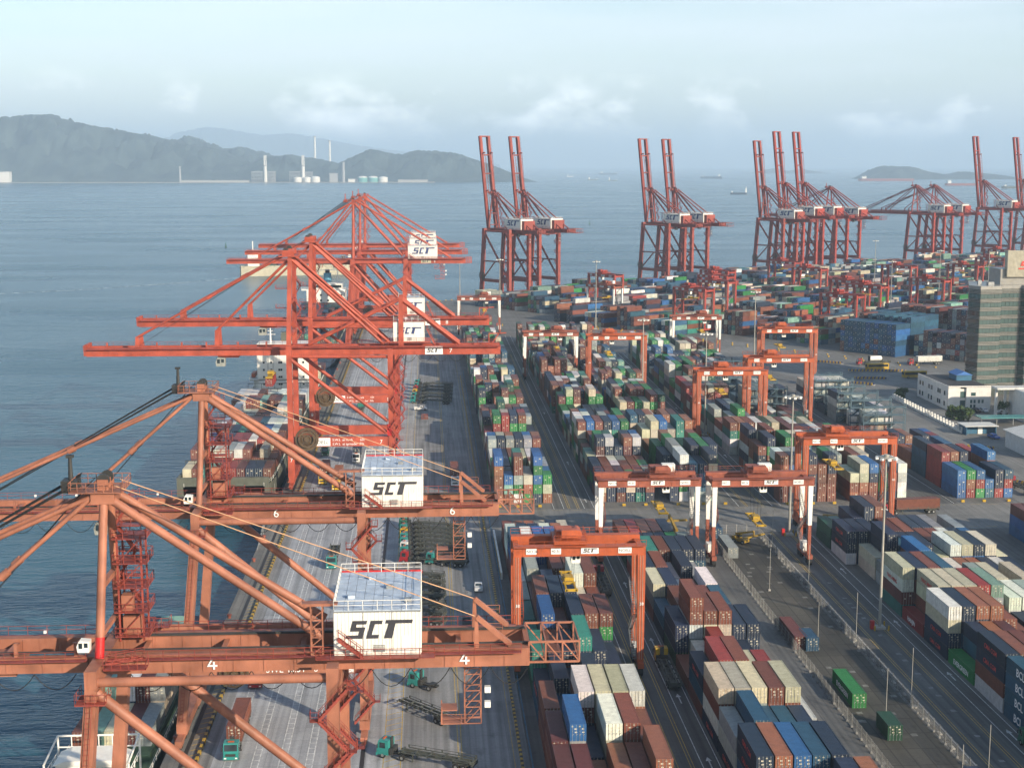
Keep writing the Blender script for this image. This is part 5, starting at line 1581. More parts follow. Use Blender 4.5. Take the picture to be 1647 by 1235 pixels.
def fuv(a):  # a: length along the face
    return np.stack([np.stack([z0, z0], -1), np.stack([a, z0], -1), np.stack([a, one * 2.59], -1), np.stack([z0, one * 2.59], -1)], 1)
top = np.stack([np.stack([z0, z0], -1), np.stack([z0, one * W], -1), np.stack([Ls, one * W], -1), np.stack([Ls, z0], -1)], 1)
uvs = np.stack([fuv(one * W), fuv(Ls), fuv(one * W), fuv(Ls), top], 1)
uvl.data.foreach_set('uv', uvs.astype(np.float32).ravel())
ca_ = me.attributes.new('Col', 'FLOAT_COLOR', 'FACE')
ca_.data.foreach_set('color', np.repeat(np.concatenate([rgb, np.ones((n, 1))], 1), 5, 0).astype(np.float32).ravel())
da = me.attributes.new('door', 'FLOAT', 'FACE')
da.data.foreach_set('value', np.tile(np.array([1, 0, 0, 0, 0], dtype=np.float32), n))
me.materials.append(M['container_mass'])
me.polygons.foreach_set('use_smooth', [False] * nf)
me.update(calc_edges=True)
o = put('stacked_containers', me)
tag(o, 'many stacked containers of mixed colours filling the yard and ship decks behind', 'containers', kind='stuff')

# ================================================================== vehicles
def wheels(root, xs_ys, r=.5, w=.3):
    for x, y in xs_ys:
        key = ('wheel', r, w)
        if key not in WH:
            m = MB(); m.tube((-w / 2, 0, 0), (w / 2, 0, 0), r, 14); m.cur = 1; m.tube((-w / 2 - .01, 0, 0), (w / 2 + .01, 0, 0), r * .5, 10)
            WH[key] = m.mesh('wheel', [M['tyre'], M['zinc']])
        put('wheel', WH[key], root, (x, y, r))
WH = {}
CABM = {}
def cabmat(k):
    if k not in CABM:
        CABM[k] = paint('cab_' + k, {'teal': (.03, .24, .22), 'yellow': (.55, .34, .02), 'red': (.30, .02, .025), 'white': (.7, .7, .68), 'green': (.02, .12, .07), 'black': (.02, .022, .025), 'silver': (.5, .52, .54), 'navy': (.03, .05, .1), 'blue': (.03, .1, .35), 'orange': (.6, .2, .03)}[k], .35, .15)
    return CABM[k]

def tractor(root, col, y0=0.0):
    """terminal tractor facing -y, front bumper at y0"""
    m = MB()
    m.prism([(y0, .6), (y0 + 2.0, .6), (y0 + 2.0, 2.9), (y0 + .35, 2.9), (y0 + .05, 1.7)], -1.15, 1.15, 'x')
    m.box(-1.2, 1.2, y0 - .12, y0 + .1, .4, .9)
    cb = m.build('cab', cabmat(col), root)
    g = MB(); g.add([(-1.0, y0 + .02, 1.75), (1.0, y0 + .02, 1.75), (1.0, y0 + .28, 2.7), (-1.0, y0 + .28, 2.7)], [(0, 1, 2, 3)])
    for sx in (-1, 1): g.box(sx * 1.155 - .01, sx * 1.155 + .01, y0 + .55, y0 + 1.5, 1.7, 2.6)
    g.build('window', M['glass'], cb)
    l = MB(); [l.box(sx * .85 - .18, sx * .85 + .18, y0 - .15, y0 - .12, .55, .75) for sx in (-1, 1)]; l.build('headlight', M['white_paint'], cb)
    gr = MB(); gr.box(-.75, .75, y0 - .13, y0 - .11, .95, 1.35); gr.box(-.35, .35, y0 + 2.02, y0 + 2.25, 1.0, 3.3); gr.build('grille', M['dark_steel'], cb)
    mi = MB(); [mi.box(sx * 1.38 - .1, sx * 1.38 + .1, y0 + .2, y0 + .3, 1.7, 2.3) for sx in (-1, 1)]; [mi.tube((sx * 1.15, y0 + .25, 2.3), (sx * 1.38, y0 + .25, 2.3), .03, 4) for sx in (-1, 1)]; mi.build('mirror', M['dark_steel'], cb)
    bc = MB(); bc.box(-.5, .5, y0 + .8, y0 + 1.05, 2.9, 3.08); bc.build('beacon', M['rtg_orange'], cb)
    f = MB(); f.box(-.45, .45, y0 + 2, y0 + 5.6, .62, .95); f.box(-1.1, 1.1, y0 + 2.1, y0 + 2.7, .7, 1.7); f.box(-.8, .8, y0 + 4.0, y0 + 5.0, .95, 1.15); f.build('chassis', M['dark_steel'], root)
    wheels(root, [(-1.0, y0 + 1.0), (1.0, y0 + 1.0), (-.95, y0 + 4.3), (.95, y0 + 4.3)])

M['trailer'] = paint('trailer', (.075, .082, .07), .6, .4, .2, (.09, .05, .03), scale=1.5)
def trailer(root, y0=3.6, Ln=12.6):
    m = MB()
    for sx in (-1, 1):
        m.box(sx * .5 - .12, sx * .5 + .12, y0, y0 + Ln, 1.15, 1.5)
        m.box(sx * 1.15 - .06, sx * 1.15 + .06, y0 + 1, y0 + Ln, 1.42, 1.55)
        for k in range(5):
            yy = y0 + 1 + (Ln - 1.2) * k / 4; m.box(sx * 1.15 - .08, sx * 1.15 + .08, yy - .12, yy + .12, 1.5, 1.95)
        m.beam((sx * 1.2, y0 + 1, 1.9), (sx * 1.2, y0 + Ln, 1.9), .07, .07)
    for k in range(6):
        yy = y0 + .3 + (Ln - .5) * k / 5; m.box(-1.2, 1.2, yy - .13, yy + .13, 1.3, 1.48)
    m.box(-.8, .8, y0 + Ln - 3.4, y0 + Ln - .6, .8, 1.15); m.box(-1.15, 1.15, y0 + Ln, y0 + Ln + .12, .8, 1.3)
    for sx in (-1, 1): m.box(sx * .8 - .08, sx * .8 + .08, y0 + 2.4, y0 + 2.6, .05, 1.2)
    t = m.build('trailer', M['trailer'], root)
    wheels(t, [(sx * .95, y0 + Ln - k) for sx in (-1, 1) for k in (1.4, 2.7)])
    return t

def truck(x, y, rz, col, label, load=None, tr=True, cab=True, group='terminal trucks'):
    root = empty('terminal_truck' if cab else 'container_trailer', (x, y, .02), rz)
    if cab: tractor(root, col)
    if tr: trailer(root, 3.6 if cab else 0)
    tag(root, label, 'truck' if cab else 'trailer', group)
    if load:
        body, door, rods, cast = meshes[load[1]]
        a = Vector((0, 4.4, 0)); a.rotate(Matrix.Rotation(rz, 3, 'Z'))
        o = put('shipping_container', body, None, (x + a.x, y + a.y, 1.55), rz); o.color = COL[load[0]][1] + (1,)
        for sx in (-.545, .545):
            d = put('door', door, o, (sx, 0, 0)); d.color = o.color; put('locking_bars', rods, d)
        put('roof', cast, o).color = o.color
        tag(o, '%s container riding on the %s' % (COL[load[0]][0], load[2]), 'container', 'containers on trucks')
    return root

# lanes under the cranes (front of a truck faces the camera when rz = 0)
truck(-31.3, 212, 0, 'teal', 'teal truck loaded with a rust brown container in the lane beneath crane 4', ('b', L40, 'teal truck beneath crane 4'))
truck(-31.2, 243, 0, 'red', 'red truck just behind the teal truck in the quay lane')
truck(-22.7, 318, 0, 'teal', 'teal truck with empty trailer in the lane between cranes 4 and 6')
truck(-33.2, 447, 0, 'green', 'dark green tractor without trailer beside the quay edge under crane 7', tr=False)
truck(-22.8, 436, 0, 'white', 'white truck carrying a navy container under crane 7', ('n', L40, 'white truck under crane 7'))
truck(-31.0, 406, 0, 'yellow', 'yellow truck with rust brown container in the lane left of crane 6 house', ('b', L40, 'yellow truck in the left quay lane'))
truck(-26.6, 398, 0, 'yellow', 'yellow truck with orange brown container next to the left lane truck', ('o', L40, 'yellow truck in the second quay lane'))
truck(-21.6, 560, 0, 'red', 'red truck in the quay lane behind crane 8', None)
truck(-25.6, 542, R(180), 'green', 'truck with teal green container seen from behind under crane 8', ('t', L20, 'truck under crane 8'))
truck(7.4, 401, 0, 'white', 'white truck with brown container on the quay road right of crane 6', ('b', L40, 'white truck on the quay road'))
truck(-3.6, 243.5, R(-122), 'teal', 'teal tractor without trailer standing alone on the apron behind crane 4', tr=False)
truck(-5.2, 233.5, R(-138), 'teal', 'lone dark trailer standing askew on the apron below crane 4 house', cab=False)
truck(-8.2, 213.5, R(-115), 'teal', 'teal truck with trailer at the bottom edge right of crane 4 legs', None)
# parked rows
cols = ['teal', 'green', 'teal', 'yellow', 'teal', 'teal', 'white', 'teal', 'red']
desc = ['farthest teal truck of the parked cluster beside crane 6', 'dark green truck in the parked cluster beside crane 6', 'teal truck behind the yellow one in the parked cluster', 'yellow truck in the parked cluster beside crane 6', 'teal truck in front of the yellow one in the parked cluster',
        'teal truck behind the white-cabbed one in the parked cluster', 'white-cabbed truck in the parked cluster beside crane 6', 'teal truck next to the dark red one in the parked cluster', 'dark red truck at the near end of the parked cluster']
for i, (c, d) in enumerate(zip(cols, desc)):
    truck(-7.6 + i * .1, 357 - i * 4.2, R(-108), c, d, group='parked trucks')
truck(-.6, 322, R(-116), 'teal', 'teal tractor without trailer parked right of the red truck', tr=False, group='parked trucks')
for i in range(7):
    truck(-9.0, 311.5 - i * 5.0 - (1.5 if i > 3 else 0), R(-108), 'teal', '%s empty trailer from the back in the row behind crane 4 house' % ORD[i], cab=False, group='parked trailers')
cols = ['teal', 'teal', 'red', 'yellow', 'teal', 'teal']
for i, c in enumerate(cols):
    truck(-5.6 - i * .25, 592 - i * 8.6, R(-106), c, '%s of the far row of six parked trucks, counted from the back' % ('%s truck, %s' % (c, ORD[i])), group='parked trucks')
truck(95.4, 212, R(180), 'green', 'green truck driving away beside the blue stack at the right edge', None)
truck(43.0, 254, R(180), 'yellow', 'yellow truck with empty trailer in the road beside gantry crane 38')
truck(37.8, 309, R(180), 'red', 'truck with empty trailer waiting in the road behind gantry crane 38')

def car(x, y, rz, col, label, pickup=False, L_=4.5, van=False):
    root = empty('pickup_truck' if pickup else 'car', (x, y, .02), rz)
    m = MB(); h = .62
    m.prism([(0, .35), (L_, .35), (L_, .9), (L_ - .2, .98), (.9, 1.0), (.1, .82)], -.88, .88, 'x')
    if pickup: m.prism([(1.2, .98), (3.0, .98), (2.7, 1.6), (1.8, 1.6)], -.8, .8, 'x'); m.box(-.88, -.8, 3.0, L_, .9, 1.15); m.box(.8, .88, 3.0, L_, .9, 1.15); m.box(-.8, .8, L_ - .08, L_, .9, 1.15)
    else: m.prism([(1.1, .98), (L_ - .3, .98), (L_ - .9, 1.5), (1.9, 1.5)], -.78, .78, 'x')
    b = m.build('body', cabmat(col), root)
    g = MB(); e = 3.0 if pickup else L_ - .3; t = 2.7 if pickup else L_ - .9
    s_ = 1.2 if pickup else 1.1; s2_ = 1.8 if pickup else 1.9; zt = 1.58 if pickup else 1.48
    g.add([(-.7, s_ + .02, 1.03), (.7, s_ + .02, 1.03), (.65, s2_ - .06, zt - .05), (-.65, s2_ - .06, zt - .05)], [(0, 1, 2, 3)])
    g.add([(.7, e + .0, 1.03), (-.7, e + .0, 1.03), (-.65, t + .07, zt - .05), (.65, t + .07, zt - .05)], [(0, 1, 2, 3)])
    for sx in (-1, 1): g.add([(sx * .83, s_ + .35, 1.02), (sx * .83, e - .35, 1.02), (sx * .80, t - .1, zt - .08), (sx * .80, s2_ + .1, zt - .08)], [(0, 1, 2, 3)])
    g.build('window', M['glass'], b)
    wheels(root, [(sx * .8, k) for sx in (-1, 1) for k in (.85, L_ - .9)], .33, .22)
    tag(root, label, 'pickup' if pickup else 'car', 'cars in the terminal')
car(10.5, 303, R(180), 'silver', 'silver pickup on the quay road near the yellow kerb', True, 4.9)
car(7.3, 275, 0, 'black', 'black car on the quay road behind the rear stays of crane 4')
car(-.6, 532, R(90), 'white', 'white pickup parked crosswise beside crane 7', True, 4.9)
for i, (c, x) in enumerate((('black', 200), ('navy', 203), ('black', 206), ('silver', 209))):
    car(x, 513, R(10), c, '%s car parked at the office, %s from the left' % (c, ORD[i]))
car(216.5, 510, R(80), 'silver', 'silver van-like car parked rightmost at the office')
car(192.5, 462, R(15), 'blue', 'pale blue car between the shed and the right-hand warehouse', L_=4.8)

# yellow empty-handler and other yard machines
M['machine_yellow'] = paint('machine_yellow', (.33, .21, .03), .5, .35, .15)
def stacker(x, y, rz, label, sc=.8):
    root = empty('reach_stacker', (x, y, .02), rz); root.scale = (sc,) * 3
    m = MB(); m.box(-1.4, 1.4, 0, 6.5, .8, 1.9); m.box(-1.5, 1.5, 5, 6.8, 1.0, 2.6); m.build('body', M['machine_yellow'], root)
    m = MB(); m.box(-.7, .7, 3.4, 5.0, 1.9, 3.5); cb = m.build('cab', M['machine_yellow'], root); g = MB(); g.box(-.72, .72, 3.36, 3.4, 2.3, 3.3); g.box(-.72, -.7, 3.6, 4.8, 2.3, 3.3); g.build('window', M['glass'], cb)
    m = MB(); m.beam((0, 6, 3.2), (0, -3.5, 6.0), .8, .9, .6, .7); m.beam((0, -3.4, 6), (0, -3.4, 4.4), .5, .5); m.build('boom', M['machine_yellow'], root)
    m = MB(); m.box(-5.8, 5.8, -4.1, -2.8, 3.9, 4.4); m.build('spreader', M['machine_yellow'], root)
    wheels(root, [(sx * 1.5, k) for sx in (-1, 1) for k in (.9, 5.4)], .85, .6)
    tag(root, label, 'reach stacker', 'yard machines')
stacker(77.6, 334, R(35), 'yellow reach stacker at the head of the fenced strip', .62)
stacker(104.0, 345, R(160), 'yellow stacker holding a navy container right of the cross road')
stacker(60.5, 343, R(185), 'yellow stacker among navy containers under the white-legged crane')
# goods pallet by the pickup
m = MB()
for i in (0, 1.1, 2.2):
    for j in (0, 1.5, 3): m.box(i - .08, i + .08, j - .08, j + .08, 0, 1.5)
for z in (0.05, .7, 1.4):
    for j in (0, 1.5, 3): m.box(-.1, 2.3, j - .06, j + .06, z, z + .1)
    for i in (0, 2.2): m.box(i - .06, i + .06, -.1, 3.1, z, z + .1)
tag(m.build('steel_cage', M['rtg_rust'], None, (-2.6, 512, .02)), 'rusty steel cage standing on the apron beside the white pickup', 'cage')
# trucks on the transfer road
def big_truck(x, y, rz, col, label, box=None, tank=False):
    root = empty('road_truck', (x, y, .02), rz)
    tractor(root, col)
    trailer(root)
    if tank:
        m = MB(); m.tube((0, 6, 2.9), (0, 12, 2.9), 1.15, 14); m.build('tank', M['white_paint'], root)
        m = MB(); [m.box(-1.2, 1.2, yy, yy + .15, 1.6, 4.1) for yy in (5.9, 11.95)]; m.build('tank_frame', M['dark_steel'], root)
    tag(root, label, 'truck', 'road trucks')
    if box:
        body, door, rods, cast = meshes[L40]
        a = Vector((0, 4.2, 0)); a.rotate(Matrix.Rotation(rz, 3, 'Z'))
        o = put('shipping_container', body, None, (x + a.x, y + a.y, 1.55), rz); o.color = COL[box[0]][1] + (1,)
        put('roof', cast, o).color = o.color
        for sx in (-.545, .545): put('door', door, o, (sx, 0, 0)).color = o.color
        tag(o, box[1], 'container', 'containers on trucks')
big_truck(222.6, 641, R(-82), 'red', 'red truck hauling a white container on the transfer road', ('w', 'white container on the red truck before the blue stacks'))
big_truck(199.0, 643, R(-82), 'red', 'red truck with a white tank on the transfer road', tank=True)
big_truck(168.5, 395, R(180), 'red', 'red truck facing away beside the right-hand blue boxes')
big_truck(119.5, 361.5, R(-84), 'red', 'red truck with rust brown container crossing beside the orange gantry', ('b', 'rust brown container on the truck in the cross road'))
def bus(x, y, rz, label):
    root = empty('bus', (x, y, .02), rz)
    m = MB(); m.box(-1.25, 1.25, 0, 10.5, .45, 3.1); b = m.build('body', M['yellow'], root)
    g = MB(); g.box(-1.27, 1.27, .5, 10, 1.6, 2.6); g.box(-1.1, 1.1, -.02, 10.52, 1.5, 2.7); g.build('window', M['glass'], b)
    wheels(root, [(sx * 1.1, k) for sx in (-1, 1) for k in (2, 8)], .5)
    tag(root, label, 'bus')
bus(206.5, 601, R(-85), 'yellow bus parked left of the white office')
bus(198, 626, R(-83), 'yellow bus on the transfer road left of the office roof')

# ================================================================== masts, fences, kerbs
def light_mast(x, y, H, label, base=True):
    root = empty('light_mast', (x, y, 0))
    m = MB(); m.tube((0, 0, .3), (0, 0, H), .34, 10, .15); m.build('pole', M['mast'], root)
    m = MB(); m.tube((0, 0, H), (0, 0, H + .35), 1.5, 14); m.tube((0, 0, H + .35), (0, 0, H + .8), .5, 8); hd = m.build('lamp_ring', M['mast'], root)
    m = MB()
    for i in range(8):
        t = 2 * math.pi * i / 8
        m.rbox((1.9 * math.cos(t), 1.9 * math.sin(t), H + .05), (.6, .6, .4), t)
    m.build('floodlight', M['white_paint'], hd)
    if base:
        m = MB(); m.box(-1.0, 1.0, -1.0, 1.0, 0, .5); m.build('foundation', M['concrete_post'], root)
        for i in range(4):
            t = math.pi / 4 + i * math.pi / 2
            m = MB(); m.tube((2 * math.cos(t), 2 * math.sin(t), 0), (2 * math.cos(t), 2 * math.sin(t), 1.0), .18, 8); m.build('bollard', M['yellow'], root)
        m = MB(); m.box(-1.9, -1.2, -.5, .3, 0, 1.7); m.build('switch_box', M['bright_red'], root)
    tag(root, label, 'light mast', 'light masts in the terminal')
M['mast'] = paint('mast', (.36, .345, .30), .5, .2)
light_mast(90.0, 269.5, 34.8, 'tall light mast at bottom right in the middle of the wide road')
light_mast(90.2, 342.4, 35, 'tall light mast beside the white-legged gantry near the cross road')
light_mast(94.6, 475, 35, 'tall light mast left of the middle orange gantry crane')
light_mast(79.8, 520, 35, 'tall light mast between the blocks, left of the yard centre')
light_mast(94.8, 795, 38, 'light mast standing against the water beside the far gantry')
light_mast(41.5, 815, 38, 'light mast before the leftmost raised-boom cranes')
light_mast(145.5, 622, 36, 'light mast behind the rearmost orange gantry crane')
light_mast(*rot_yard(150, 300), 38, 'light mast in front of the near-identical far gantry pair')
light_mast(*rot_yard(260, 262), 38, 'light mast beneath the far cluster of three cranes')
light_mast(*rot_yard(330, 166), 38, 'slim light mast left of the far cluster of three cranes')
light_mast(*rot_yard(500, 330), 38, 'light mast far right before the tower')
light_mast(20.5, 905, 30, 'light mast at the corner of the two quays', base=False)

for i, (x, y, h, t) in enumerate(((82.9, 196, 9, 'first'), (82.9, 230, 9, 'second'), (82.9, 262, 9, 'third'), (82.9, 297, 9, 'fourth'), (82.9, 330, 9, 'fifth'))):
    root = empty('lamp_pole', (x, y, 0))
    m = MB(); m.tube((0, 0, 0), (0, 0, h), .07, 8, .05); m.box(-.15, .15, -.15, .15, 0, .4); m.build('pole', M['mast'], root)
    m = MB(); m.tube((0, 0, h), (0, 0, h + .9), .05, 6); m.build('tip', M['concrete_post'], root)
    tag(root, '%s thin pole from the bottom along the right fence of the fenced strip' % t, 'pole', 'thin poles round the fenced strip')
for i, (x, y, t) in enumerate(((76.5, 190, 'first'), (75.5, 221, 'second'), (74.2, 258, 'third'), (74, 296, 'fourth'))):
    root = empty('lamp_pole', (x, y, 0))
    m = MB(); m.tube((0, 0, 0), (0, 0, 9.5), .07, 8, .05); m.build('pole', M['mast'], root)
    m = MB(); m.box(-.25, .25, -.25, .25, 0, .35); m.build('foot', M['concrete_post'], root)
    tag(root, '%s thin pole from the bottom standing inside the fenced strip' % t, 'pole', 'thin poles round the fenced strip')

M['fence_wire'] = paint('fence_wire', (.24, .24, .23), .6, .3)
def fence(x, y0, y1, label, h=2.4):
    root = empty('mesh_fence', (x, y0, 0))
    n = int((y1 - y0) / 2.6)
    pm = None
    m = MB(); m.box(-.06, .06, -.06, .06, 0, h); pm = m.mesh('fence_post', M['fence_wire'])
    q = MB()
    for k in range(9): q.box(-.012, .012, .1 + k * .3, .125 + k * .3, .1, h - .05)
    for k in range(4): q.box(-.015, .015, .06, 2.54, .1 + k * .72, .14 + k * .72)
    qm = q.mesh('fence_panel', M['fence_wire'])
    b = MB(); b.box(-.2, .2, -.2, .2, 0, .35); bm = b.mesh('fence_foot', M['fence_wire'])
    for i in range(n):
        p = put('post', pm, root, (0, i * 2.6, 0)); put('mesh_panel', qm, root, (0, i * 2.6, 0))
        put('foot', bm, p, (0, 0, 0))
    tag(root, label, 'fence')
fence(69.4, 160, 344, 'pale mesh fence on the left side of the dark fenced strip')
fence(82.3, 160, 344, 'pale mesh fence along the wide road on the right of the fenced strip')
root = empty('mesh_fence', (69.4, 344.4, 0))
for i in range(5):
    m = MB(); m.box(i * 2.6, i * 2.6 + .1, -.05, .05, 0, 2.4); m.build('post', M['concrete_post'], root)
    m = MB(); [m.box(i * 2.6 + .1, i * 2.6 + 2.6, -.02, .02, z, z + .04) for z in (.1, .8, 1.6, 2.3)]; [m.box(i * 2.6 + k * .3, i * 2.6 + k * .3 + .025, -.012, .012, .1, 2.3) for k in range(1, 9)]; m.build('mesh_panel', M['zinc'], root)
tag(root, 'short mesh fence across the head of the fenced strip', 'fence')

# low concrete kerb blocks with yellow paint under the right-hand fence
root = empty('kerb_row', (83.0, 0, 0))
m = MB(); m.box(-.25, .25, -.6, .6, 0, .22); a_ = m.mesh('kerb_block', M['concrete_post']); b_ = m.mesh('kerb_block', M['rail_slot'])
for i in range(60):
    put('kerb_block', b_ if i % 2 else a_, root, (0, 170 + i * 2.9, .01))
tag(root, 'row of low concrete blocks along the fenced strip by the wide road', 'kerb')

# yellow and black kerb along the quay lanes: striped blocks
def striped(name, x, y0, y1, label, step=2.4, wd=.5, ht=.45, every=1.0):
    root = empty(name, (x, y0, 0))
    m = MB(); m.box(-wd / 2, wd / 2, 0, step * .48, 0, ht); ym = m.mesh('yellow_block', M['yellow'])
    m = MB(); m.box(-wd / 2 + .01, wd / 2 - .01, 0, step * .48, 0, ht - .02); km = m.mesh('black_block', M['rail_slot'])
    n = min(290, int((y1 - y0) / step))
    for i in range(n):
        put('yellow_block', ym, root, (0, i * step, .01)); put('black_block', km, root, (0, i * step + step * .5, .01))
    tag(root, label, 'kerb')
striped('striped_kerb', -36.7, 150, 840, 'yellow and black bollard kerb along the edge of the near quay', 2.4)
striped('striped_kerb', 14.0, 150, 620, 'yellow and black kerb between quay road and first container block', 1.7, .45, .35)
root = empty('pipe_barrier', (15.5, 150, 0))
m = MB(); m.box(-.1, .1, 0, 480, .55, .8); m.box(-.05, .05, 0, 480, 1.1, 1.2); m.build('rail', M['blue_steel'], root)
m = MB(); m.box(-.08, .08, -.08, .08, 0, 1.2); pm = m.mesh('barrier_post', M['blue_steel'])
for i in range(160): put('post', pm, root, (0, i * 3.0, 0))
tag(root, 'blue pipe barrier beside the first container block', 'barrier')
root = empty('flood_wall', (14.9, 308, 0))
m = MB(); m.box(.9, 1.3, 0, 38, 0, 1.6); m.build('wall', M['white_paint'], root)
m = MB(); [m.box(.86, .9, k * 2.4, k * 2.4 + 1.2, .1, 1.3) for k in range(15)]; m.build('yellow_stripe', M['yellow'], root)
tag(root, 'low white wall with yellow stripes left of gantry crane 38', 'wall')

# quay furniture: rubber fenders and bollards
m = MB(); m.tube((0, 0, 0), (0, 0, .55), .35, 10, .28); m.tube((0, 0, .55), (0, 0, .8), .5, 10); bm = m.mesh('bollard', M['rtg_rust'])
root = empty('mooring_bollards', (-41.3, 160, 0))
for i in range(34):
    o = put('mooring_bollard', bm, None, (-41.3, 200 + i * 21, .006))
    tag(o, 'rusty mooring bollard on the near quay edge', 'bollard', 'mooring bollards on the quay edge')
bpy.data.objects.remove(root)
# yellow blocks on the second quay edge
m = MB(); m.box(-.45, .45, -.25, .25, 0, .6); ym = m.mesh('edge_block', M['yellow'])
for i in range(40):
    x, y = rot_yard(6 + i * 5.2, .7)
    o = put('edge_block', ym, None, (x, y, 0), T_ANG)
    tag(o, 'small yellow block on the edge of the second quay', 'edge block', 'yellow blocks on the second quay edge')
# striped traffic islands on the transfer road
def island(x, y, ln, rz, label):
    root = empty('traffic_island', (x, y, 0), rz)
    m = MB(); m.box(-ln / 2, ln / 2, -1.0, 1.0, 0, .18); m.build('kerb_slab', M['concrete_post'], root)
    a = MB(); a.box(-.3, .3, -.2, .2, .0, .7); ym = a.mesh('yellow_block', M['yellow']); km = a.mesh('black_block', M['letter_blue'])
    n = int(ln / .8)
    for i in range(n):
        put('striped_block', ym if i % 2 else km, root, (-ln / 2 + .4 + i * .8, -1.05, .18)); put('striped_block', km if i % 2 else ym, root, (-ln / 2 + .4 + i * .8, 1.05, .18))
    tag(root, label, 'traffic island', 'striped traffic islands')
island(186, 652, 18, R(-35), 'striped traffic island left of the tank truck')
island(202, 622, 26, R(-5), 'long striped traffic island in front of the tank truck')
island(192, 600, 14, R(-5), 'short striped traffic island left of the yellow bus')
island(184, 585, 10, R(-40), 'small striped traffic island before the long fence wall')
island(180.5, 447, 9, R(-32), 'striped traffic island left of the right-hand warehouse')
island(169.5, 398, 12, R(-50), 'striped traffic island right of the blue boxes')
# yellow blocks lining the front of the turned yard
for i in range(46):
    x, y = rot_yard(27 + (6 if i % 2 else 0), 178 + i * 5)
    o = put('edge_block', ym, None, (x, y, 0), T_ANG)
    tag(o, 'small yellow block along the transfer road before the far yard', 'edge block', 'yellow blocks along the transfer road')
for i, x in enumerate((19, 24, 30, 47, 53, 59, 68, 75, 81, 98, 105, 111, 118, 124, 131, 147, 153, 160)):
    o = put('edge_block', ym, None, (x, 375.6 if x < 95 else 374.4, 0))
    tag(o, 'small yellow block at the foot of the stacks beside the cross road', 'edge block', 'yellow blocks along the cross road')

# reefer racks: blue steel frames between the boxes
def rack(x, y, wd, tiers, label):
    root = empty('reefer_rack', (x, y, 0))
    h = tiers * 2.7
    n = max(2, int(wd / 3.7))
    for i in range(n + 1):
        m = MB()
        for j in (0, 1.8): m.beam((wd * i / n, j, 0), (wd * i / n, j, h + 1), .22, .22)
        m.build('column', M['rack'], root)
    for k in range(1, tiers + 1):
        m = MB(); z = k * 2.7
        for j in (0, 1.8): m.beam((0, j, z - .1), (wd, j, z - .1), .25, .3)
        m.box(0, wd, .1, 1.7, z - .05, z)
        m.build('floor', M['rack'], root)
        m = MB(); m.rail([(0, 0, z), (wd, 0, z)], 1.0, .04, 1.8); m.build('railing', M['rack'], root)
    m = MB()
    for k in range(tiers):
        a = (k % 2) * wd * .5; m.stairs((a + 1, .9, k * 2.7), (a + 4.2, .9, k * 2.7 + 2.6), .8)
        i = rng.randrange(n); m.beam((wd * i / n, 0, k * 2.7), (wd * (i + 1) / n, 0, k * 2.7 + 2.7), .14, .14)
    m.build('stairway', M['rack'], root)
    tag(root, label, 'reefer rack', 'blue steel reefer racks')
M['rack'] = paint('rack', (.07, .12, .15), .5, .25)
rk = ((116, 507, 'first'), (116, 522, 'second'), (116, 537, 'third'), (116, 552, 'fourth'), (116, 567, 'fifth'), (116, 582, 'sixth'))
for x, y, t in rk:
    rack(x, y, 15.4, 4, '%s blue reefer rack from the front in the left rack row' % t)
    for c in range(6):
        for k in range(rng.randint(1, 4)):
            con(x + 1.3 + c * 2.56, y + 2.1, .02 + k * TH, L40, rng.choice('wwwcy'), 0, block='R', words='', bay=0, colm=c, tier=k, n=1, open=False, half=0) if False else None
for x, y, t in ((147.2, 466, 'first'), (147.2, 481, 'second'), (147.2, 496, 'third'), (147.2, 511, 'fourth'), (147.2, 526, 'fifth'), (147.2, 541, 'sixth')):
    rack(x, y, 14.4, 4, '%s blue reefer rack from the front in the right rack row' % t)

# ================================================================== buildings
M['tower_metal'] = paint('tower_metal', (.29, .285, .265), .35, .15, metal=.2)
M['tower_dark'] = paint('tower_dark', (.055, .068, .062), .25, .15)
M['tower_glass'] = paint('tower_glass', (.05, .095, .09), .10, .35, scale=.12, spec=.9, bump=0)
M['office_white'] = paint('office_white', (.66, .64, .60), .7, .12, .03, (.4, .36, .3))
M['dark_roof'] = paint('dark_roof', (.05, .048, .05), .7, .25)
M['shed_roof'] = paint('shed_roof', (.60, .60, .57), .5, .15)
M['blue_roof'] = paint('blue_roof', (.05, .16, .42), .5, .15)
M['teal_roof'] = paint('teal_roof', (.07, .24, .24), .5, .2)
root = empty('office_tower', (219, 550, 0))
plan = [(-2.5, 6), (0, 0), (9, 1.2), (10.4, 4.2), (18.5, 4.6), (19.9, 1.6), (31, 1.8), (33, 8), (31, 24), (4, 24)]
m = MB(); m.prism([(x * .985 + .25, y * .97 + .3) for x, y in plan], 0, 43.2); m.build('core', M['tower_dark'], root)
edges = list(zip(plan, plan[1:]))[:7]
FH = 3.42
panes = {}
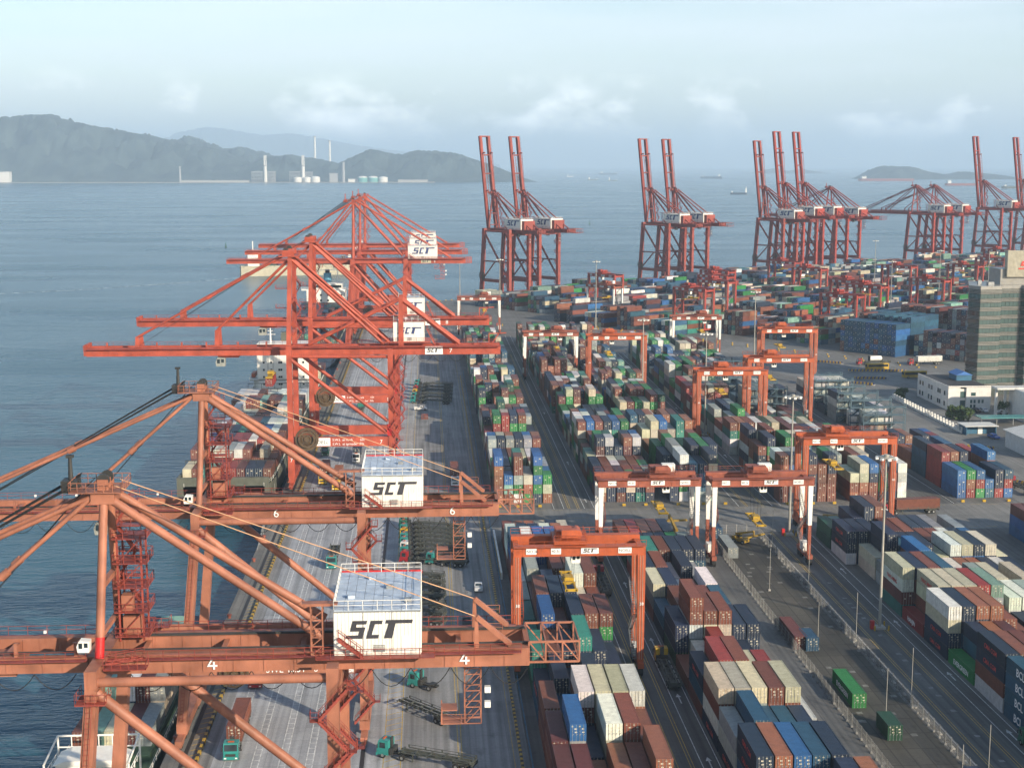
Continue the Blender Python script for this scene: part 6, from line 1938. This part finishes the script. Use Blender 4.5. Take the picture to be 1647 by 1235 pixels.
for k in range(12):
    z = 3.6 + k * FH - .0
    bd = MB()
    for (ax, ay), (bx, by) in edges:
        d = Vector((bx - ax, by - ay, 0)); ln_ = d.length
        for i in range(3):
            zz = z + i * .52
            bd.beam((ax, ay, zz + .22), (bx, by, zz + .22), .40 if i % 2 else .30, .17)
    bd.build('spandrel_band', M['tower_metal'], root)
    if k == 11: break
    for (ax, ay), (bx, by) in edges:
        d = Vector((bx - ax, by - ay, 0)); ln_ = d.length; nn = max(2, int(ln_ / 1.5)); rz = math.atan2(d.y, d.x)
        key = round(ln_ / nn, 3)
        if key not in panes:
            pm = MB(); pm.box(.05, key - .05, -.05, .05, 0, 1.62); panes[key] = pm.mesh('pane', M['tower_glass'])
        for i in range(nn):
            px, py = ax + d.x * i / nn, ay + d.y * i / nn
            nx, ny = math.sin(rz), -math.cos(rz)
            put('window_pane', panes[key], root, (px + nx * .02, py + ny * .02, z + 1.62), rz + (rng.uniform(-.012, .012)))
m = MB(); m.prism([(x * 1.0, y) for x, y in plan], 42.9, 44.3); m.build('parapet', M['tower_metal'], root)
m = MB(); m.box(11, 33, 8, 20, 44.3, 50.5); ph = m.build('plant_room', M['tower_metal'], root)
m = MB(); m.box(13, 34, 6.5, 9.5, 47.5, 58)
for i in range(38): m.box(13.2 + i * .55, 13.3 + i * .55, 6.42, 6.5, 47.6, 57.9)
sgb = m.build('sign_box', paint('sign_beige', (.42, .39, .30), .6, .2), root)
logo(sgb, 12, 17.5, 6.36, 50.5, M['letter_red'])
m = MB(); m.prism([(12.96 - 0, 0)], 0, 0) if False else None
m = MB(); m.tube((6, 8, 44), (6, 8, 58), .12, 6); m.build('antenna', M['zinc'], root)
m = MB(); m.box(2, 3.5, 8, 9.5, 44.3, 46); m.box(5, 7.4, 5, 7, 44.3, 45.6); m.build('roof_unit', M['zinc'], root)
tag(root, 'tall glass office tower with metal bands and red sign at the right edge', 'building')

root = empty('office_building', (196.5, 520, 0))
m = MB(); m.box(0, 4.6, 0, 4, 0, 8.6); m.box(4.6, 7.0, .8, 4, 0, 8.0); m.box(7.0, 16.5, 0, 4, 0, 8.6); m.box(0, 16.5, 4, 34, 0, 8.6); m.build('wall', M['office_white'], root)
m = MB(); m.box(.4, 16.1, .4, 33.6, 8.6, 8.75); rf = m.build('roof', M['dark_roof'], root)
m = MB(); m.box(0, 16.5, 0, .3, 8.75, 9.2); m.box(0, .3, .3, 34, 8.75, 9.2); m.build('parapet', M['office_white'], rf)
m = MB(); m.box(9, 15, 16, 24, 8.8, 11); m.build('roof_shed', M['blue_steel'], rf); m = MB(); m.prism([(8.6, 11), (15.4, 11), (12, 12.4)], 15.5, 24.5, 'y'); m.build('shed_roof', M['blue_roof'], rf)
for (x0, x1, z) in ((4.7, 6.9, 4.6), (4.7, 6.9, 1.2), (8.8, 10.6, 5.4), (8.6, 9.4, 2.6), (9.9, 10.7, 2.6), (11.6, 12.4, 2.6), (13, 13.8, 2.6), (8.6, 9.4, .8), (9.9, 10.7, .8)):
    m = MB(); m.box(x0, x1, .72 if x0 < 5 else -.06, .78 if x0 < 5 else .0, z, z + (2.4 if x0 < 5 else 1.3)); m.build('window', M['tower_glass'], root)
for y0 in (3, 8, 10, 17, 20, 27, 30):
    for z in (1.2, 5.2):
        m = MB(); m.box(-.06, 0, y0, y0 + 1.5, z, z + 1.7); m.build('window', M['glass'], root)
tag(root, 'two-storey white office with black roof left of the tower', 'building')

root = empty('white_annexe', (214.5, 492, 0))
m = MB(); m.box(0, 28, 0, 15, 0, 10.5); m.build('wall', M['office_white'], root)
m = MB(); m.box(-6.5, 28.5, 10, 15.8, 10.5, 11.2); m.box(.2, 28, .2, 9.9, 10.5, 10.8); m.build('roof', M['shed_roof'], root)
for x0 in (3, 7, 12, 17):
    for z in (3.5, 6.4):
        m = MB(); m.box(x0, x0 + 1.7, -.06, 0, z, z + 1.4); m.build('window', M['glass'], root)
m = MB(); [m.box(xx, xx + .8, 13, 14, 0, 10.5) for xx in (-5.8, -2.5)]; m.build('column', M['office_white'], root)
tag(root, 'white annexe with flat canopy in front of the tower', 'building')
root = empty('teal_canopy', (196.5, 487, 0))
m = MB(); m.box(0, 18, 0, 6, 2.6, 2.9); m.build('roof', M['teal_roof'], root); [MB().box(xx, xx + .2, 1, 1.2, 0, 2.6).build('post', M['zinc'], root) for xx in (.5, 6, 12, 17)]
tag(root, 'low teal car-park canopy in front of the white annexe', 'canopy')
root = empty('small_shed', (184.6, 470, 0))
m = MB(); m.box(0, 10.5, 2.6, 7, 0, 3); m.box(0, .2, 0, 2.6, 0, 3); m.box(10.3, 10.5, 0, 2.6, 0, 3); m.build('wall', M['blue_steel'], root)
m = MB(); m.box(-.6, 11.1, -.4, 7.4, 3.0, 3.25); m.build('roof', M['shed_roof'], root); m = MB(); m.box(5, 6.6, 2.4, 2.6, 0, 2.3); m.build('door', M['white_paint'], root)
tag(root, 'small blue shed with pale flat roof at the end of the fence wall', 'shed')
root = empty('warehouse', (190, 428, 0))
m = MB(); m.box(0, .3, 0, 22, 0, 5.6); m.box(.3, 30, 21.7, 22, 0, 5.6); m.prism([(0, 5.6), (30, 5.6), (14, 8.2)], 21.5, 21.7, 'y'); m.build('wall', M['office_white'], root)
m = MB(); m.add([(-.6, -1, 5.5), (14, -1, 8.3), (14, 23, 8.3), (-.6, 23, 5.5), (-.6, -1, 5.7), (14, -1, 8.5), (14, 23, 8.5), (-.6, 23, 5.7)], MB.BF); m.add([(14, -1, 8.3), (31, -1, 5.5), (31, 23, 5.5), (14, 23, 8.3), (14, -1, 8.5), (31, -1, 5.7), (31, 23, 5.7), (14, 23, 8.5)], MB.BF); m.build('roof', M['shed_roof'], root)
[MB().box(xx, xx + .4, 0, .4, 0, 5.6).build('column', M['office_white'], root) for xx in (.4, 7, 14, 21)]
tag(root, 'open-sided warehouse with pale pitched roof at the right edge', 'warehouse')
root = empty('fence_wall', (184.6, 474, 0))
m = MB(); m.box(-.2, .2, 0, 76, 0, .7); m.build('base', M['white_paint'], root)
m = MB(); m.box(-.3, .3, -.3, .3, 0, 2.2); pm = m.mesh('wall_pillar', M['white_paint']); m = MB(); [m.box(-.04, .04, .3 + k * .42, .36 + k * .42, .7, 1.9) for k in range(6)]; m.box(-.05, .05, .3, 2.7, 1.85, 1.95); gm = m.mesh('wall_grille', M['white_paint'])
for i in range(25): put('pillar', pm, root, (0, i * 3.0, 0)); put('grille', gm, root, (0, i * 3.0, 0))
tag(root, 'long white pillared fence wall along the depot road before the office', 'wall')

# ------------------------------------------------------------------ greenery by the office
def leaf_mat(name, col):
    m, t, b = newmat(name)
    N, K = t.nodes.new, t.links.new
    g = N('ShaderNodeNewGeometry'); n = N('ShaderNodeTexNoise'); n.inputs['Scale'].default_value = 1.4; K(g.outputs['Position'], n.inputs['Vector'])
    c = N('ShaderNodeValToRGB'); c.color_ramp.elements[0].color = (col[0] * .55, col[1] * .6, col[2] * .6, 1); c.color_ramp.elements[1].color = (col[0] * 1.5, col[1] * 1.4, col[2] * 1.2, 1)
    c.color_ramp.elements[0].position = .3; c.color_ramp.elements[1].position = .7
    K(n.outputs[0], c.inputs[0]); K(c.outputs[0], b.inputs['Base Color']); b.inputs['Roughness'].default_value = .7
    return m
M['leaf'] = leaf_mat('leaf', (.05, .09, .03))
M['bark'] = paint('bark', (.10, .07, .05), .9, .3)
def tree(x, y, h, r, label, n=900, trunk=.4):
    root = empty('tree', (x, y, 0))
    m = MB(); m.tube((0, 0, 0), (.1, 0, h * .5), .22, 8, .12)
    for i in range(5):
        t = i * 1.26; m.tube((.1, 0, h * .35), (r * .6 * math.cos(t), r * .6 * math.sin(t), h * .75), .09, 6, .04)
    m.build('trunk', M['bark'], root)
    lf = MB(); rr = random.Random(int(x * 7 + y))
    blobs = [(rr.uniform(-.6, .6) * r, rr.uniform(-.6, .6) * r, h * rr.uniform(trunk + .1, .9), r * rr.uniform(.35, .6)) for _ in range(9)]
    for i in range(n):
        bx, by, bz, br = rr.choice(blobs)
        d = Vector((rr.gauss(0, 1), rr.gauss(0, 1), rr.gauss(0, .7))).normalized() * br * rr.uniform(.6, 1.05)
        c = Vector((bx, by, bz)) + d
        a = Vector((rr.uniform(-1, 1), rr.uniform(-1, 1), rr.uniform(-1, 1))).normalized() * .34; b = a.cross(Vector((rr.uniform(-1, 1), rr.uniform(-1, 1), rr.uniform(-1, 1)))).normalized() * .26
        lf.add([tuple(c - a), tuple(c + b), tuple(c + a), tuple(c - b)], [(0, 1, 2, 3)])
    lf.build('crown', M['leaf'], root)
    tag(root, label, 'tree', 'trees by the office')
tree(192.5, 500, 5.2, 3.6, 'round green tree in front of the office, nearest the fence wall', 1600, .1)
tree(195.8, 497, 4.4, 2.6, 'smaller green tree right beside the round tree at the office', 900, .1)
tree(212.5, 506, 6, 2.4, 'tree under the canopy between office and annexe', 700)
for i, (x, y) in enumerate(((187.5, 548), (188.5, 553), (190, 557), (192.6, 559))):
    tree(x, y, 2.2, 1.7, '%s hedge bush behind the fence wall, from the front' % ORD[i], 380, .05)

# ================================================================== distance: hills, power station, ships at sea
M['forest'] = leaf_mat('forest', (.045, .07, .035))
def hill_mat():
    m, t, b = newmat('hill_forest')
    N, K = t.nodes.new, t.links.new
    g = N('ShaderNodeNewGeometry')
    n = N('ShaderNodeTexNoise'); n.inputs['Scale'].default_value = .011; n.inputs['Detail'].default_value = 9; K(g.outputs['Position'], n.inputs['Vector'])
    c = N('ShaderNodeValToRGB'); c.color_ramp.elements[0].color = (.008, .020, .022, 1); c.color_ramp.elements[1].color = (.050, .074, .068, 1)  # pale patches stand in for sunlit slopes, blue cast for haze, both painted
    c.color_ramp.elements[0].position = .35; c.color_ramp.elements[1].position = .7
    K(n.outputs[0], c.inputs[0])
    n2 = N('ShaderNodeTexNoise'); n2.inputs['Scale'].default_value = .0045; n2.inputs['Detail'].default_value = 7; n2.inputs['Roughness'].default_value = .7; K(g.outputs['Position'], n2.inputs['Vector'])
    r = N('ShaderNodeMapRange'); r.inputs['From Min'].default_value = .66; r.inputs['From Max'].default_value = .74; K(n2.outputs[0], r.inputs['Value'])
    mx = N('ShaderNodeMixRGB'); mx.inputs[2].default_value = (.16, .13, .10, 1); K(r.outputs[0], mx.inputs[0]); K(c.outputs[0], mx.inputs[1])
    K(mx.outputs[0], b.inputs['Base Color']); b.inputs['Roughness'].default_value = .9
    return m
M['hill'] = hill_mat()
def px_to(u, v, Y):
    """place at depth Y of a point seen at picture column u, row v (1647 wide photograph)"""
    F, CX, CY, p, yw = 2283., 823.5, 617.5, R(8.777), R(3.406)
    a, b = (u - CX) / F, (CY - v) / F
    fw = Vector((math.sin(yw) * math.cos(p), math.cos(yw) * math.cos(p), -math.sin(p))); rt = Vector((math.cos(yw), -math.sin(yw), 0)); up = Vector((math.sin(yw) * math.sin(p), math.cos(yw) * math.sin(p), math.cos(p)))
    d = fw + rt * a + up * b
    t = Y / d.y
    return d.x * t, 92 + d.z * t
def hills(name, prof, Y, depth, seed, shore=None, nx=260, ny=46, rough=.6):
    """prof: ridge line as (column, row) of the photograph at depth Y"""
    rr = np.random.RandomState(seed)
    pts = [px_to(u, v, Y) for u, v in prof]
    xs = np.linspace(pts[0][0], pts[-1][0], nx)
    hz = np.interp(xs, [p[0] for p in pts], [p[1] for p in pts])
    t = np.linspace(0, 1, ny)
    Xg, Tg = np.meshgrid(xs, t, indexing='ij')
    hmax = max(hz.max(), 1)
    def fract(sc):
        a = np.zeros_like(Xg); amp, k = 1.0, 1.0
        for octv in range(5):
            for _ in range(3):
                th = rr.uniform(0, 6.3); a += amp * np.sin((Xg * math.cos(th) + Tg * depth * math.sin(th)) * k / sc + rr.uniform(0, 6.3)) / 3
            amp *= .55; k *= 1.9
        return a
    prof_t = np.where(Tg < .45, np.sin(np.clip(Tg / .45, 0, 1) * math.pi / 2) ** 1.15, np.cos(np.clip((Tg - .45) / .55, 0, 1) * math.pi / 2))
    base = (hz[:, None] - WZ) * prof_t
    gull = 1 - np.abs(fract(64))                         # gullies and spurs, none at the crest itself
    edge = np.clip(np.abs(Tg - .45) / .16, 0, 1)
    Zg = WZ - 2 + base * (1 + rough * (gull - .75) * edge) + fract(40) * hmax * .006 * np.clip(prof_t * 3, 0, 1)
    Yg = Y - depth * .45 + Tg * depth
    v = np.stack([Xg, Yg, Zg], -1).reshape(-1, 3)
    idx = np.arange(nx * ny).reshape(nx, ny)
    f = np.stack([idx[:-1, :-1], idx[1:, :-1], idx[1:, 1:], idx[:-1, 1:]], -1).reshape(-1, 4)
    me = bpy.data.meshes.new(name); me.from_pydata(v.tolist(), [], f.tolist()); me.materials.append(M['hill'])
    me.polygons.foreach_set('use_smooth', [True] * len(me.polygons)); me.update()
    return tag(put(name, me), kind='structure')
hills('hills', [(-420, 240), (-250, 215), (-120, 195), (0, 190), (40, 188), (75, 186), (105, 193), (140, 201), (190, 211), (230, 216), (260, 222), (300, 232), (350, 240), (400, 262), (440, 278), (470, 294)], 8500, 1500, 3)
hills('hills', [(230, 280), (270, 236), (300, 219), (330, 228), (360, 240), (385, 237), (430, 247), (480, 262), (520, 280), (560, 293)], 9600, 1500, 4)
hills('hills', [(330, 294), (380, 270), (430, 252), (470, 249), (510, 256), (545, 262), (570, 250), (595, 240), (620, 246), (645, 249), (670, 243), (700, 243), (730, 246), (760, 255), (790, 265), (820, 277), (845, 287), (862, 292)], 8300, 900, 5)
hills('far_mountain', [(200, 272), (260, 226), (300, 211), (330, 205), (370, 209), (420, 218), (470, 215), (520, 224), (570, 234), (640, 243), (720, 254), (800, 264)], 26000, 4000, 6, nx=160, ny=30)
hills('island', [(1380, 291), (1395, 282), (1410, 269), (1430, 267), (1465, 268), (1490, 276), (1520, 280), (1550, 276), (1590, 279), (1647, 288), (1700, 291)], 9500, 700, 7, nx=140, ny=30)
hills('far_island', [(1190, 281), (1220, 276), (1245, 271), (1270, 275), (1290, 272), (1320, 277), (1345, 281)], 15500, 700, 8, nx=90, ny=20)
# low pale waterfront of the far shore
m = MB()
xs0, _ = px_to(-300, 290, 7750); xs1, _ = px_to(700, 290, 7750)
m.box(xs0, xs1, 7740, 8000, WZ - 1, -1.0)
tag(m.build('far_shore', paint('far_shore', (.30, .27, .22), .9, .3, scale=.02, bump=0)), kind='structure')

FW = paint('far_white', (.72, .70, .64), .6, .1, bump=0)
FG2 = paint('far_pale', (.42, .41, .38), .7, .2, bump=0)
FG = paint('far_grey', (.34, .34, .33), .6, .2, bump=0)
def at(u, v=290, Y=7760): return px_to(u, v, Y)[0]
def stack_(u, top, Y, r, label, mat, twin=False):
    x, z = px_to(u, top, Y)
    root = empty('power_station_chimney', (x, Y, WZ))
    h = z - WZ
    m = MB()
    if twin:
        m.tube((0, 0, 0), (0, 0, h * .62), r, 12); [m.tube((k * r * .5, 0, h * .6), (k * r * .5, 0, h), r * .38, 8) for k in (-1, 1)]
    else: m.tube((0, 0, 0), (0, 0, h), r, 12, r * .75)
    m.build('shaft', mat, root)
    m = MB(); m.tube((0, 0, h * (.60 if twin else .97)), (0, 0, h * (.64 if twin else 1.0) + .3), r * 1.15, 12); m.build('collar', FG, root)
    tag(root, label, 'chimney', 'power station chimneys')
stack_(426, 250, 7800, 9, 'left pale twin-flue chimney at the power station across the water', FW, True)
stack_(487, 250, 7800, 9, 'right pale twin-flue chimney at the power station across the water', FW, True)
stack_(506, 219, 10500, 9, 'tallest distant white chimney behind the power station hills', FW)
stack_(530, 226, 10500, 9, 'second distant white chimney behind the power station hills', FW)
stack_(289, 268, 7800, 6, 'slim grey chimney at the left end of the power station shore', FG)
stack_(552, 261, 7800, 9, 'stout grey chimney right of the white tanks', FG)
def far_tank(u, r, h, mat, label):
    root = empty('storage_tank', (at(u), 7790, WZ + 2))
    m = MB(); m.tube((0, 0, 0), (0, 0, h), r, 16); m.build('shell', mat, root)
    m = MB(); m.sphere((0, 0, h), r, 16, 5, .35, True); m.build('dome', FW, root)
    tag(root, label, 'tank', 'storage tanks across the water')
TT = paint('tank_teal', (.12, .36, .33), .6, .1, bump=0)
for u, r, h, mt, t in ((478, 22, 22, FW, 'left white domed tank'), (493, 21, 22, FW, 'middle white domed tank'), (507, 24, 24, FW, 'right white domed tank'), (583, 26, 24, TT, 'left teal tank'), (600, 26, 24, TT, 'right teal tank'), (616, 25, 22, FW, 'white tank right of the two teal tanks')):
    far_tank(u, r, h, mt, t + ' on the far shore')
def far_block(u0, u1, h, mat, label, Y=7800, frame=False):
    x0, x1 = at(u0, 290, Y), at(u1, 290, Y)
    root = empty('power_station_building', (x0, Y, WZ + 2)); wd = x1 - x0
    m = MB()
    if frame:
        for i in range(7):
            for j in range(2): m.box(wd * i / 6 - 1, wd * i / 6 + 1, j * 40, j * 40 + 2, 0, h)
        for z in (h * .35, h * .7, h): m.box(0, wd, 0, 42, z - 3, z)
    else: m.box(0, wd, 0, 50, 0, h)
    m.build('block', mat, root)
    m = MB(); m.box(-2, wd + 2, -2, 52, h, h + 3); m.build('roof', FG, root)
    tag(root, label, 'building', 'buildings of the power station')
far_block(405, 421, 55, FG, 'left grey boiler frame beside the left twin chimney', frame=True); far_block(430, 442, 55, FG, 'boiler frame right of the left twin chimney', frame=True)
far_block(466, 482, 55, FG, 'boiler frame left of the right twin chimney', frame=True); far_block(491, 502, 52, FG, 'boiler frame right of the right twin chimney', frame=True)
far_block(530, 543, 45, FG, 'dark grey power station hall before the stout chimney'); far_block(290, 400, 8, FG2, 'long low pale building on the far left shore'); far_block(640, 688, 10, FG2, 'low white sheds on the far shore right of the tanks')
far_block(560, 575, 16, FW, 'small pale building between stout chimney and teal tanks'); far_block(-6, 15, 55, FW, 'pale block at the left edge under the big hill')

# ships on the water ---------------------------------------------------
def far_ship(u, v, Ln, heading, hullm, label, house_at=.12, h=9, beam=None, cargo=None):
    beam = beam or Ln * .15
    d = None
    # distance from the waterline row
    Y = (92 - WZ) * 2310 / (v - 265)
    x, _ = px_to(u, v, Y)
    root = empty('cargo_ship', (x, Y, WZ), heading)
    m = MB(); hw = beam / 2
    st = [(-Ln / 2, .85), (-Ln * .45, 1), (Ln * .36, 1), (Ln * .46, .55), (Ln / 2, .05)]
    vs = []
    for y, k in st: vs += [(-hw * k, y, h), (-hw * k * .9, y, -2), (hw * k * .9, y, -2), (hw * k, y, h)]
    fs = [(0, 3, 2, 1)]
    for i in range(len(st) - 1):
        a, b = i * 4, i * 4 + 4; fs += [(a, a + 1, b + 1, b), (a + 2, a + 3, b + 3, b + 2), (a + 3, a, b, b + 3)]
    m.add(vs, fs); m.build('hull', hullm, root)
    y0 = -Ln / 2 + Ln * house_at
    m = MB(); m.box(-hw * .8, hw * .8, y0, y0 + Ln * .08, h, h + 14); m.box(-hw, hw, y0 + 1, y0 + Ln * .05, h + 11, h + 14); m.tube((0, y0 + 2, h + 14), (0, y0 + 2, h + 20), .6, 6); m.build('superstructure', M['ship_white'], root)
    m = MB(); m.box(-hw * .7, hw * .7, Ln * .38, Ln * .43, h, h + 5); m.build('forecastle', M['ship_white'], root)
    if cargo:
        m = MB()
        for i in range(8):
            yy = y0 + Ln * .11 + i * Ln * .085; m.box(-hw * .9, hw * .9, yy, yy + Ln * .075, h, h + rng.choice((2.6, 5.2, 7.8)))
        m.build('deck_cargo', M['hull_blue'], root)
    tag(root, label, 'ship', 'ships on the open water')
    return root
far_ship(978, 281, 190, R(-80), M['hull_blue'], 'grey cargo ship far out above the leftmost crane pair', h=14)
far_ship(953, 290, 80, R(-60), M['hull_grey'], 'small boat on the water left of the distant grey cargo ship', h=5)
far_ship(985, 291, 60, R(-75), M['hull_grey'], 'small boat just below the distant grey cargo ship', h=4)
far_ship(917, 284.5, 60, R(-70), M['ship_white'], 'small white boat far out left of the other distant boats', h=5)
far_ship(1144, 287.5, 150, R(70), M['hull_blue'], 'cargo ship with tall white bridge between the second and third crane groups', h=14, house_at=.1)
far_ship(1188, 313, 54, R(86), M['hull_blue'], 'small dark coaster left of the raised-boom cluster of three', h=6, house_at=.02)
far_ship(1424, 291.5, 330, R(88), M['hull_red'], 'long red bulk carrier before the island', h=14, house_at=.86)
far_ship(1552, 299, 190, R(88), M['hull_red'], 'dark cargo ship right of the long red carrier', h=10, house_at=.86)
far_ship(1640, 304, 150, R(88), M['hull_grey'], 'grey dredger ship at the right edge', h=10)
far_ship(432, 292, 60, R(80), M['ship_white'], 'small white vessel before the left twin chimney', h=5)
# the feeder passing behind the far near-quay cranes
s4 = empty('passing_feeder', (-112, 1262, WZ), R(-79))
tag(s4, 'grey container feeder with cream stern passing behind the lowered far booms', 'ship')
m = MB(); st = [(-52, .9), (-46, 1), (34, 1), (46, .6), (52, .05)]; vs = []
for y, k in st: vs += [(-9 * k, y, 9), (-9 * k * .9, y, -2), (9 * k * .9, y, -2), (9 * k, y, 9)]
fs = [(0, 3, 2, 1)]
for i in range(4):
    a, b = i * 4, i * 4 + 4; fs += [(a, a + 1, b + 1, b), (a + 2, a + 3, b + 3, b + 2), (a + 3, a, b, b + 3)]
m.add(vs, fs); m.build('hull', M['hull_cream'], s4)
m = MB(); m.box(-8, 8, -46, -36, 9, 22); m.box(-9, 9, -45, -39, 19, 22); m.tube((0, -41, 22), (0, -41, 30), .5, 8); m.build('superstructure', M['ship_white'], s4)
for i in range(6):
    m = MB(); m.box(-8.4, 8.4, -32 + i * 11.5, -21.5 + i * 11.5, 9, 9 + rng.choice((2.6, 5.2, 5.2))); m.build('deck_cargo', M['hull_blue'] if i % 2 else M['hull_green'], s4)
# navigation buoys
for u, v, t in ((363, 396, 'left of the lowered booms'), (948, 361, 'between the two left crane pairs')):
    Y = (92 - WZ) * 2310 / (v - 265); x, _ = px_to(u, v, Y)
    root = empty('navigation_buoy', (x, Y, WZ))
    m = MB(); m.tube((0, 0, 0), (0, 0, 1.2), 1.3, 12); m.build('float', M['green_deck'], root); m = MB(); m.tube((0, 0, 1.2), (0, 0, 6), .7, 6, .3); m.build('tower', cabmat('green'), root)
    tag(root, 'green navigation buoy ' + t, 'buoy')

# faint wakes on the water
def wake_mat():
    m, t, b = newmat('wake_foam')
    N, K = t.nodes.new, t.links.new
    g = N('ShaderNodeNewGeometry'); n = N('ShaderNodeTexNoise'); n.inputs['Scale'].default_value = .22; n.inputs['Detail'].default_value = 8
    K(g.outputs['Position'], n.inputs['Vector'])
    r = N('ShaderNodeMapRange'); r.inputs['From Min'].default_value = .38; r.inputs['From Max'].default_value = .70; r.inputs['To Max'].default_value = .8; K(n.outputs[0], r.inputs['Value'])
    K(r.outputs[0], b.inputs['Alpha']); b.inputs['Base Color'].default_value = (.55, .6, .6, 1); b.inputs['Roughness'].default_value = .6
    return m
M['wake'] = wake_mat()
for pts, wd in (([(-30, 470), (120, 464), (260, 455), (420, 443)], 5.0), ([(-30, 353), (300, 350), (700, 347), (1000, 346)], 7.0), ([(1000, 446), (1100, 441), (1210, 434)], 4.0), ([(1050, 308), (1130, 311), (1178, 313)], 8.0)):
    m = MB(); q = []
    for u, v in pts:
        Y = (92 - WZ) * 2310 / (v - 265); q.append((px_to(u, v, Y)[0], Y))
    for (xa, ya), (xb, yb) in zip(q, q[1:]):
        d = Vector((xb - xa, yb - ya)).normalized(); nn = Vector((-d.y, d.x)) * wd / 2
        m.sheet([(xa - nn.x, ya - nn.y, WZ + .05), (xb - nn.x, yb - nn.y, WZ + .05), (xb + nn.x, yb + nn.y, WZ + .05), (xa + nn.x, ya + nn.y, WZ + .05)])
    tag(m.build('boat_wake', M['wake']), kind='structure')

# ------------------------------------------------------------------ the air
m = MB(); m.box(-30500, 38500, -1000, 60500, WZ - 8, 960)
hz = m.build('haze', [])
tag(hz, 'pale haze over the water and the terminal', 'haze', kind='stuff')
hm = bpy.data.materials.new('haze'); hm.use_nodes = True
t = hm.node_tree; t.nodes.clear()
o = t.nodes.new('ShaderNodeOutputMaterial'); pv = t.nodes.new('ShaderNodeVolumePrincipled')
pv.inputs['Color'].default_value = (.62, .81, 1.0, 1)
pv.inputs['Density'].default_value = 0.9e-4
pv.inputs['Anisotropy'].default_value = 0.0
t.links.new(pv.outputs[0], o.inputs['Volume'])
hz.data.materials.append(hm)
